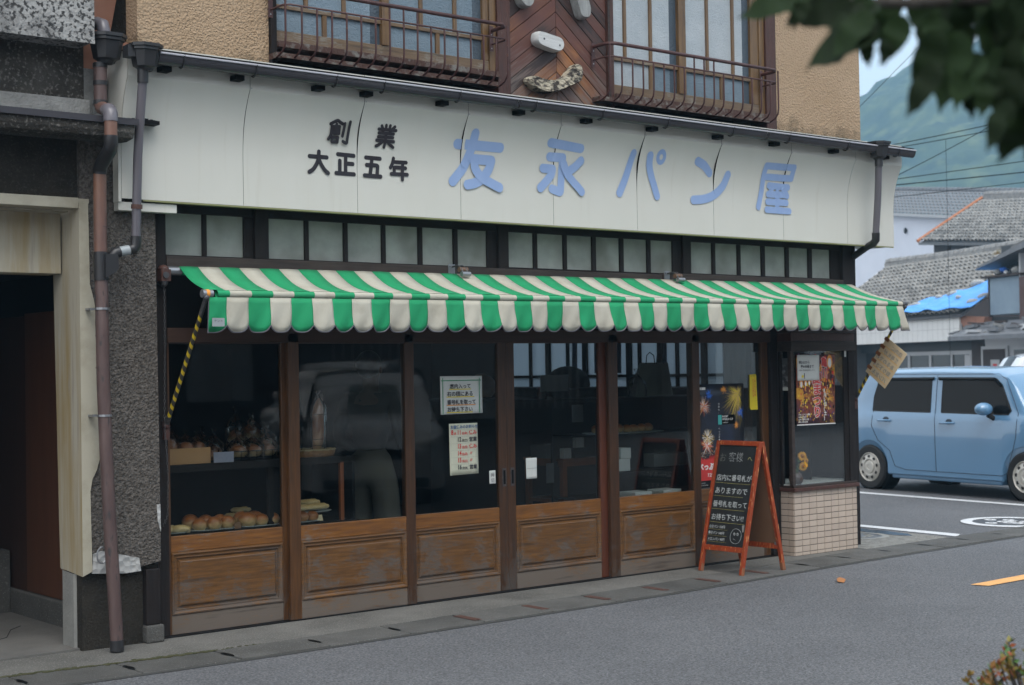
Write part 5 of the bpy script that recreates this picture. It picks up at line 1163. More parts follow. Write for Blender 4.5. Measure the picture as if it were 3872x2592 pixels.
n3 = paper('door_tag', [(2.477, 0.758), (2.532, 0.758), (2.531, 0.851), (2.476, 0.850)], 'paper', 'small white tag with two handwritten characters beside the left door pull', 'notice', yg)
text('締', 0.030, (2.488, yt, 0.810), XA, ZA, 'ink', 'lettering', n3); text('切', 0.030, (2.488, yt, 0.772), XA, ZA, 'ink', 'lettering', n3)
n4 = paper('blank_paper', [(2.811, 0.773), (2.909, 0.773), (2.910, 0.921), (2.808, 0.921)], 'paper', 'blank folded white paper taped on the fourth door glass', 'paper', yg)
MB().box(2.812, 2.907, yg - 0.003, yg - 0.0022, 0.846, 0.848).build('fold', 'ink grey', n4)
# yellow sticker
n5 = empty('yellow_sticker', (0, 0, 0), 'tall narrow yellow sticker with red vertical writing on the last door glass', 'sticker')
MB().prism([(5.183, 1.196), (5.266, 1.196), (5.253, 1.475), (5.245, 1.483), (5.174, 1.480), (5.172, 1.215)], (0, yg, 0), XA, ZA, (0, 0.001, 0)).build('sheet', 'ink yellow', n5)
for j, (col_, s) in enumerate(((0, 'こまったときは'), (1, 'いつでもおいで'))):
    for i, c in enumerate(s): text(c, 0.019, (5.226 - j * 0.022, yg - 0.0012, 1.442 - i * 0.022 - j * 0.012), XA, ZA, 'ink red', 'lettering', n5, bold=0.0006, sx=1.1)
text('こども連絡所', 0.010, (5.182, yg - 0.0012, 1.466), XA, ZA, 'ink', 'lettering', n5, sx=1.05)
# fireworks poster
random.seed(11)
n6 = paper('fireworks_poster', [(4.548, 0.600), (5.093, 0.600), (5.098, 1.413), (4.547, 1.412)], 'poster night', 'dark fireworks poster with red lower third inside the last door glass', 'poster', 0.0125)
def burst(m, cx, cz, r0, r1, n, mats, w=0.0016, down=0.0, y=0.0082):
    for k in range(n):
        a = random.uniform(0, 2 * math.pi); ra = random.uniform(0, r0); rb = random.uniform(ra + 0.01, r1)
        x0, z0 = cx + math.cos(a) * ra, cz + math.sin(a) * ra - down * ra; x1, z1 = cx + math.cos(a) * rb, cz + math.sin(a) * rb - down * rb * rb / r1
        if not (4.552 < x0 < 5.088 and 4.552 < x1 < 5.088 and z1 < 1.405 and z0 < 1.405): continue
        d = Vector((x1 - x0, z1 - z0)); d = d.normalized() if d.length > 0 else Vector((1, 0)); p = Vector((-d.y, d.x)) * w; yy = y - random.uniform(0, 0.0006)
        m.add([(x0 - p.x, yy, z0 - p.y), (x0 + p.x, yy, z0 + p.y), (x1, yy, z1)], [(0, 1, 2)], random.choice(mats))
m = MB()
burst(m, 4.63, 1.235, 0.03, 0.095, 150, ['ink orange', 'print red', 'print white'], 0.002)
burst(m, 4.69, 1.33, 0.02, 0.055, 60, ['print blue'], 0.0025)
burst(m, 4.86, 1.37, 0.01, 0.05, 60, ['ink orange'], 0.0025)
burst(m, 5.03, 1.34, 0.03, 0.21, 420, ['print gold', 'print gold', 'ink yellow'], 0.0018, 0.5)
burst(m, 5.06, 1.18, 0.02, 0.06, 70, ['print blue'], 0.003)
burst(m, 5.00, 1.08, 0.01, 0.04, 40, ['ink orange'], 0.002)
burst(m, 4.67, 0.985, 0.05, 0.085, 120, ['print white', 'print gold'], 0.0025); burst(m, 4.66, 0.93, 0.01, 0.10, 90, ['ink orange', 'print red', 'print white'], 0.003)
for k in range(420):
    x = random.uniform(4.556, 5.086); z = 0.875 + (x - 4.55) * 0.07 - abs(random.gauss(0, 0.035)); s = random.uniform(0.0008, 0.003)
    m.box(x, x + s * 2.2, 0.0078, 0.0082, z, z + s, random.choice(['print gold', 'print white', 'ink orange', 'ink grey']))
m.build('print', None, n6)
m = MB(); pts = [(4.550, 0.655), (5.090, 0.655)]
x = 5.090
while x > 4.556: pts.append((x, 0.825 + random.uniform(0.004, 0.035))); pts.append((x - 0.006, 0.815)); x -= 0.013
m.prism(pts + [(4.550, 0.82)], (0, 0.0078, 0), XA, ZA, (0, 0.0004, 0)); m.build('print', 'print red', n6)
text('べっぷの夏', 0.060, (4.556, 0.0066, 0.742), XA, ZA, 'print white', 'lettering', n6, bold=0.003, sx=1.0)
text('7.29 — 30', 0.036, (4.66, 0.0066, 0.685), XA, ZA, 'print white', 'lettering', n6, bold=0.001)
for i, c in enumerate('今宵も、'): text(c, 0.018, (4.792, 0.0066, 1.245 - i * 0.022), XA, ZA, 'print white', 'lettering', n6)
for i, c in enumerate('べっぷの夜。'): text(c, 0.018, (4.792, 0.0066, 1.050 - i * 0.022), XA, ZA, 'print white', 'lettering', n6)
m = MB(); m.box(4.790, 4.832, 0.0070, 0.0075, 1.090, 1.165, 'print teal'); m.box(4.833, 4.985, 0.0073, 0.0077, 1.090, 1.165, 'black'); m.box(4.556, 4.60, 0.0070, 0.0074, 1.368, 1.388, 'print white'); m.box(4.605, 4.65, 0.0070, 0.0074, 1.368, 1.388, 'print white'); m.build('print', None, n6)
text('RUGBY\nWORLD CUP', 0.022, (4.838, 0.0062, 1.145), XA, ZA, 'print white', 'lettering', n6, bold=0.0005, sx=0.95)
text('大分開催決定', 0.011, (4.838, 0.0062, 1.100), XA, ZA, 'print white', 'lettering', n6)
text('別府市公園 花火', 0.010, (4.56, 0.0066, 0.632), XA, ZA, 'print white', 'lettering', n6); text('お問い合わせ 観光協会', 0.010, (4.56, 0.0066, 0.615), XA, ZA, 'print white', 'lettering', n6)
# festival poster in the display window, fixed on the outer pane
yd = -0.1625
n7 = paper('festival_poster', [(5.538, 1.062), (6.026, 1.065), (6.035, 1.636), (5.547, 1.635)], 'poster warm', 'colourful lantern festival poster with big red vertical lettering in the corner window', 'poster', yd)
m = MB(); random.seed(8)
for k in range(520):
    x = random.uniform(5.555, 6.015); z = random.uniform(1.075, 1.625); up = (z - 1.07) / 0.56; s = random.uniform(0.004, 0.016) * (1.5 if up > 0.5 else 1)
    pal = ['print dark', 'print dark', 'print dark', 'ink orange', 'ink yellow', 'print gold', 'print purple'] if up < 0.3 else (['ink yellow', 'print gold', 'print dark', 'ink orange', 'print dark', 'print red'] if up < 0.6 else ['print purple', 'print red', 'ink orange', 'print red', 'print dark'])
    m.box(x, min(x + s * 0.8, 6.02), yd - 0.0016 - k * 2e-6, yd - 0.0012, z, z + s * 1.3, random.choice(pal))
for (x, z, r) in ((5.965, 1.575, 0.045), (5.60, 1.40, 0.028), (5.655, 1.405, 0.022), (5.70, 1.41, 0.02)):
    m.prism([(r * 0.8 * math.cos(a), r * 1.3 * math.sin(a)) for a in [k * math.pi / 6 for k in range(12)]], (x, yd - 0.0031, z), XA, ZA, (0, 0.0004, 0), 'ink orange'); m.prism([(r * 0.5 * math.cos(a), r * 0.9 * math.sin(a)) for a in [k * math.pi / 6 for k in range(12)]], (x, yd - 0.0036, z - 0.008), XA, ZA, (0, 0.0004, 0), 'print white')
m.build('print', None, n7)
def vtext(s, x, z, size, mat, par, y, step=1.02, bold=0.0, outline=None, sx=1.0):
    for i, c in enumerate(s):
        if outline: text(c, size, (x, y + 0.0006, z - i * size * step), XA, ZA, outline, 'lettering', par, bold=bold + size * 0.035, sx=sx)
        text(c, size, (x, y, z - i * size * step), XA, ZA, mat, 'lettering', par, bold=bold, sx=sx)
vtext('亀川', 5.850, 1.540, 0.088, 'print red', n7, yd - 0.0055, bold=0.002, outline='print white', sx=0.95)
vtext('夏まつり', 5.735, 1.405, 0.100, 'print red', n7, yd - 0.0055, bold=0.003, outline='print white', sx=1.15, step=0.93)
vtext('8月5日(土)', 5.875, 1.325, 0.040, 'print white', n7, yd - 0.0055, bold=0.001, step=0.95)
vtext('平成29年', 5.922, 1.37, 0.016, 'print white', n7, yd - 0.0055)
for i, s in enumerate(('17:00~ イベント開始', '18:30~ 餅まき', '19:00~ 総踊り大会', '20:30~ 花火大会')): text(s, 0.0165, (5.552, yd - 0.0055, 1.140 - i * 0.020), XA, ZA, 'print white', 'lettering', n7, bold=0.0004)
MB().box(5.54, 6.026, yd - 0.003, yd - 0.0010, 1.058, 1.066).build('hem', 'print white', n7)
n8 = paper('opening_hours_sheet', [(5.549, 1.424), (5.825, 1.424), (5.826, 1.633), (5.549, 1.633)], 'paper', 'white opening hours sheet taped over the corner of the festival poster', 'notice', yd - 0.008)
text('朝8:30から', 0.029, (5.566, yd - 0.0100, 1.562), XA, ZA, 'ink', 'lettering', n8, bold=0.0005); text('夜6:00頃まで', 0.029, (5.588, yd - 0.0100, 1.528), XA, ZA, 'ink', 'lettering', n8, bold=0.0005)
text('※日曜・祝祭日はお休みします。', 0.0145, (5.562, yd - 0.0100, 1.503), XA, ZA, 'ink', 'lettering', n8)
m = MB(); m.box(5.60, 5.625, yd - 0.0095, yd - 0.0092, 1.447, 1.468, 'ink yellow'); m.box(5.630, 5.638, yd - 0.0095, yd - 0.0092, 1.44, 1.485, 'ink'); m.build('mark', None, n8)
n9 = empty('photo_print', (0, 0, 0), 'dark framed photograph hung at the side pane of the corner window', 'photograph')
MB().box(5.4835, 5.4855, -0.155, -0.066, 1.345, 1.61).build('sheet', 'photo dark', n9); MB().box(5.4830, 5.4834, -0.152, -0.069, 1.345, 1.372).build('margin', 'paper', n9)
MB().box(5.4830, 5.4834, -0.152, -0.069, 1.56, 1.606).build('margin', 'siding grey', n9)
n10 = empty('white_sticker', (0, 0, 0), 'tiny white tag at the top right of the corner window', 'sticker'); MB().box(6.150, 6.172, yd - 0.012, yd - 0.010, 1.615, 1.665).build('sheet', 'paper', n10)
# sunflowers in a vase
vs_ = empty('flower_vase', (5.590, -0.10, 0.578), 'small brown pottery vase standing on the corner window floor', 'vase')
MB().lathe((0, 0, 0), [(0.0, 0.0), (0.042, 0.0), (0.055, 0.02), (0.060, 0.045), (0.048, 0.078), (0.034, 0.092), (0.036, 0.098), (0.028, 0.096), (0.026, 0.05)], 20).build('body', 'vase', vs_, smooth=60)
fl = empty('sunflowers', (5.590, -0.10, 0.66), 'bunch of three orange yellow sunflowers in the brown vase', 'flowers')
random.seed(2)
for (x, y, z, r, tx, tz) in ((0.045, -0.035, 0.145, 0.044, 0.2, 0.2), (0.095, -0.03, 0.100, 0.036, 0.6, 0.0), (0.040, -0.045, 0.062, 0.042, 0.1, -0.2)):
    m = MB(); c = Vector((x, y, z)); nrm = Vector((tx - 0.5, -0.9, tz)).normalized(); a = nrm.orthogonal().normalized(); b = nrm.cross(a)
    for k in range(18):
        t = 2 * math.pi * k / 18; d = a * math.cos(t) + b * math.sin(t); p = a * -math.sin(t) + b * math.cos(t); rr = r * random.uniform(0.85, 1.1)
        m.add([c + d * r * 0.3, c + d * rr * 0.65 + p * r * 0.17 + nrm * 0.004, c + d * rr - nrm * 0.004, c + d * rr * 0.65 - p * r * 0.17 + nrm * 0.004], [(0, 1, 2, 3)], 'petal')
    m.ball(c + nrm * 0.003, r * 0.33, 8, 6, 'flower heart'); m.build('flower', None, fl)
m = MB()
for (x, y, z) in ((0.045, -0.03, 0.14), (0.09, -0.025, 0.10), (0.04, -0.04, 0.06)): m.tube([(0, 0, -0.04), (x * 0.3, y * 0.3, z * 0.5), (x, y + 0.006, z)], 0.0035, 5)
m.build('stem', 'leaf small', fl)
for k in range(9):
    m = MB(); c = Vector((random.uniform(-0.05, 0.03), random.uniform(-0.04, 0.0), random.uniform(-0.01, 0.11))); d = Vector((random.uniform(-1, .6), random.uniform(-.5, .1), random.uniform(-.7, .7))).normalized() * 0.035; p = d.cross(Vector((0, 1, 0.2))).normalized() * 0.014
    m.add([c, c + d * 0.5 + p, c + d, c + d * 0.5 - p], [(0, 1, 2, 3)]); m.build('leaf', 'leaf small', fl)

# ================================================================== SHOWCASE AND BREAD IN THE LEFT WINDOW
case = empty('bread_showcase', (0, 0, 0), 'dark low showcase with glass front behind the two left doors', 'showcase')
B('top', 0.03, 1.42, 0.10, 0.62, 0.975, 1.005, 'near black', case, 0.003)
B('front_rail', 0.03, 1.42, 0.085, 0.0995, 0.962, 1.008, 'dark timber', case, 0.003)
B('floor', 0.03, 1.42, 0.05, 0.62, 0.560, 0.590, 'near black', case, 0.003)
B('post', 0.775, 0.810, 0.10, 0.13, 0.5905, 0.9745, 'dark timber', case); B('post', 1.300, 1.325, 0.085, 0.11, 0.5905, 0.9745, 'cabinet wood', case)
B('back', 0.03, 1.42, 0.60, 0.62, 0.5905, 0.9745, 'near black', case)
B('side', 1.40, 1.42, 0.10, 0.599, 0.5905, 0.9745, 'near black', case)
B('base', 0.03, 1.42, 0.10, 0.62, 0.0205, 0.5595, 'near black', case)
def bun(loc, r, kind='bread golden', shape='round', rot=0.0):
    key = (kind, shape)
    if key not in BUN:
        m = MB(); random.seed(len(BUN) + 31)
        if shape == 'round': m.ball((0, 0, 0.38), (0.5, 0.5, 0.42), 14, 9, None, lambda v: Vector((v.x * (1 + 0.06 * math.sin(v.y * 7)), v.y, max(v.z, 0.06))))
        elif shape == 'roll':
            m.ball((0, 0, 0.26), (0.80, 0.30, 0.28), 16, 9, None, lambda v: Vector((v.x, v.y + 0.12 * v.x * v.x, max(v.z, 0.04) * (1 + 0.07 * math.sin(v.x * 16)))))
        elif shape == 'split':
            m.ball((0, 0, 0.3), (0.75, 0.42, 0.34), 16, 10, None, lambda v: Vector((v.x, v.y, max(v.z, 0.04) - 0.16 * math.exp(-(v.y / 0.10) ** 2) * (v.z > 0.3))))
        elif shape == 'loaf':
            m.ball((0, 0, 0.5), (0.33, 0.33, 0.6), 14, 14, None, lambda v: Vector((v.x * (1 + 0.05 * math.sin(v.z * 9)), v.y, v.z)))
        o = m.build('bread', kind, None, smooth=True); BUN[key] = o.data; bpy.data.objects.remove(o)
    o = bpy.data.objects.new('bread', BUN[key]); COL.objects.link(o); o.location = loc; o.scale = (r * random.uniform(.94, 1.06), r * random.uniform(.94, 1.06), r * random.uniform(.92, 1.08)); o.rotation_euler = (0, 0, rot)
    return o
BUN = {}
def tray(x0, x1, y0, y1, z, lab, label2=None):
    t = empty('bread_tray', ((x0 + x1) / 2, (y0 + y1) / 2, z), lab, 'tray'); a, b = (x1 - x0) / 2, (y1 - y0) / 2
    m = MB(); n = 28; vs = []
    for (s, h) in ((0.0, 0.003), (0.9, 0.003), (1.0, 0.011), (1.0, 0.008), (0.9, 0.0), (0.0, 0.0)):
        for k in range(n):
            t_ = 2 * math.pi * k / n; e = 0.55; cx, sx_ = math.cos(t_), math.sin(t_)
            vs.append((a * s * math.copysign(abs(cx) ** e, cx), b * s * math.copysign(abs(sx_) ** e, sx_), h))
    m.add(vs, [(i * n + k, i * n + (k + 1) % n, (i + 1) * n + (k + 1) % n, (i + 1) * n + k) for i in range(5) for k in range(n)]); m.build('dish', 'tray', t, smooth=50)
    return t
random.seed(14)
zf = 0.592
tray(0.05, 0.215, 0.07, 0.33, zf, 'pale oval bread tray at the far left of the lower shelf')
tray(0.235, 0.565, 0.075, 0.40, zf, 'second oval bread tray from the left on the lower shelf')
tray(0.575, 0.870, 0.075, 0.40, zf, 'third oval bread tray from the left, just left of the second door')
tray(0.900, 1.175, 0.075, 0.36, zf, 'small oval bread tray behind the second door on the lower shelf')
tray(1.02, 1.30, 0.14, 0.42, zf + 0.052, 'raised bread tray of finger rolls behind the second door')
def buns(lst, label, group, **k):
    for (x, y, z, r, rot) in lst: tag(bun((x, y, z), r, rot=rot, **k), label, 'bread', group)
buns([(0.105, 0.14, zf + 0.005, 0.085, 0.4), (0.165, 0.11, zf + 0.005, 0.085, -0.7), (0.10, 0.26, zf + .005, 0.085, .2)], 'split pale bread roll on the tray at the far left of the lower shelf', 'split rolls on the far left tray', kind='bread pale', shape='split')
buns([(0.305, 0.125, zf + 0.004, 0.100, 0), (0.405, 0.13, zf + 0.004, 0.098, 1), (0.500, 0.135, zf + 0.004, 0.096, 2), (0.30, 0.24, zf + .004, 0.10, .5), (0.41, 0.245, zf + .004, .10, 1.5), (0.51, 0.25, zf + .004, .097, .1), (0.35, 0.34, zf + .004, .10, 1), (0.46, 0.345, zf + .004, .10, 0)], 'golden round bun on the second tray of the lower window shelf', 'golden buns on the second tray')
buns([(0.638, 0.130, zf + 0.004, 0.120, 0), (0.735, 0.135, zf + 0.004, 0.102, 1), (0.822, 0.14, zf + 0.004, 0.098, 2), (0.66, 0.25, zf + .004, .105, .4), (0.765, 0.255, zf + .004, .10, 1), (0.80, 0.34, zf + .004, .10, 0)], 'golden round bun on the third tray, next to the door post', 'golden buns on the third tray')
buns([(0.70, 0.45, zf + 0.03, 0.062, 2.2), (0.76, 0.44, zf + .03, .062, 2.3), (0.83, 0.45, zf + .03, .062, 2.5), (0.75, 0.46, zf + .062, .062, 2.1), (0.80, 0.47, zf + .062, .062, 2.6), (0.64, 0.46, zf + .02, .062, 1.2)], 'small pale finger roll heaped behind the round buns', 'finger rolls heaped at the back', kind='bread pale', shape='roll')
buns([(0.955, 0.13, zf + 0.004, 0.088, 0), (1.035, 0.135, zf + .004, .086, 1), (1.115, 0.14, zf + .004, .084, 2), (0.99, 0.23, zf + .004, .086, .3), (1.08, 0.24, zf + .004, .086, .8)], 'glossy brown bun on the small tray behind the second door', 'brown buns on the small tray', kind='bread brown')
buns([(1.07, 0.22, zf + 0.066, 0.072, 2.3), (1.115, 0.22, zf + 0.066, 0.072, 2.2), (1.160, 0.225, zf + 0.066, 0.072, 2.4), (1.205, 0.23, zf + 0.066, 0.072, 2.2), (1.245, 0.235, zf + 0.066, 0.072, 2.3), (1.15, 0.27, zf + .095, .07, 2.2), (1.20, 0.275, zf + .095, .07, 2.4)], 'pale finger roll in the row on the raised tray', 'finger rolls on the raised tray', kind='bread pale', shape='roll')
for i, (x, y, z, w, rz) in enumerate(((0.555, 0.10, zf, 0.055, 0.2), (0.215, 0.12, zf, 0.06, 0.3), (0.865, 0.12, zf, 0.06, 0.25), (1.165, 0.12, zf, 0.05, 0.2))):
    o = MB().box(-w / 2, w / 2, 0, 0.0015, 0, 0.042).build('price_card', 'card yellow' if i % 2 else 'board back', None); o.location = (x, y, z); o.rotation_euler = (-0.35, 0, rz)
    tag(o, ('small brown', 'small tan', 'small brown', 'small tan')[i] + (' price card between the second and third tray', ' price card beside the far left tray', ' price card right of the third tray', ' price card right of the small tray')[i], 'price card')
# top of the showcase: paper box, card, wire basket with wrapped rolls
zt_ = 1.0065
kb = empty('kraft_box', (0, 0, 0), 'brown kraft paper box holding wrapped loaves on the far left of the showcase top', 'box')
m = MB(); m.box(0.055, 0.385, 0.125, 0.130, zt_, zt_ + 0.098); m.box(0.055, 0.385, 0.36, 0.365, zt_, zt_ + 0.098); m.box(0.055, 0.385, 0.1305, 0.3595, zt_, zt_ + 0.004); m.box(0.380, 0.385, 0.1305, 0.3595, zt_ + 0.0045, zt_ + 0.098); m.build('carton', 'kraft', kb, bevel=0.004)
gc = MB().box(0.392, 0.530, 0.10, 0.103, 0, 0.066).build('grid_card', 'grid card', None); gc.location = (0, 0, zt_); tag(gc, 'small grey blue gridded card leaning on the showcase top', 'card')
def wrap(x, y, z, rx, ry, rz_, h, par):
    m = MB(); random.seed(int(x * 1000)); n = 18; rings = []
    prof_ = [(1.0, 0.0), (1.08, 0.35), (1.0, 0.7), (0.62, 0.95), (0.25, 1.12), (0.10, 1.25), (0.30, 1.5)]
    vs = []
    for (s, hh) in prof_:
        for k in range(n):
            a = 2 * math.pi * k / n; w = 1 + 0.10 * math.sin(k * 5.3 + hh * 9) + random.uniform(-0.08, 0.08)
            vs.append((x + rx * s * w * math.cos(a), y + ry * s * w * math.sin(a), z + h * hh / 1.1 + random.uniform(-.004, .004)))
    m.add(vs, [(i * n + k, i * n + (k + 1) % n, (i + 1) * n + (k + 1) % n, (i + 1) * n + k) for i in range(len(prof_) - 1) for k in range(n)])
    return m.build('wrapper', 'plastic wrap', par)
random.seed(6)
def bagged(spots, label, group, kind='bread brown', sc_=0.10, shape='round', zz=zt_ + 0.006):
    for (x, y, z, h) in spots:
        o = empty('wrapped_bread', (x, y, zz + z), label, 'wrapped bread', group)
        b_ = bun((0, 0, 0), sc_, kind, shape, random.uniform(0, 3)); b_.parent = o; b_.name = 'loaf'
        w = wrap(0, 0, 0, sc_ * 0.60, sc_ * 0.58, 0, sc_ * h, o)
bagged([(0.145, 0.20, 0.06, 1.3), (0.255, 0.20, 0.05, 1.1), (0.335, 0.21, 0.05, 1.0), (0.20, 0.30, 0.07, 1.2)], 'brown loaf in clear wrap inside the kraft paper box', 'wrapped loaves in the kraft box', 'bread loaf', 0.105)
bagged([(0.43, 0.23, 0.0, 1.2), (0.50, 0.30, 0.02, 1.4), (0.47, 0.40, 0.03, 1.4)], 'dark bun in crumpled clear wrap behind the gridded card', 'wrapped buns behind the card', 'bread brown', 0.095)
bagged([(0.610, 0.19, 0.012, 1.1), (0.715, 0.19, 0.012, 1.1), (0.82, 0.20, 0.012, 1.3), (0.66, 0.30, 0.04, 1.3), (0.77, 0.30, 0.05, 1.5), (0.70, 0.38, 0.09, 1.6), (0.87, 0.30, 0.05, 1.2), (0.80, 0.36, 0.11, 1.2)], 'golden bun in clear wrap piled in the black wire basket', 'wrapped buns in the wire basket', 'bread golden', 0.11)
wb = empty('wire_basket', (0, 0, 0), 'shallow black wire basket on the showcase top', 'basket')
m = MB(); bx0, bx1, by0, by1 = 0.54, 0.93, 0.125, 0.45
for z in (zt_ + 0.004, zt_ + 0.062): m.tube([(bx0, by0, z), (bx1, by0, z), (bx1, by1, z), (bx0, by1, z), (bx0, by0, z)], 0.003, 5)
for k in range(8): x = bx0 + (bx1 - bx0) * k / 7; m.tube([(x, by0, zt_), (x, by0, zt_ + 0.062)], 0.002, 4)
m.build('wires', 'black', wb)
# loaf in wire stand over a wicker basket
wk = empty('wicker_basket', (1.175, 0.24, zt_), 'low oval wicker basket on the showcase top behind the second door', 'basket')
m = MB(); n = 36; vs = []
for (s, h) in ((0.93, 0.0), (1.0, 0.018), (1.02, 0.035), (1.0, 0.042), (0.95, 0.042), (0.9, 0.01), (0.0, 0.008)):
    for k in range(n): a = 2 * math.pi * k / n; w = 1 + 0.012 * (k % 2); vs.append((0.165 * s * w * math.cos(a), 0.12 * s * w * math.sin(a), h))
m.add(vs, [(i * n + k, i * n + (k + 1) % n, (i + 1) * n + (k + 1) % n, (i + 1) * n + k) for i in range(6) for k in range(n)]); m.build('weave', 'wicker', wk)
m = MB(); m.tube([(0.168 * math.cos(2 * math.pi * k / 30), 0.123 * math.sin(2 * math.pi * k / 30), 0.043 + 0.003 * (k % 2)) for k in range(31)], 0.006, 6); m.build('rim', 'wicker pale', wk)
ws = empty('wire_stand', (0, 0, 0), 'black wire grid stand around the tall loaf', 'wire stand')
m = MB()
for x in (1.04, 1.12, 1.21): m.tube([(x, 0.135, zt_ + 0.05), (x, 0.135, 1.42)], 0.0022, 4)
for z in (1.08, 1.12, 1.28, 1.42): m.tube([(1.0, 0.137, z), (1.235, 0.137, z), (1.235, 0.26, z)], 0.0022, 4)
m.tube([(1.235, 0.26, zt_ + 0.05), (1.235, 0.26, 1.42)], 0.0022, 4); m.build('wires', 'black', ws)
lo = empty('tall_loaf', (1.195, 0.20, 1.10), 'tall upright loaf of bread in clear bag standing in the wicker basket', 'bread')
b_ = bun((0, 0, -0.04), 0.13, 'bread loaf', 'loaf'); b_.parent = lo; b_.name = 'loaf'; b_.scale = (0.15, 0.12, 0.30); b_.location = (0, 0, -0.04); b_.rotation_euler = (0, 0.08, 0)
m = MB(); n = 12; vs = []
for (r, h) in ((0.055, -0.05), (0.058, 0.1), (0.055, 0.23), (0.018, 0.29), (0.009, 0.31), (0.03, 0.335)):
    for k in range(n): a = 2 * math.pi * k / n; vs.append((r * math.cos(a) * random.uniform(.9, 1.1) + 0.01, r * math.sin(a), h))
m.add(vs, [(i * n + k, i * n + (k + 1) % n, (i + 1) * n + (k + 1) % n, (i + 1) * n + k) for i in range(5) for k in range(n)]); m.build('bag', 'plastic wrap', lo, smooth=True)
# back room: shelves, table, cabinet, boxes, second showcase, paper bag
cb = empty('wooden_cabinet', (0, 0, 0), 'open red brown wooden cabinet inside behind the fourth door', 'cabinet')
X0, X1, Y0, Y1, Z0, Z1 = 4.00, 4.44, 0.98, 1.42, 0.021, 0.80
for (x, y) in ((X0, Y0), (X1, Y0), (X0, Y1), (X1, Y1)): B('leg', x, x + 0.045, y, y + 0.045, Z0, Z1, 'cabinet wood', cb, 0.003)
B('top', X0 - 0.01, X1 + 0.055, Y0 - 0.01, Y1 + 0.055, Z1 + 0.0005, Z1 + 0.022, 'cabinet wood', cb, 0.003)
for y in (Y0, Y1): B('rail', X0 + 0.0455, X1 - 0.0005, y + 0.005, y + 0.035, Z1 - 0.04, Z1 - 0.0005, 'cabinet wood', cb); B('rail', X0 + 0.0455, X1 - 0.0005, y + 0.005, y + 0.035, 0.46, 0.49, 'cabinet wood', cb)
for x in (X0, X1): B('rail', x + 0.005, x + 0.035, Y0 + 0.0455, Y1 - 0.0005, Z1 - 0.04, Z1 - 0.0005, 'cabinet wood', cb); B('rail', x + 0.005, x + 0.035, Y0 + 0.0455, Y1 - 0.0005, 0.46, 0.49, 'cabinet wood', cb)
def bx(name, x0, x1, y0, y1, z0, z1, mat, lab, cat): return tag(B(name, x0, x1, y0, y1, z0, z1, mat, None, 0.003), lab, cat)
bx('paper_box', 4.03, 4.11, 1.00, 1.10, 0.823, 0.905, 'card box', 'white card box with slip slots on the wooden cabinet', 'box')
bx('paper_box', 4.17, 4.27, 1.02, 1.12, 0.905, 0.985, 'card box', 'white card box standing higher on the right of the cabinet top', 'box')
bx('box_stand', 3.95, 4.30, 1.13, 1.33, 0.823, 0.93, 'siding grey', 'grey stand behind the white card boxes on the cabinet', 'stand')
bx('dark_stand', 4.15, 4.29, 1.005, 1.125, 0.823, 0.904, 'near black', 'small dark stand under the right card box', 'stand')
wbk = MB().lathe((0, 0, 0), [(0.0, 0.0), (0.05, 0.0), (0.085, 0.035), (0.08, 0.035), (0.045, 0.004)], 20).build('bread_basket', 'wicker pale', None, smooth=50); wbk.location = (4.20, 1.20, 0.931); tag(wbk, 'small pale wicker basket above the white card boxes', 'basket')
bx('notice_card', 3.78, 3.86, 0.93, 0.935, 0.64, 0.80, 'siding grey', 'dim notice hanging from the left edge of the cabinet', 'notice')
s2 = empty('glass_showcase', (0, 0, 0), 'tall dark glass showcase with bun trays inside behind the fifth door', 'showcase')
sx0, sx1, sy0, sy1 = 3.95, 5.55, 0.50, 1.05
B('top', sx0, sx1, sy0, sy1, 1.285, 1.312, 'near black', s2, 0.003); B('shelf', sx0 + 0.01, sx1 - 0.01, sy0 + 0.02, sy1, 1.008, 1.02, 'near black', s2); B('shelf', sx0 + 0.01, sx1 - 0.01, sy0 + 0.02, sy1, 0.50, 0.515, 'near black', s2)
B('back', sx0, sx1, sy1 + 0.0005, sy1 + 0.02, 0.021, 1.28, 'near black', s2)
for x in (sx0, sx1 - 0.03): B('post', x, x + 0.03, sy0, sy0 + 0.03, 0.021, 1.2845, 'near black', s2)
tray(4.05, 4.82, 0.56, 0.88, 1.021, 'long metal tray of buns on the upper shelf of the glass showcase')
buns([(4.08 + 0.083 * k, 0.66 + 0.01 * (k % 2), 1.028, 0.086, k) for k in range(8)], 'round golden bun in the row inside the glass showcase', 'buns on the showcase tray')
bx('cake_box', 4.06, 4.17, 0.36, 0.47, 0.84, 0.925, 'card box', 'upper white cake box stacked at the left of the fifth door', 'box')
bx('cake_box', 4.04, 4.16, 0.36, 0.47, 0.745, 0.839, 'card box', 'lower white cake box stacked at the left of the fifth door', 'box')
bx('box_table', 3.98, 4.5, 0.30, 0.48, 0.70, 0.744, 'near black', 'narrow dark shelf carrying the cake boxes', 'shelf')
bx('grey_carton', 4.42, 4.80, 0.36, 0.48, 0.76, 0.862, 'siding grey', 'long grey carton beside the cake boxes', 'box')
bx('flat_box', 3.98, 4.16, 0.12, 0.30, 0.545, 0.596, 'card box', 'flat white box lying low at the left of the fifth door', 'box')
bx('flat_box', 4.28, 4.48, 0.12, 0.30, 0.545, 0.596, 'card box', 'flat white box lying low in the middle of the fifth door', 'box')
bx('low_table', 3.72, 4.55, 0.09, 0.34, 0.505, 0.544, 'near black', 'low dark table carrying the flat white boxes', 'table')
pb = empty('paper_bag', (0, 0, 0), 'large grey green paper carrier bag on top of the glass showcase', 'bag')
m = MB(); z0, z1 = 1.3135, 1.592
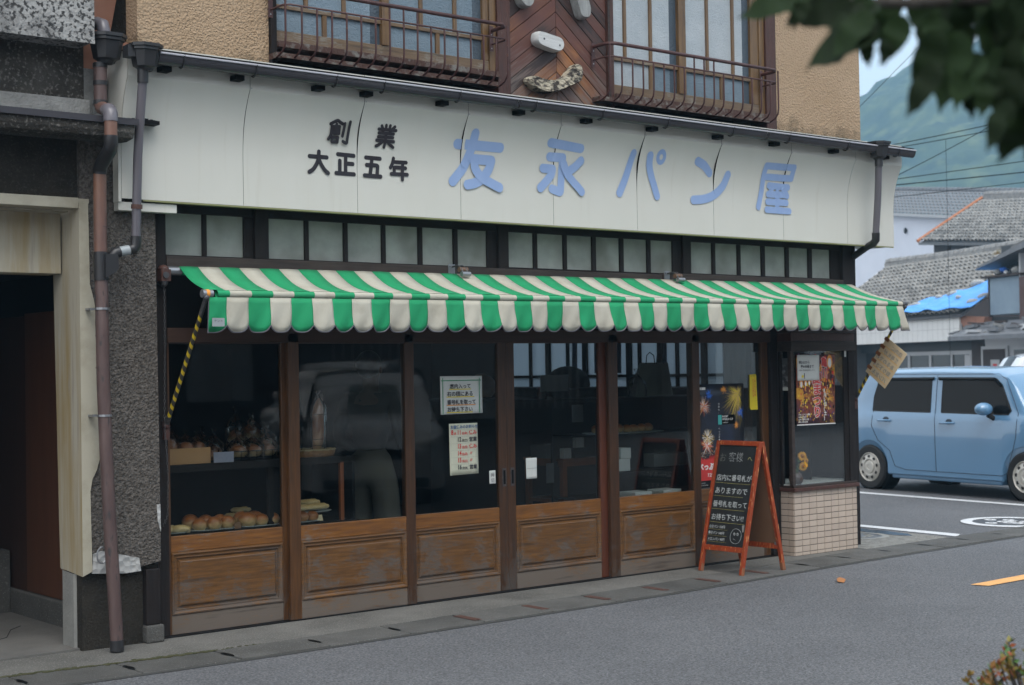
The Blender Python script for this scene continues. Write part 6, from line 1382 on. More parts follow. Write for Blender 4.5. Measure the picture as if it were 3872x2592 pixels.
m.add([(4.50, 0.60, z0), (4.885, 0.78, z0), (5.09, 0.80, z0), (4.72, 0.95, z0), (4.63, 0.72, z1), (4.895, 0.80, z1), (5.076, 0.84, z1), (4.80, 0.90, z1)], [(0, 1, 5, 4), (1, 2, 6, 5), (2, 3, 7, 6), (3, 0, 4, 7), (0, 3, 2, 1)]); m.build('body', 'grey bag', pb)
for (x, y, dx_) in ((4.72, 0.74, 0.09), (4.90, 0.80, 0.07)):
    m = MB(); m.tube([(x, y, z1 - 0.01), (x + 0.01, y, z1 + 0.06), (x + dx_ * 0.5, y, z1 + 0.085), (x + dx_, y, z1 + 0.06), (x + dx_ + 0.012, y, z1 - 0.01)], 0.0045, 6); m.build('handle', 'black', pb, smooth=True)
o = wrap(4.53, 0.66, 1.3135, 0.09, 0.07, 0, 0.17, None); o.name = 'plastic_bag'; tag(o, 'crumpled clear plastic bag leaning on the grey paper bag', 'bag')
# counter running along the side window with goods on it
ct = empty('back_counter', (0, 0, 0), 'dark counter with shelves along the frosted side window', 'counter')
B('worktop', 5.3, 6.36, 1.6, 4.6, 1.23, 1.262, 'near black', ct, 0.003); B('front', 5.32, 5.34, 1.62, 4.6, 0.021, 1.2295, 'near black', ct)
B('shelf', 5.6, 6.36, 1.30, 4.7, 1.352, 1.366, 'near black', ct)
bd = bun((5.25, 3.62, 1.263), 0.30, 'bread loaf', 'round'); tag(bd, 'big dim round loaf in cellophane on the far counter', 'bread')
o = MB().ball((0, 0, 0), (0.24, 0.2, 0.18), 16, 10, None).build('covered_machine', 'near black', None, smooth=True); o.location = (5.75, 2.9, 1.40); tag(o, 'rounded dark covered machine on the far counter', 'machine')
o = MB().lathe((0, 0, 0), [(0.0, 0.0), (0.045, 0.0), (0.05, 0.05), (0.04, 0.09), (0.05, 0.095), (0.05, 0.11), (0.0, 0.11)], 16).build('spice_jar', 'cabinet wood', None, smooth=50); o.location = (5.50, 3.0, 1.263); tag(o, 'small round jar on the far counter', 'jar')
bx('hanging_sign', 4.30, 4.62, 1.60, 1.605, 1.36, 1.50, 'siding pale', 'dim pale cloud shaped card hanging in the shop', 'sign')
bx('speech_card', 4.02, 4.14, 0.88, 0.885, 1.12, 1.26, 'siding grey', 'dim grey speech bubble card above the cabinet', 'sign')
bx('floor_counter', 1.9, 2.5, 1.9, 3.0, 0.021, 0.95, 'near black', 'dark counter block deep inside the shop', 'counter')
bx('wall_calendar', 0.75, 1.15, 2.60, 2.61, 1.35, 1.72, 'siding grey', 'pale calendar hung on a partition behind the loaf', 'calendar')
bx('partition', -0.05, 1.9, 2.62, 2.68, 0.021, 2.6, 'shop wall', 'dark partition wall behind the left showcase', 'partition')
bc = curtain('door_curtain', 0.10, 4.98, 5.30, 0.15, 1.76, 'cloth brown', 4, 0.018, 'x'); tag(bc, 'brown fabric curtain gathered behind the last door glass', 'curtain')

# ================================================================== CHALKBOARD
cbd = empty('chalkboard_sign', (0, 0, 0), 'orange red framed A-board with chalk menu standing on the pavement', 'A-board')
def P(t, s, off=0.0, side=0):
    """t 0..1 along the width (y from -0.23 to -0.645), s 0..1 up the front leaf; side 1 = back leaf"""
    y = -0.228 - 0.412 * t
    x = (4.318 + 0.232 * s) if side == 0 else (4.785 - 0.215 * s)
    nx = -0.97 if side == 0 else 0.97
    return Vector((x + nx * off, y, 0.978 * s + 0.23 * off))
for side in (0, 1):
    for t in (0.0, 1.0):
        a, b = P(t, 0.0, 0, side), P(t, 1.0, 0, side)
        m = MB(); m.beam(a + Vector((0, 0, 0.006)), b, 0.032, 0.026, 'board frame', (0, 1, 0)); m.beam(a, a + (b - a) * 0.06, 0.033, 0.027, 'board frame foot', (0, 1, 0)); m.build('leg', None, cbd, bevel=0.002)
    for s in (0.985, 0.185):
        m = MB(); m.beam(P(0.035, s, 0, side), P(0.965, s, 0, side), 0.024, 0.040 if s < .5 else 0.034, 'board frame', (0.2, 0, 1)); m.build('rail', None, cbd, bevel=0.002)
def slab(t0, t1, s0, s1, o0, o1, mat, side, name):
    m = MB(); vs = [P(t, s, o, side) for o in (o0, o1) for (t, s) in ((t0, s0), (t1, s0), (t1, s1), (t0, s1))]
    m.add(vs, [(0, 1, 2, 3), (7, 6, 5, 4), (0, 4, 5, 1), (1, 5, 6, 2), (2, 6, 7, 3), (3, 7, 4, 0)]); return m.build(name, mat, cbd)
slab(0.04, 0.96, 0.205, 0.966, -0.004, 0.003, 'blackboard', 0, 'slate'); slab(0.04, 0.96, 0.205, 0.966, -0.003, 0.004, 'board back', 1, 'back_panel')
slab(0.04, 0.96, 0.205, 0.966, -0.0075, -0.0045, 'board back', 0, 'back_panel')
m = MB(); m.beam((4.375, -0.605, 0.34), (4.45, -0.60, 0.34), 0.004, 0.05); m.build('spare_chip', 'pale concrete', cbd)
m = MB(); m.box(4.735, 4.765, -0.625, -0.60, 0.19, 0.235); m.build('hinge', 'steel', cbd)
bx_, bz_ = Vector((0, -1, 0)), (P(0, 1) - P(0, 0)).normalized()
def ct_(s, t, u, size, mat, bold=0.0, sx=1.0, lean=0.0):
    o = P(t, u, 0.0045); return text(s, size, o, bx_, bz_, mat, 'lettering', cbd, bold=bold, sx=sx)
ct_('お', 0.07, 0.845, 0.075, 'chalk dim', -0.0008, 0.95); ct_('客様', 0.30, 0.850, 0.078, 'chalk', -0.0005, 0.95); ct_('へ', 0.76, 0.850, 0.055, 'chalk yellow', -0.0008)
ct_('客様', 0.307, 0.850, 0.070, 'blackboard', -0.001, 1.05).location = (-0.0008, -0.002, 0.003)
for (s, u, w, sz) in (('店内に番号札が', 0.700, 0.92, 0.052), ('ありますので', 0.600, 0.78, 0.055), ('番号札を取って', 0.500, 0.86, 0.051), ('お待ち下さい!!', 0.400, 0.90, 0.052)):
    ct_(s, 0.075, u, sz, 'chalk', 0.0004, 0.97 if len(s) > 6 else 1.0)
    m = MB(); a, b = P(0.06, u - 0.020, 0.0042), P(w, u - 0.024, 0.0042); m.tube([a, a.lerp(b, .5) + Vector((0, 0, -0.001)), b], 0.0010, 5); m.build('underline', 'chalk yellow', cbd)
for (s, u) in (('山食パン 150円', 0.335), ('角食パン 140円', 0.288), ('メロンパン 90円', 0.241)):
    ct_(s, 0.06, u, 0.026, 'chalk', 0.0003, 0.92)
    m = MB(); m.tube([P(0.05, u - 0.010, 0.0042), P(0.52, u - 0.012, 0.0042)], 0.0007, 4); m.build('underline', 'chalk yellow', cbd)
m = MB(); c0 = (0.74, 0.285); ry = 0.055
def cc(a, rr): return P(c0[0] + rr * math.cos(a) * 0.055 / 0.412, c0[1] + rr * math.sin(a) * 0.055 / 0.978, 0.0042)
m.tube([cc(k * math.pi / 12, 1.0 + 0.02 * math.sin(k)) for k in range(25)], 0.0012, 5)
for a in (0.75, 2.4): m.tube([cc(a, 0.40) + Vector((0, 0.007 * math.cos(t), 0.010 * math.sin(t))) for t in [k * math.pi / 4 for k in range(9)]], 0.0022, 4)
m.tube([cc(math.pi * 1.2 + k * 0.2, 0.5) for k in range(6)], 0.0010, 4); m.build('doodle', 'chalk', cbd)
# cardboard notice taped to the right awning arm, its writing seen from behind
hc = empty('cardboard_notice', (0, 0, 0), 'yellowed card notice taped to the right striped awning arm, writing showing through reversed', 'notice')
a3, b3, c3_, d3_ = Vector((6.425, -0.405, 1.775)), Vector((6.425, -0.606, 1.628)), Vector((6.425, -0.373, 1.342)), Vector((6.425, -0.176, 1.490))
m = MB(); m.add([a3, b3, c3_, d3_] + [p + Vector((0.003, 0, 0)) for p in (a3, b3, c3_, d3_)], [(0, 1, 2, 3), (7, 6, 5, 4), (0, 4, 5, 1), (1, 5, 6, 2), (2, 6, 7, 3), (3, 7, 4, 0)]); m.build('card', 'card yellow', hc)
ux = (a3 - b3).normalized(); uy = (a3 - d3_).normalized(); Wd, Hd = (a3 - b3).length, (a3 - d3_).length
for i, s in enumerate(('店内に', '番号札が', 'あるのでお', '取り下さい', 'パン友永')):
    o = b3 + ux * 0.03 - uy * (0.062 + i * 0.068) + Vector((-0.0012, 0, 0)); text(s, 0.045, o, ux, uy, 'ink grey', 'lettering', hc, bold=0.0006, sx=0.95)
for i in range(5):
    o = b3 + ux * 0.02 - uy * (0.073 + i * 0.068) + Vector((-0.0008, 0, 0)); m = MB(); m.add([o, o + ux * 0.20, o + ux * 0.20 + uy * 0.006, o + uy * 0.006], [(0, 1, 2, 3)]); m.build('underline', 'card stripe', hc)
    o = a3 - uy * (0.03 + i * 0.074) + Vector((-0.002, 0, 0)) + ux * 0.012; m = MB(); m.add([o, o - ux * 0.050, o - ux * 0.050 + uy * 0.032, o + uy * 0.032], [(0, 1, 2, 3)]); m.build('tape', 'tape brown', hc, solid=0.001)
# ================================================================== CARS
def lerp_tab(tb, x):
    if x <= tb[0][0]: return tb[0][1]
    for (a, b), (c, d) in zip(tb, tb[1:]):
        if x <= c:
            t = (x - a) / (c - a); t = t * t * (3 - 2 * t) if abs(d - b) > 0.03 and (c - a) > .25 else t; return b + (d - b) * t
    return tb[-1][1]
def car(name, loc, ang, label, cat, paint, wb, x0, x1, hw, roof, belt, tumble, wr, sides, wind, rearw, zlow=0.20, group=None, glassm='car glass', rimm='hub cap', kei=False):
    """x forward from the rear axle; body lofted through cross-sections; sides = window outlines (x, z)"""
    C_ = empty(name, loc, label, cat, group, rot=(0, 0, ang)); zc = wr * 0.98; ra = wr * 1.17
    def half(x):
        e = 1.0
        if x < x0 + 0.5: e *= 1 - 0.16 * ((x0 + 0.5 - x) / 0.5) ** 2.6
        if x > x1 - 0.7: e *= 1 - 0.24 * ((x - x1 + 0.7) / 0.7) ** 2.4
        return hw * e
    def sect(x):
        w = half(x); zr = lerp_tab(roof, x); zb = min(lerp_tab(belt, x), zr - 0.03); z0 = zlow
        for xw in (0, wb):
            if abs(x - xw) < ra: z0 = max(z0, zc + math.sqrt(ra * ra - (x - xw) ** 2))
        z0 = min(z0, zb - 0.05); zm = z0 + (zb - z0) * 0.45
        k = max(0, min(1, (zr - zb) / 0.45)); wt = w - tumble * k - 0.05 * (1 - k)
        pts = [(0, zlow + 0.03), (w - 0.10, zlow + 0.03), (w - 0.02, z0 + 0.004), (w - 0.004, z0 + 0.02), (w, z0 + (zb - z0) * 0.30), (w, zm + (zb - zm) * 0.2), (w - 0.006, zb - 0.10 if zb - 0.10 > zm else zb - 0.02), (w - 0.018, zb - 0.012)]
        for t in (0.02, 0.35, 0.7, 0.9): pts.append((w - 0.03 + (wt - w + 0.03) * t ** 1.15, zb + (zr - 0.045 - zb) * t))
        pts += [(wt - 0.012, zr - 0.03), (wt - 0.05, zr - 0.006), (wt - 0.14, zr + 0.008 * k), (wt * 0.45, zr + 0.028), (0, zr + 0.034)]
        return pts
    N = 90; xs_ = sorted(set([x0 + (x1 - x0) * i / N for i in range(N + 1)] + [s + xw for xw in (0, wb) for s in (-ra, ra, -ra * .98, ra * .98, -ra * .9, ra * .9)]))
    xs_ = [x for x in xs_ if x0 <= x <= x1]; S_ = [sect(x) for x in xs_]; K = len(S_[0]); m = MB()
    for sg in (1, -1):
        vs = [(x, sg * p[0], p[1]) for x, s in zip(xs_, S_) for p in s]
        m.add(vs, [(i * K + j, i * K + j + 1, (i + 1) * K + j + 1, (i + 1) * K + j) if sg < 0 else (i * K + j, (i + 1) * K + j, (i + 1) * K + j + 1, i * K + j + 1) for i in range(len(xs_) - 1) for j in range(K - 1)])
        m.add([(xs_[0], sg * p[0], p[1]) for p in S_[0]] + [(xs_[0] - 0.0, 0, 0.6)], [(j, j + 1, K) for j in range(K - 1)]); m.add([(xs_[-1], sg * p[0], p[1]) for p in S_[-1]] + [(xs_[-1], 0, 0.5)], [(j, j + 1, K) for j in range(K - 1)])
    m.build('body', paint, C_, smooth=38)
    def sy(x, z):  # side surface
        s = sect(x)
        for (a, b) in zip(s[3:], s[4:]):
            if a[1] <= z <= b[1] and b[1] > a[1]: return a[0] + (b[0] - a[0]) * (z - a[1]) / (b[1] - a[1])
        return s[4][0]
    def side_patch(name, outline, mat, off, sg, par=None, step=0.08):
        m = MB(); bm = bmesh.new(); vs = []
        P_ = []
        for i in range(len(outline)):
            a, b = Vector(outline[i]), Vector(outline[(i + 1) % len(outline)]); n = max(1, int((b - a).length / step)); P_ += [a.lerp(b, k / n) for k in range(n)]
        f = bm.faces.new([bm.verts.new((p.x, 0, p.y)) for p in P_]); bmesh.ops.triangulate(bm, faces=[f])
        bmesh.ops.subdivide_edges(bm, edges=[e for e in bm.edges if e.calc_length() > 0.2], cuts=2, use_grid_fill=True)
        for v in bm.verts: v.co.y = sg * (sy(v.co.x, v.co.z) + off)
        me = bpy.data.meshes.new(name); bm.to_mesh(me); bm.free(); me.materials.append(MATS[mat]); o = bpy.data.objects.new(name, me); COL.objects.link(o); o.parent = par or C_; return o
    def side_line(name, pts, r, mat, sg, off=0.001):
        m = MB(); P_ = []
        for a, b in zip(pts, pts[1:]):
            a, b = Vector(a), Vector(b); n = max(1, int((b - a).length / 0.07)); P_ += [a.lerp(b, k / n) for k in range(n)]
        P_.append(Vector(pts[-1])); m.tube([(p.x, sg * (sy(p.x, p.y) + off), p.y) for p in P_], r, 5); return m.build(name, mat, C_)
    for sg in (1, -1):
        for ol in sides['win']:
            side_patch('window', ol, glassm, 0.004, sg)
            side_line('window_rubber', list(ol) + [ol[0]], 0.008, 'rubber', sg)
        for ln in sides.get('seam', []): side_line('door_seam', ln, 0.0035, 'seam', sg)
        for (hx, hz) in sides.get('handle', []):
            y = sy(hx, hz); m = MB(); m.ball((hx + 0.03, sg * (y - 0.004), hz + 0.012), (0.055, 0.012, 0.035), 12, 8, 'seam'); m.tube([(hx - 0.10, sg * (y + 0.004), hz), (hx - 0.08, sg * (y + 0.028), hz), (hx + 0.09, sg * (y + 0.028), hz), (hx + 0.11, sg * (y + 0.004), hz)], 0.013, 8, paint); m.build('door_handle', None, C_, smooth=50)
        if 'visor' in sides:
            for ln in sides['visor']: side_line('door_visor', ln, 0.020, 'car glass', sg, 0.012)
        mx, mz = sides['mirror']; y = sy(mx, mz); mr = MB().ball((mx, sg * (y + 0.15), mz + 0.03), (0.085, 0.12, 0.075), 16, 10, None).build('mirror', paint, C_, smooth=True)
        MB().tube([(mx + 0.02, sg * (y - 0.01), mz - 0.09), (mx + 0.01, sg * (y + 0.09), mz - 0.04)], 0.03, 8).build('arm', 'rubber', mr)
        # lamps
        zl = sides.get('lamp', 0.72)
        MB().ball((x1 - 0.13, sg * (half(x1 - 0.13) - 0.13), zl), (0.15, 0.13, 0.085), 14, 8, None).build('headlight', 'lamp clear', C_, smooth=True)
        MB().ball((x0 + 0.045, sg * (half(x0 + 0.05) - 0.05), zl + 0.12), (0.055, 0.06, 0.11), 12, 8, None).build('tail_lamp', 'lamp red', C_, smooth=True)
        for xw in (0, wb):
            w = empty('wheel', (xw, sg * (hw - 0.09), zc + 0.005), parent=C_)
            r = wr
            MB().lathe((0, 0, 0), [(r * 0.62, 0.075 * sg), (r * 0.70, 0.088 * sg), (r * 0.92, 0.085 * sg), (r, 0.06 * sg), (r, -0.06 * sg), (r * 0.9, -0.085 * sg), (r * 0.6, -0.08 * sg)], 40, axis='y').build('tyre', 'rubber', w, smooth=40)
            m = MB(); rr = r * 0.66
            m.lathe((0, 0, 0), [(rr, 0.078 * sg), (rr * 0.95, 0.090 * sg), (rr * 0.88, 0.074 * sg), (rr * 0.80, 0.082 * sg), (rr * 0.55, 0.092 * sg), (rr * 0.45, 0.080 * sg), (rr * 0.40, 0.094 * sg), (rr * 0.2, 0.096 * sg), (rr * 0.17, 0.090 * sg), (0.0, 0.092 * sg)], 40, rimm, 'y')
            nh = 9 if kei else 5
            for k in range(nh):
                a = 2 * math.pi * k / nh + 0.2; hx, hz = rr * 0.70 * math.cos(a), rr * 0.70 * math.sin(a); q = 0.022 if kei else 0.055
                m.prism([(q * math.cos(t), q * math.sin(t)) for t in [j * math.pi / 4 for j in range(8)]], (hx, 0.0865 * sg, hz), XA, ZA, (0, 0.002 * sg, 0), 'rubber')
            m.build('rim', None, w, smooth=30)
            MB().lathe((0, 0, 0), [(ra * 0.97, 0.03 * sg), (ra * 0.97, -0.16 * sg), (0, -0.16 * sg)], 30, axis='y').build('wheel_well', 'black', w)
    # windscreens as strips across the car
    for nm, (xa, za, xb, zb_) in (('windscreen', wind), ('rear_window', rearw)):
        m = MB(); d = 0.012 if nm == 'windscreen' else -0.012
        def f(u, v):
            x = xa + (xb - xa) * v; z = za + (zb_ - za) * v; s = sect(x); w = max(sy(x, min(z, s[-1][1] - 0.05)) - 0.09, 0.3); y = -w + 2 * w * u
            zz = lerp_tab(roof, x) + 0.034 - 0.05 * (abs(2 * u - 1) ** 2.2); return (x + d * 0, y, zz + 0.006)
        m.grid(f, 10, 8); m.build(nm, 'car glass clear' if nm == 'windscreen' else 'car glass', C_, smooth=True)
    B('number_plate', x1 + 0.001, x1 + 0.012, -0.165, 0.165, 0.36, 0.52, 'paper cream', C_, 0.003)
    B('grille', x1 - 0.03, x1 + 0.004, -0.42, 0.42, 0.56, 0.68, 'black', C_, 0.01)
    B('bumper', x1 - 0.12, x1 + 0.03, -hw * 0.72, hw * 0.72, 0.24, 0.35, 'near black' if not kei else paint, C_, 0.03)
    B('sill', 0.36, wb - 0.36, -hw + 0.03, hw - 0.03, zlow - 0.04, zlow + 0.06, paint, C_, 0.02)
    return C_
kei_roof = [(-0.48, 0.80), (-0.44, 0.98), (-0.36, 1.15), (-0.10, 1.44), (0.08, 1.475), (1.0, 1.485), (1.9, 1.470), (2.12, 1.42), (2.52, 1.00), (2.62, 0.965), (2.95, 0.88), (3.02, 0.72)]
kei_belt = [(-0.5, 0.93), (0.0, 0.965), (1.1, 0.965), (2.3, 0.955), (3.0, 0.90)]
fd = Vector((-0.155, -0.988)); angc = math.atan2(fd.y, fd.x); side = Vector((-fd.y, fd.x))
# loc: centre line of the rear axle; near side (towards -X) is the car's right side
cl = Vector((11.43, 3.60)) + Vector((0.988, -0.155)) * 0.66
car('blue_car', (cl.x, cl.y, -0.010), angc, 'pale blue boxy small car parked in the side street right of the shop', 'car', 'car blue', 2.45, -0.50, 3.02, 0.735, kei_roof, kei_belt, 0.085, 0.278,
    dict(win=[[(0.06, 0.985), (1.02, 0.975), (1.02, 1.375), (0.22, 1.375), (0.13, 1.34), (0.07, 1.15)], [(1.20, 0.975), (2.20, 0.965), (2.245, 1.01), (2.09, 1.30), (2.00, 1.372), (1.20, 1.378)]],
         seam=[[(0.07, 0.985), (0.055, 0.80), (0.16, 0.62), (0.36, 0.50), (0.45, 0.31), (0.62, 0.275), (2.12, 0.275), (2.20, 0.31), (2.33, 0.72), (2.345, 0.98), (2.15, 1.36), (2.02, 1.425), (0.2, 1.43)], [(1.105, 1.42), (1.105, 0.96), (1.125, 0.28)]],
         handle=[(0.27, 0.865), (1.30, 0.855)], mirror=(1.98, 1.00), visor=[[(0.22, 1.372), (1.06, 1.375)], [(1.14, 1.375), (1.98, 1.370), (2.09, 1.29)]], lamp=0.70),
    (2.10, 1.42, 2.50, 1.02), (-0.36, 1.15, -0.12, 1.42), kei=True)
sed_roof = [(-0.95, 0.78), (-0.88, 0.98), (-0.75, 1.10), (-0.35, 1.46), (-0.1, 1.52), (0.8, 1.56), (1.6, 1.52), (2.05, 1.38), (2.65, 1.02), (2.85, 0.98), (3.30, 0.88), (3.48, 0.66)]
sed_belt = [(-0.95, 0.95), (0.0, 0.98), (1.5, 0.94), (2.6, 0.90), (3.5, 0.82)]
sed_side = dict(win=[[(-0.42, 1.06), (0.55, 1.02), (0.55, 1.42), (-0.05, 1.42), (-0.28, 1.30)], [(0.62, 1.02), (1.50, 0.99), (1.50, 1.42), (0.62, 1.42)], [(1.57, 0.99), (2.35, 0.96), (2.05, 1.22), (1.75, 1.41), (1.57, 1.42)]],
    seam=[[(0.58, 1.0), (0.56, 0.35), (1.5, 0.33), (1.53, 1.0)], [(1.53, 0.33), (2.25, 0.36), (2.35, 0.93)]], handle=[(0.72, 0.90), (1.68, 0.87)], mirror=(2.18, 1.0), lamp=0.74)
suv_roof = [(-0.85, 0.85), (-0.82, 1.15), (-0.72, 1.35), (-0.5, 1.66), (-0.2, 1.72), (0.8, 1.76), (1.6, 1.72), (1.95, 1.60), (2.45, 1.16), (2.6, 1.12), (3.25, 1.03), (3.45, 0.82)]
suv_side = dict(win=[[(-0.45, 1.20), (0.5, 1.17), (0.5, 1.60), (-0.2, 1.60), (-0.38, 1.45)], [(0.57, 1.17), (1.38, 1.15), (1.38, 1.60), (0.57, 1.60)], [(1.45, 1.15), (2.18, 1.12), (1.92, 1.40), (1.65, 1.58), (1.45, 1.60)]],
    seam=[[(0.53, 1.15), (0.51, 0.42), (1.4, 0.40), (1.42, 1.15)], [(1.42, 0.40), (2.15, 0.42), (2.22, 1.08)]], handle=[(0.68, 1.04), (1.55, 1.01)], mirror=(2.05, 1.16), lamp=0.88)
# far parked car at the right edge (behind the blue one)
car('parked_car', (28.3, 11.8, -0.01), R(-39), 'white roofed dark windowed car parked far behind the blue car', 'car', 'car white', 2.5, -0.85, 3.45, 0.86, suv_roof, [(-1, 1.10), (3.5, 1.0)], 0.12, 0.34, suv_side, (1.98, 1.58, 2.42, 1.18), (-0.72, 1.36, -0.5, 1.64))
# two cars across the road, seen only mirrored in the door glass
car('parked_car', (11.0, -14.0, -0.01), R(143), 'white estate car across the road, mirrored in the second door glass', 'car', 'car white', 2.5, -0.85, 3.45, 0.88, suv_roof, [(-1, 1.12), (3.5, 1.02)], 0.12, 0.35, suv_side, (1.98, 1.58, 2.42, 1.18), (-0.72, 1.36, -0.5, 1.64), group=None)
car('parked_car', (7.45, -9.0, -0.01), R(122), 'white hatchback across the road, mirrored in the centre door glass', 'car', 'car white', 2.55, -0.95, 3.48, 0.86, sed_roof, sed_belt, 0.16, 0.31, sed_side, (2.08, 1.36, 2.6, 1.05), (-0.74, 1.10, -0.38, 1.44))

# ================================================================== PERSON INSIDE THE SHOP
def skin_chain(chains, radii, name, mat, parent, sub=1):
    verts = []; edges = []; rad = []; idx = {}
    for ch in chains:
        prev = None
        for k in ch:
            if k not in idx: idx[k] = len(verts); verts.append(radii[k][0]); rad.append(radii[k][1])
            if prev is not None: edges.append((idx[prev], idx[k]))
            prev = k
    me = bpy.data.meshes.new(name); me.from_pydata(verts, edges, []); o = bpy.data.objects.new(name, me); COL.objects.link(o); o.parent = parent
    bm = bmesh.new(); bm.from_mesh(me); bm.verts.ensure_lookup_table(); ly = bm.verts.layers.skin.verify()
    for i, r in enumerate(rad): bm.verts[i][ly].radius = r if isinstance(r, tuple) else (r, r)
    bm.verts[0][ly].use_root = True; bm.to_mesh(me); bm.free()
    md = o.modifiers.new('skin', 'SKIN'); md.use_smooth_shade = True; md2 = o.modifiers.new('sub', 'SUBSURF'); md2.levels = sub; md2.render_levels = sub
    me.materials.append(MATS[mat]); return o
pn = empty('person', (2.06, 0.86, 0.02), 'person in loose beige trousers and dark top standing inside behind the second door', 'person', rot=(0, 0, R(118)))
J = {'pel': ((0, 0, 0.90), (0.10, 0.07)), 'sp': ((0, 0.01, 1.08), (0.10, 0.07)), 'ch': ((0, 0.0, 1.26), (0.15, 0.10)), 'nk': ((0, 0.0, 1.40), 0.055), 'hd0': ((0, -0.01, 1.46), 0.062), 'hd1': ((0, -0.015, 1.55), 0.085), 'hd2': ((0, -0.005, 1.64), 0.06)}
for s, n_ in ((1, 'l'), (-1, 'r')):
    J.update({'hip' + n_: ((0.09 * s, 0, 0.86), 0.085), 'kn' + n_: ((0.11 * s, -0.02, 0.47), 0.055), 'an' + n_: ((0.12 * s, 0.02, 0.08), 0.038), 'to' + n_: ((0.13 * s, -0.12, 0.035), 0.032),
              'sh' + n_: ((0.18 * s, 0.0, 1.33), 0.055), 'el' + n_: ((0.27 * s, 0.02, 1.07), 0.040)})
J['wrl'] = ((0.14, -0.15, 0.93), 0.026); J['hal'] = ((0.08, -0.17, 0.90), 0.030); J['wrr'] = ((-0.27, -0.06, 0.84), 0.026); J['har'] = ((-0.265, -0.08, 0.77), 0.030)
ch_ = [['pel', 'sp', 'ch', 'nk', 'hd0', 'hd1', 'hd2']] + [['pel', 'hip' + n_, 'kn' + n_, 'an' + n_, 'to' + n_] for n_ in 'lr'] + [['ch', 'sh' + n_, 'el' + n_, 'wr' + n_, 'ha' + n_] for n_ in 'lr']
for n_, base, dr_ in (('l', Vector(J['hal'][0]), Vector((-0.9, -0.2, -0.5))), ('r', Vector(J['har'][0]), Vector((0, -0.3, -1)))):
    dr_ = dr_.normalized(); sd_ = dr_.cross(Vector((0, 1, 0))).normalized()
    for k in range(4):
        b0_ = base + sd_ * (k - 1.5) * 0.017; L_ = (0.062, 0.072, 0.068, 0.052)[k]; J['f%s%da' % (n_, k)] = (tuple(b0_ + dr_ * 0.02), 0.009); J['f%s%db' % (n_, k)] = (tuple(b0_ + dr_ * (0.02 + L_ * .5)), 0.008); J['f%s%dc' % (n_, k)] = (tuple(b0_ + dr_ * (0.02 + L_) + Vector((0, 0.014, 0))), 0.0065)
        ch_.append(['ha' + n_, 'f%s%da' % (n_, k), 'f%s%db' % (n_, k), 'f%s%dc' % (n_, k)])
    J['t%sa' % n_] = (tuple(base + sd_ * -0.03), 0.010); J['t%sb' % n_] = (tuple(base + sd_ * -0.045 + dr_ * 0.035), 0.008); ch_.append(['ha' + n_, 't%sa' % n_, 't%sb' % n_])
skin_chain(ch_, J, 'body', 'skin', pn)
T = {'p': ((0, 0, 0.92), (0.150, 0.115)), 'q': ((0, 0, 1.02), (0.148, 0.112))}
for s, n_ in ((1, 'l'), (-1, 'r')): T.update({'h' + n_: ((0.095 * s, 0, 0.80), 0.120), 'k' + n_: ((0.12 * s, -0.02, 0.47), 0.105), 'a' + n_: ((0.135 * s, 0.01, 0.14), 0.085)})
skin_chain([['p', 'hl', 'kl', 'al'], ['p', 'hr', 'kr', 'ar'], ['p', 'q']], T, 'trousers', 'trousers', pn)
T = {'w': ((0, 0.01, 0.93), (0.168, 0.130)), 's': ((0, 0.01, 1.12), (0.145, 0.11)), 'c': ((0, 0, 1.27), (0.165, 0.118)), 'n': ((0, 0, 1.375), 0.07)}
for s, n_ in ((1, 'l'), (-1, 'r')): T.update({'s' + n_: ((0.18 * s, 0, 1.33), 0.072), 'e' + n_: ((0.265 * s, 0.02, 1.07), 0.056)})
T['fl'] = ((0.17, -0.125, 0.95), 0.042); T['fr'] = ((-0.27, -0.045, 0.88), 0.042)
skin_chain([['w', 's', 'c', 'n'], ['c', 'sl', 'el', 'fl'], ['c', 'sr', 'er', 'fr']], T, 'shirt', 'shirt dark', pn)
MB().ball((0, 0.02, 1.585), (0.092, 0.105, 0.105), 16, 12, None, lambda v: Vector((v.x, max(v.y, -0.045 if v.z < 1.6 else -0.09), v.z))).build('hair', 'hair', pn, smooth=True)
m = MB(); m.ball((0.032, -0.098, 1.555), 0.010, 8, 6, 'paper'); m.ball((-0.032, -0.098, 1.555), 0.010, 8, 6, 'paper'); m.ball((0.032, -0.106, 1.555), 0.0055, 8, 6, 'black'); m.ball((-0.032, -0.106, 1.555), 0.0055, 8, 6, 'black'); m.build('eyes', None, pn)
m = MB(); m.ball((0, -0.112, 1.53), (0.011, 0.016, 0.020), 8, 6); m.build('nose', 'skin', pn, smooth=True)
m = MB(); m.ball((0, -0.096, 1.495), (0.024, 0.008, 0.006), 10, 6); m.build('mouth', 'ink red', pn, smooth=True)
for s in (1, -1): MB().ball((0.088 * s, 0.0, 1.545), (0.010, 0.018, 0.028), 8, 6).build('ear', 'skin', pn, smooth=True)

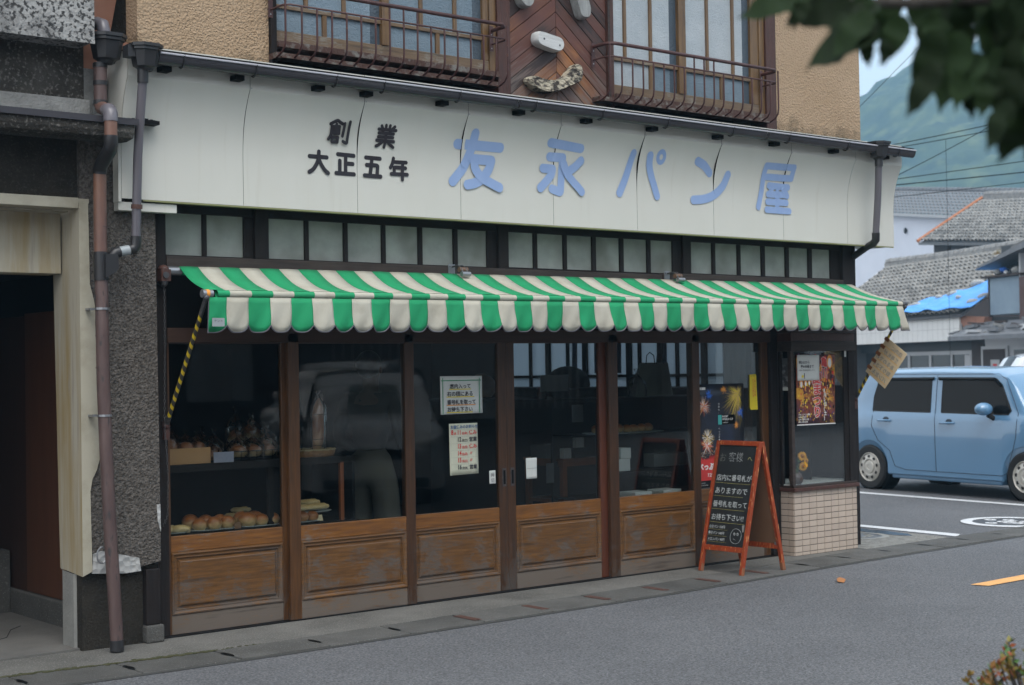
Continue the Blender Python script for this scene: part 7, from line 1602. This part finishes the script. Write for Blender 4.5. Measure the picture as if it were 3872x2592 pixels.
# ================================================================== HOUSES ACROSS THE SIDE STREET
O = Vector((34.6, 18.2, 0)); UU = Vector((0.415, 0.910, 0)).normalized(); NN = Vector((-0.910, 0.415, 0)).normalized()
ANG = math.atan2(UU.y, UU.x)     # local x = along the frontage (away), local y = to the left of it = NN (towards the street)
def far_roof(par, a0, a1, n0, z0, n1, z1, tw, tl, mat='roof tile', thick=0.06, name='roof_tile', limit=300, keep=None, skew=0.0):
    """pantiles laid course by course on the slope from the eaves (n0, z0) up to (n1, z1)"""
    run = math.hypot(n1 - n0, z1 - z0); ny = int(run / tl); nx = int((a1 - a0) / tw); d = Vector((0, n1 - n0, z1 - z0)) / run; up = Vector((0, -d.z, d.y)); up = up if up.z > 0 else -up
    me = None; cnt = 0; rest = MB(); seg = 5
    prof_ = [(0.0, 0.0), (0.16, 0.060), (0.42, 0.078), (0.62, 0.02), (0.82, -0.012), (1.0, 0.002)]
    def shp(mb, o):
        vs = []
        for (t, h) in ((0, 0.055), (tl * 1.12, 0.0)):
            for (u, hh) in prof_: vs.append(o + Vector((u * tw * 1.0, 0, 0)) + d * t + up * (hh * (tw / 0.27) + h))
        n = len(prof_)
        for (u, hh) in prof_: vs.append(o + Vector((u * tw, 0, 0)) + up * (hh * (tw / 0.27) + 0.040))
        mb.add(vs, [(k, k + 1, n + k + 1, n + k) for k in range(n - 1)] + [(2 * n + k, 2 * n + k + 1, k + 1, k) for k in range(n - 1)])
    random.seed(int(a0 * 7 + z0 * 3) + 5)
    B0 = MB(); o0 = Vector((a0, n0, z0)) - up * 0.06; q = [o0, o0 + Vector((a1 - a0, 0, skew * (a1 - a0))), o0 + Vector((a1 - a0, 0, skew * (a1 - a0))) + d * run, o0 + d * run]
    B0.add(q + [p - up * 0.08 for p in q], [(0, 1, 2, 3), (7, 6, 5, 4), (0, 4, 5, 1), (1, 5, 6, 2), (2, 6, 7, 3), (3, 7, 4, 0)]); B0.build('roof_deck', 'roof tile dark', par)
    for j in range(ny):
        for i in range(nx):
            o = Vector((a0 + i * tw, n0, z0 + skew * i * tw)) + d * (j * tl)
            if keep and not keep(o): continue
            if cnt < limit and (keep or j >= 0):
                if me is None:
                    mm = MB(); shp(mm, Vector((0, 0, 0))); ob = mm.build(name, mat, par); me = ob.data
                else: ob = bpy.data.objects.new(name, me); COL.objects.link(ob); ob.parent = par
                ob.location = o + up * random.uniform(-0.006, 0.012); ob.rotation_euler = (random.uniform(-.01, .01), 0, 0); cnt += 1
            else: shp(rest, o + up * random.uniform(-0.006, 0.012))
    if rest.v: r_ = rest.build(name, mat, par); r_['kind'] = 'stuff'
def ridge(par, a0, a1, n, z, r=0.13, skew=0.0):
    k = int((a1 - a0) / 0.3); m = MB()
    for i in range(k):
        a = a0 + (a1 - a0) * i / k; b = a + (a1 - a0) / k; rr = r * (1.0 + 0.05 * (i % 2)); sag = -0.05 * math.sin(math.pi * i / k)
        m.tube([(a, n, z + sag + skew * (a - a0)), (b - 0.01, n, z + sag + skew * (b - a0))], [rr, rr * 0.92], 8)
    m.beam((a0, n, z - 0.16), (a1, n, z - 0.16 + skew * (a1 - a0)), 0.28, 0.20); m.build('ridge', 'roof tile ridge', par)
def house(label, loc=O, name='house'): return empty(name, tuple(loc), label, 'house', rot=(0, 0, ANG))
def HB(name, par, a0, a1, n0, n1, z0, z1, mat, bevel=0): return B(name, a0, a1, n0, n1, z0, z1, mat, par, bevel)
# h1: long low house with white fascia, grey pantiles, blue tarpaulin
h1 = house('low old shop house with grey pantiled roof and long white fascia band')
HB('fascia', h1, -0.06, 7.6, -0.10, 0.0, 2.21, 2.92, 'fascia white', 0.01); HB('fascia_cap', h1, -0.10, 7.6, -0.14, 0.06, 2.9205, 2.97, 'rust sheet')
for k in range(25): HB('fascia_seam', h1, 0.25 + k * 0.30, 0.257 + k * 0.30, 0.0005, 0.002, 2.215, 2.915, 'ink grey')
HB('fascia_seam', h1, -0.06, 7.6, 0.0022, 0.0032, 2.56, 2.567, 'ink grey')
m = MB(); m.prism([(-0.07, 2.93), (-1.35, 2.86), (-1.20, 2.45), (-0.85, 2.36), (-0.30, 2.50), (-0.07, 2.75)], (0, -0.30, 0), XA, ZA, (0, 0.25, 0)); m.build('rusted_hood', 'rust sheet', h1)
HB('wall', h1, -0.06, 7.6, -4.2, -1.0, 0, 2.9, 'far dark'); HB('soffit', h1, -0.06, 7.6, -0.999, -0.11, 2.22, 2.30, 'far timber')
HB('shutter_band', h1, 0.6, 7.6, -0.98, -0.80, 1.93, 2.2195, 'far dark')
w = empty('shop_window', parent=h1)
HB('frame', w, 0.60, 5.6, -0.86, -0.80, 1.80, 1.92, 'far frame')
for a in (0.66, 1.76, 3.02, 4.35, 5.55): HB('mullion', w, a - 0.06, a + 0.06, -0.855, -0.80, 0.5, 1.7995, 'far frame')
for (a, b) in ((0.72, 1.70), (1.82, 2.96), (3.08, 4.29), (4.41, 5.49)): HB('pane', w, a, b, -0.85, -0.84, 0.5, 1.7995, 'far window')
HB('wall', h1, 0.60, 5.6, -0.9, -0.82, 0, 0.4995, 'siding grey'); HB('wall', h1, -0.06, 0.599, -0.95, -0.80, 0, 2.2195, 'far timber'); HB('notice_sheet', h1, 0.66, 0.98, -0.798, -0.79, 1.30, 1.78, 'siding pale')
HB('gable_wall', h1, 7.6, 7.75, -4.2, -0.1, 0, 3.0, 'siding grey')
def k1(o): return not (o.x < 3.2 and (o.z - 2.97) < (3.2 - o.x) * 0.30 + 0.02 and False)
far_roof(h1, -0.40, 9.2, 0.20, 3.00, -2.75, 5.02, 0.272, 0.235, keep=None)
ridge(h1, -0.5, 9.35, -2.85, 5.22)
m = MB(); m.prism([(0.25, 2.98), (-2.9, 5.16), (-2.9, 4.98), (0.22, 2.82)], (9.2, 0, 0), (0, 1, 0), ZA, (0.12, 0, 0)); m.build('verge_board', 'fascia white', h1)
# tarp and sandbags
tp = empty('tarpaulin', tuple(O), 'bright blue tarpaulin spread over the lower corner of the pantiled roof', 'tarpaulin', rot=(0, 0, ANG))
SL = (5.02 - 3.0) / (2.95)
def rp(a, t, h=0.0): return (a, 0.20 - t, 3.0 + t * SL + h + 0.075)
m = MB(); random.seed(17)
def tf(u, v):
    a = 3.0 - 4.1 * u; tmax = 0.28 + 1.35 * (u ** 1.1) + 0.12 * math.sin(u * 8); t = -0.05 + tmax * v
    return rp(a, t, 0.11 + 0.035 * math.sin(u * 19 + v * 5) * math.sin(v * 7 + u * 3) + 0.03 * noise.noise(Vector((u * 9, v * 5, 0))))
m.grid(tf, 44, 16); m.build('sheet', 'tarp blue', tp, smooth=True, solid=0.006)
def sandbag(a, t, s, label, rot=0.0):
    p = rp(a, t, 0.06); s *= 0.82; o = MB().ball((0, 0, 0), (s, s * 0.55, s * 0.34), 14, 9, None, lambda v: Vector((v.x, v.y, v.z + 0.012 * noise.noise(v * 9)))).build('sandbag', 'sandbag', None, smooth=True)
    q = O + UU * p[0] + NN * p[1]; o.location = (q.x, q.y, p[2]); o.rotation_euler = (0.5, 0.1, ANG + rot); tag(o, label, 'sandbag')
sandbag(2.62, 0.33, 0.30, 'pale sandbag at the far lower left end of the blue tarpaulin', 0.2); sandbag(1.75, 0.62, 0.28, 'pale sandbag second from the left on the upper edge of the tarpaulin', -0.3)
sandbag(1.05, 0.72, 0.33, 'greyish sandbag in the middle of the tarpaulin edge', 0.3); sandbag(0.35, 1.12, 0.40, 'biggest pale sandbag lying highest on the tiled roof', 0.1)
sandbag(0.45, 0.52, 0.25, 'small pale sandbag lying on the blue tarpaulin itself', -0.4); sandbag(-0.75, 0.25, 0.30, 'pale sandbag at the lower right end of the tarpaulin', 0.2); sandbag(-0.98, 0.50, 0.26, 'pale sandbag above the lower right end of the tarpaulin', 0.9)
gp = MB()
random.seed(3)
for k in range(60):
    a, t = 0.15 + random.gauss(0, 0.12), 1.42 + random.gauss(0, 0.05); p = Vector(rp(a, t, 0.0)); gp.add([p, p + Vector((0.02, 0, 0)), p + Vector((random.uniform(-.06, .06), random.uniform(-.05, .05), random.uniform(0.06, 0.16)))], [(0, 1, 2)])
for k in range(60):
    a, t = 1.7 + random.gauss(0, 0.10), 2.65 + random.gauss(0, 0.04); p = Vector(rp(a, t, 0.0)); gp.add([p, p + Vector((0.02, 0, 0)), p + Vector((random.uniform(-.06, .06), random.uniform(-.05, .05), random.uniform(0.08, 0.2)))], [(0, 1, 2)])
o = gp.build('roof_weeds', 'leaf yellow', None); o.location = O; o.rotation_euler = (0, 0, ANG); tag(o, kind='stuff')
# h2: ramshackle shed at the right
h2 = house('ramshackle grey sheet metal shed with dark broken roof at the right', name='shed')
HB('sheet_wall', h2, -2.95, -1.40, -1.2, -0.2, 2.90, 3.96, 'sheet grey', 0.01); HB('frame_post', h2, -3.02, -2.955, -0.30, -0.15, 2.2, 4.6, 'siding pale'); HB('frame_post', h2, -1.395, -1.34, -0.3, -0.18, 2.85, 4.0, 'far timber')
HB('shelf', h2, -3.1, -1.20, -0.9, -0.05, 3.965, 4.02, 'far timber'); HB('dark_store', h2, -4.6, -1.25, -1.6, -0.7, 4.021, 4.9, 'far dark')
HB('side_store', h2, -4.8, -3.021, -1.2, -0.1, 2.6, 3.9, 'red brown paint')
m = MB(); m.prism([(-1.10, 4.22), (-1.25, 4.30), (-3.3, 4.78), (-5.2, 5.1), (-5.2, 4.95), (-3.3, 4.62)], (0, -1.4, 0), XA, ZA, (0, 1.5, 0)); m.build('broken_roof', 'roof tile dark', h2)
m = MB(); m.prism([(-2.5, 4.78), (-5.3, 5.45), (-5.3, 5.3), (-2.5, 4.66)], (0, -3.0, 0), XA, ZA, (0, 2.8, 0)); m.build('upper_roof', 'roof tile', h2)
for i, (a, z, s, mt) in enumerate(((-1.62, 4.13, 0.17, 'sandbag'), (-1.92, 4.18, 0.16, 'print blue'), (-2.05, 4.10, 0.12, 'car white'), (-2.55, 4.12, 0.2, 'sandbag'), (-2.9, 4.1, 0.16, 'sandbag'))):
    o = MB().ball((0, 0, 0), (s, s * .7, s * .55), 10, 7, None, lambda v: v + Vector((0.03 * noise.noise(v * 12), 0, 0.03 * noise.noise(v * 10)))).build('junk_bundle', mt, None, smooth=True)
    q = O + UU * a + NN * -0.35; o.location = (q.x, q.y, z); tag(o, ('white crumpled bundle at the left end of the shed shelf', 'dark blue bundle on the shed shelf', 'small white tub beside the blue bundle on the shed shelf', 'pale sack in the middle of the shed shelf', 'pale sack at the right end of the shed shelf')[i], 'bundle')
m = MB(); random.seed(12)
for k in range(26):
    a = random.uniform(-4.9, -0.95); n_ = random.uniform(0.0, 0.9); z = 2.35 + 0.35 * (0.9 - n_) + random.uniform(-.05, .08); l = random.uniform(0.25, 0.8)
    m.beam((a, n_, z), (a + l * random.choice((-1, 1)), n_ + random.uniform(-.1, .1), z + random.uniform(-.08, .08)), random.uniform(0.06, 0.2), random.uniform(0.03, 0.08), random.choice(['roof tile dark', 'roof tile', 'far timber', 'siding pale', 'roof tile dark']))
m.prism([(0.95, 2.30), (-0.1, 2.72), (-0.1, 2.55), (0.95, 2.18)], (-5.5, 0, 0), (0, 1, 0), ZA, (4.5, 0, 0), 'roof tile dark'); o = m.build('fallen_roof', None, h2); o['kind'] = 'stuff'
HB('ground_wall', h2, -5.5, -0.10, -1.0, -0.82, 0, 2.25, 'siding pale')
w = empty('entrance', parent=h2)
HB('door_frame', w, -1.36, 0.02, -0.819, -0.76, 0.0, 2.02, 'far frame'); HB('door_leaf', w, -1.24, -0.10, -0.759, -0.74, 0.0, 1.93, 'far timber'); HB('poster', w, -0.98, -0.52, -0.739, -0.73, 1.15, 1.62, 'siding pale'); HB('poster_mark', w, -0.85, -0.65, -0.729, -0.725, 1.32, 1.50, 'print red')
w = empty('window', parent=h2); HB('frame', w, -3.4, -1.60, -0.819, -0.76, 1.15, 1.98, 'far frame'); HB('pane', w, -3.3, -1.70, -0.759, -0.75, 1.25, 1.90, 'far window')
# h3: white plastered gable house behind, h4: its right neighbour with big pantiled roof
h3 = house('white plastered house with dark tiled roof behind the low shop house')
def ez(a): return 8.58 + (a - 25.6) * 0.125
m = MB(); m.prism([(22.6, 0), (48, 0), (48, ez(48)), (22.6, ez(22.6))], (0, -20, 0), XA, ZA, (0, 4.4, 0)); m.build('wall', 'wall white', h3)
m = MB(); ny_ = 8
for j in range(ny_):
    t0, t1 = j / ny_, (j + 1) / ny_
    for i in range(72):
        a = 22.2 + i * 0.36
        def zz(t, a): return ez(a) + 0.12 + t * 1.18
        y0, y1 = -15.2 - 3.0 * t0, -15.2 - 3.0 * t1 - 0.03
        m.add([(a, y0, zz(t0, a) + 0.05), (a + 0.16, y0, zz(t0, a) + 0.12), (a + 0.34, y0, zz(t0, a) + 0.03), (a, y1, zz(t1, a)), (a + 0.16, y1, zz(t1, a) + 0.07), (a + 0.34, y1, zz(t1, a)), (a, y0, zz(t0, a) - 0.03), (a + 0.34, y0, zz(t0, a) - 0.03)], [(0, 1, 4, 3), (1, 2, 5, 4), (6, 7, 2, 1, 0)])
o = m.build('roof_tile', 'roof tile dark', h3); o['kind'] = 'stuff'
m = MB(); m.add([(22.1, -15.15, ez(22.1) - 0.02), (48.2, -15.15, ez(48.2) - 0.02), (48.2, -15.15, ez(48.2) + 0.13), (22.1, -15.15, ez(22.1) + 0.13), (22.1, -15.6, ez(22.1) - 0.02), (48.2, -15.6, ez(48.2) - 0.02)], [(0, 1, 2, 3), (4, 5, 1, 0)]); m.build('eaves', 'siding pale', h3)
m = MB(); k_ = 60
for i in range(k_): a = 22.2 + i * 0.43; m.tube([(a, -18.25, ez(a) + 1.38), (a + 0.42, -18.25, ez(a + 0.42) + 1.38)], [0.15, 0.13], 7)
m.build('ridge', 'roof tile dark', h3)
o = MB().ball((0, 0, 0), (0.09, 0.09, 0.17), 10, 7).build('wall_vent', 'far dark', h3, smooth=True); o.location = (30.6, -15.5, 8.43)
h4 = house('dark timber house with large light grey pantiled roof behind the tarpaulined roof')
HB('wall', h4, 11.0, 22.0, -15.0, -12.1, 0, 6.2, 'far timber')
m = MB(); m.prism([(11, 6.2), (22.0, 6.2), (22.0, 7.1), (11, 6.1)], (0, -15, 0), XA, ZA, (0, 2.9, 0)); m.build('wall', 'far timber', h4)
for a in (12.2, 13.6, 15.0, 16.4, 17.8, 19.2, 20.6): HB('wall_post', h4, a, a + 0.14, -12.099, -12.05, 5.4, 6.9, 'far timber')
far_roof(h4, 10.0, 22.3, -11.6, 6.05, -14.9, 8.0, 0.30, 0.262, skew=0.09)
ridge(h4, 10.0, 22.3, -15.0, 8.25, skew=0.09)
m = MB(); m.tube([(22.4, -11.5, 7.15), (22.4, -13.2, 8.18), (22.4, -14.9, 9.2)], 0.09, 6); m.build('verge', 'copper verge', h4); m = MB(); m.beam((10, -11.6, 5.95), (22.3, -11.6, 7.03), 0.2, 0.12); m.build('eaves', 'siding grey', h4)

# ================================================================== HILL
def hz(x, y):
    # hillside rising to the right and away; x, y in the hill's own frame
    s = max(0.0, x / 420.0); r = 137 + 120 * (1 - math.exp(-x / 200.0)) if x > 0 else 137 + x * 0.25; r = max(r, 40) + 3 * math.sin(x / 23.0 + 1)
    v = y / 260.0; return r * (1 - math.exp(-((v) ** 1.25) * 1.9)) if v > 0 else 0
m = MB(); NXh, NYh = 230, 130; c_h = C0 = Vector((-4.083, -8.302, 0)); dirr = Vector((0.79, 0.61, 0)).normalized(); sdr = Vector((0.61, -0.79, 0)).normalized()
vs = []
for i in range(NXh + 1):
    x = -330 + 900 * i / NXh
    for j in range(NYh + 1):
        y = 330 * (j / NYh); h = hz(x, y); p = c_h + dirr * (430 + y + 0.0) + sdr * (x)
        nn = 6.5 * noise.fractal(Vector((x / 34.0, y / 34.0, 0)), 1.0, 2.0, 4) * min(1, y / 40) + 4.2 * abs(noise.noise(Vector((x / 9.0, y / 9.0, 3)))) + 1.6 * noise.noise(Vector((x / 3.4, y / 3.4, 7)))
        vs.append((p.x, p.y, h + nn - 1.0))
m.add(vs, [(i * (NYh + 1) + j, (i + 1) * (NYh + 1) + j, (i + 1) * (NYh + 1) + j + 1, i * (NYh + 1) + j + 1) for i in range(NXh) for j in range(NYh)])
tag(m.build('hill', 'forest', None, smooth=180), kind='structure')

# ================================================================== WIRES
def cable(p, q, sag, label, r=0.011, n=14):
    r *= 0.65
    p, q = Vector(p), Vector(q); e = (q - p); q = q + e * 2.2; p = p - e * 0.6; m = MB()
    m.tube([p.lerp(q, k / n) - Vector((0, 0, sag * 4 * (k / n) * (1 - k / n))) for k in range(n + 1)], r, 5)
    return tag(m.build('power_cable', 'black', None), label, 'cable', 'power cables before the hill')
cable((20.75, 10.08, 5.26), (21.22, 9.68, 5.57), 0.02, 'thin cable rising to the upper right beside the signboard end')
cable((20.73, 10.09, 5.11), (22.72, 8.46, 5.35), 0.06, 'thick twisted cable crossing the hill, middle of the three', 0.016)
cable((20.78, 10.05, 5.22), (22.72, 8.46, 5.55), 0.04, 'dark cable just above the thick middle one', 0.012)
cable((20.77, 10.07, 4.88), (22.72, 8.47, 5.15), 0.06, 'lowest cable running just above the far roof ridges', 0.010)
cable((20.71, 10.09, 5.89), (21.61, 9.35, 6.12), 0.03, 'upper cable starting behind the gutter end', 0.013)
cable((20.71, 10.09, 5.82), (21.61, 9.35, 6.02), 0.03, 'doubled cable directly beneath the upper one', 0.012)
cable((20.21, 10.48, 6.66), (20.88, 9.92, 7.52), 0.02, 'steep thin cable climbing past the ochre wall', 0.008)
cable((20.28, 10.39, 7.97), (20.71, 10.04, 8.13), 0.01, 'thin cable across the bright patch of sky', 0.008)
m = MB(); m.tube([(21.62, 9.5, 1.2), (21.62, 9.5, 6.0)], 0.004, 5); tag(m.build('drop_cable', 'black', None), 'thin vertical drop cable in front of the far roofs', 'cable')

# ================================================================== FOREGROUND TREE (upper right) AND SHRUB
CAM = Vector((-4.083, -8.302, 1.55))
def cp(px, py, D): return CAM + cx_ * ((px - 1936) / 5742 * D) + up_ * (-(py - 1296) / 5742 * D) + fw_ * D
tr = empty('leafy_tree', (0, 0, 0), 'dark leafy tree whose branch hangs blurred into the upper right of the view', 'tree')
base = cp(5600, 1400, 2.4); base.z = 0
m = MB(); m.tube([base, base + Vector((0.03, 0.02, 0.9)), cp(5500, 500, 2.4), cp(5300, -300, 2.4), cp(5100, -1200, 2.4)], [0.085, 0.07, 0.06, 0.045, 0.03], 12); m.build('trunk', 'bark', tr, smooth=True)
def limb(pts, r0, r1):
    m = MB(); n = len(pts); m.tube(pts, [r0 + (r1 - r0) * k / (n - 1) for k in range(n)], 8); m.build('branch', 'bark', tr, smooth=True)
limb([cp(5300, -300, 2.4), cp(4700, -150, 2.3), cp(4200, -60, 2.25), cp(3800, -10, 2.2), (cp(3450, 14, 2.2)), cp(3150, 8, 2.25), cp(2950, -12, 2.3)], 0.018, 0.003)
limb([cp(4700, -150, 2.3), cp(4200, 150, 2.2), cp(3900, 260, 2.15), cp(3700, 400, 2.15)], 0.014, 0.003)
limb([cp(4200, -40, 2.25), cp(3900, -150, 2.3), cp(3500, -200, 2.35)], 0.010, 0.003)
LM = []
def leafmesh(k):
    random.seed(50 + k); m = MB(); n = 12; L_, Wd_ = 1.0, 0.46 + 0.07 * k; pts = []
    for i in range(n + 1):
        t = i / n; w = Wd_ / 2 * math.sin(math.pi * min(1, t ** 0.72)) ** 0.75 * (1 - 0.15 * t); 
        if t > 0.80: w *= 0.75 - (t - 0.8) * 2.2
        pts.append((t, max(w, 0.0)))
    vs = []
    for (t, w) in pts:
        bend = -0.22 * t * t + 0.03 * math.sin(t * 14 + k)
        ser = 1 + 0.05 * ((i := int(t * n)) % 2)
        vs += [(t, -w * ser, bend + 0.10 * w * 2 + 0.015 * math.sin(t * 31)), (t, 0, bend), (t, w * ser, bend + 0.10 * w * 2 + 0.015 * math.cos(t * 27))]
    fs = []
    for i in range(n): fs += [(3 * i, 3 * i + 1, 3 * i + 4, 3 * i + 3), (3 * i + 1, 3 * i + 2, 3 * i + 5, 3 * i + 4)]
    m.add(vs, fs); return m.build('leaf', 'leaf dark', tr, smooth=180)
proto = [leafmesh(k) for k in range(3)]
def put_leaf(o, p, d, up, s):
    x = Vector(d).normalized(); z = (Vector(up) - x * Vector(up).dot(x)).normalized(); y = z.cross(x)
    o.matrix_local = Matrix.LocRotScale(p, Matrix((x, y, z)).transposed().to_quaternion(), (s, s, s))
spots = [ # px, py of the stalk, direction in picture (dx, dy), size, depth
 (3080, -30, (-1, 0.28), .125, 2.25), (3230, 20, (-1, 0.15), .10, 2.2), (3010, 5, (0.15, 1), .045, 2.2), (3060, 10, (-.5, .5), .05, 2.2), (3300, 50, (-1, 0.9), .085, 2.1), (3330, 90, (-1, .42), .12, 2.1), (3260, 110, (.2, 1), .055, 2.1), (3420, 60, (-.5, 1), .075, 2.1), (3350, 130, (0, 1), .045, 2.1),
 (3330, 20, (-.9, .3), .09, 2.2), (3480, 90, (.2, 1), .05, 2.15), (3500, 60, (.6, 1), .08, 2.15), (3560, 110, (-.4, 1), .10, 2.1), (3640, 120, (-.35, 1), .115, 2.1), (3700, 200, (-.6, 1), .09, 2.1), (3560, 240, (-.75, 1), .085, 2.05),
 (3660, 230, (.25, 1), .085, 2.1), (3720, 300, (-.1, 1), .055, 2.05), (3790, 260, (.1, 1), .075, 2.1), (3830, 380, (-.6, 1), .075, 2.0), (3870, 400, (-.2, 1), .085, 2.0), (3900, 380, (.3, 1), .09, 2.0), (3760, 180, (.3, 1), .11, 2.15), (3850, 260, (.2, 1), .11, 2.1), (3820, 130, (.1, 1), .12, 2.2), (3900, 200, (0, 1), .12, 2.1),
 (3700, 60, (.3, 1), .12, 2.2), (3620, 10, (.2, 1), .11, 2.2), (3780, 10, (.1, 1), .12, 2.25), (3870, 20, (.4, 1), .12, 2.2), (3450, -20, (.5, 1), .10, 2.25), (3380, -40, (-.3, 1), .09, 2.3), (3550, -40, (.5, .9), .12, 2.3), (3700, -60, (.2, 1), .13, 2.3), (3850, -80, (-.2, 1), .13, 2.3),
 (3130, -60, (-1, .2), .09, 2.35), (3240, -60, (-.3, 1), .075, 2.3), (3940, 300, (-.4, 1), .12, 2.05), (3950, 120, (-.5, .9), .12, 2.1), (3300, -20, (-.6, .6), .08, 2.2)]
random.seed(33)
for i in range(70):
    px = random.uniform(3640, 4500); py = random.uniform(-400, 250 if px < 3900 else 420); 
    if px < 3900 and py > 330 - (3900 - px) * 0.75: py -= 260
    spots.append((px, py, (random.uniform(-.8, .8), 1), random.uniform(.08, .13), random.uniform(2.0, 2.6)))
for i in range(40):
    spots.append((random.uniform(4000, 5600), random.uniform(-900, 300), (random.uniform(-1, 1), random.uniform(.2, 1)), random.uniform(.08, .13), random.uniform(2.0, 3.0)))
for i, (px, py, (dx, dy), s, D) in enumerate(spots):
    o = proto[i] if i < 3 else proto[i % 3].copy()
    if i >= 3: COL.objects.link(o); o.parent = tr
    p = cp(px, py, D); d = cx_ * dx - up_ * dy + fw_ * random.uniform(-.35, .35); nr = -fw_ * random.uniform(0.5, 1.0) + up_ * random.uniform(0.1, 0.8) + cx_ * random.uniform(-.4, .4)
    put_leaf(o, p, d, nr, s)
# small azalea at the lower right
sh = empty('azalea_shrub', (0, 0, 0), 'low blurred shrub with yellow green and reddish tips at the lower right corner', 'shrub')
sc0 = cp(3990, 2720, 4.3); random.seed(44); stems = MB(); lfs = MB()
for k in range(230):
    a, e = random.uniform(0, 2 * math.pi), random.uniform(0.15, 1.5); r = 0.34 * random.uniform(0.75, 1.05)
    tip = Vector((sc0.x, sc0.y, 0.42)) + Vector((math.cos(a) * math.cos(e) * r, math.sin(a) * math.cos(e) * r, math.sin(e) * r * 0.85)) + Vector((0, 0, random.uniform(0, 0.05)))
    stems.tube([Vector((sc0.x, sc0.y, 0.02)), Vector((sc0.x, sc0.y, 0.2)).lerp(tip, 0.4), tip], [0.008, 0.004, 0.0018], 4)
    for q in range(13):
        d = Vector((random.uniform(-1, 1), random.uniform(-1, 1), random.uniform(0.1, 1.3))).normalized() * random.uniform(0.016, 0.032); pp = d.cross(Vector((random.uniform(-1, 1), random.uniform(-1, 1), 0.3))).normalized() * 0.0065; b = tip - Vector((0, 0, random.uniform(0, 0.05)))
        lfs.add([b, b + d * 0.5 + pp, b + d, b + d * 0.5 - pp], [(0, 1, 2, 3)], random.choice(['leaf yellow', 'leaf yellow', 'leaf yellow', 'leaf red', 'leaf small']))
stems.build('stem', 'bark', sh); o = lfs.build('foliage', None, sh); o['kind'] = 'stuff'
pl = MB(); pl.box(sc0.x - 0.4, sc0.x + 1.6, sc0.y - 1.2, sc0.y + 0.25, -0.01, 0.14); tag(pl.build('planter_kerb', 'concrete', None, bevel=0.01), kind='structure')

# ================================================================== OTHER SIDE OF THE ROAD (seen only in the glass)
ob = empty('opposite_house', (0, 0, 0), 'dark sided house across the road, mirrored in the shop glass', 'house')
for (x0, x1, y, z1, mt) in ((-14, 3.8, -20.5, 6.5, 'siding grey'), (3.81, 12.5, -19.6, 7.0, 'far timber'), (12.51, 22, -20.2, 6.0, 'siding grey'), (22.01, 40, -18.0, 7.5, 'far timber')):
    B('wall', x0, x1, y - 5, y, 0, z1, mt, ob); m = MB(); m.prism([(y + 0.7, z1), (y - 2.6, z1 + 2.2), (y - 5.9, z1)], (x0 - 0.2, 0, 0), (0, 1, 0), ZA, (x1 - x0 + 0.4, 0, 0)); m.build('roof', 'roof tile dark', ob)
for k in range(30): B('siding_rib', 14.0 + k * 0.25, 14.06 + k * 0.25, -20.199, -20.15, 0.6, 5.6, 'siding pale', ob)
for (x, y) in ((5.2, -19.6), (7.6, -19.6), (10.2, -19.6), (24, -18.0), (27, -18.0)): B('window', x, x + 1.5, y + 0.001, y + 0.04, 1.0, 2.2, 'far frame', ob); 
for (x, y) in ((5.2, -19.6), (7.6, -19.6), (10.2, -19.6), (24, -18.0), (27, -18.0)): B('pane', x + 0.06, x + 1.44, y + 0.041, y + 0.045, 1.06, 2.14, 'siding pale', ob)
B('shutter', -3.0, 0.2, -20.499, -20.45, 0, 2.6, 'siding pale', ob); B('wall_panel', 16.0, 18.6, -20.149, -20.10, 0.4, 2.8, 'siding pale', ob)

# ================================================================== HAZE
HZ = MB().box(-60, 1050, -520, 900, -1.5, 345).build('haze', None, None)
hm = bpy.data.materials.new('haze'); hm.use_nodes = True; n = hm.node_tree; n.nodes.remove(n.nodes['Principled BSDF'])
pv = n.nodes.new('ShaderNodeVolumePrincipled'); pv.inputs['Color'].default_value = (0.40, 0.72, 1.0, 1); pv.inputs['Density'].default_value = 0.00105; pv.inputs['Anisotropy'].default_value = 0.0
n.links.new(pv.outputs[0], n.nodes['Material Output'].inputs['Volume']); HZ.data.materials.append(hm); tag(HZ, kind='stuff')
hm.cycles.homogeneous_volume = True
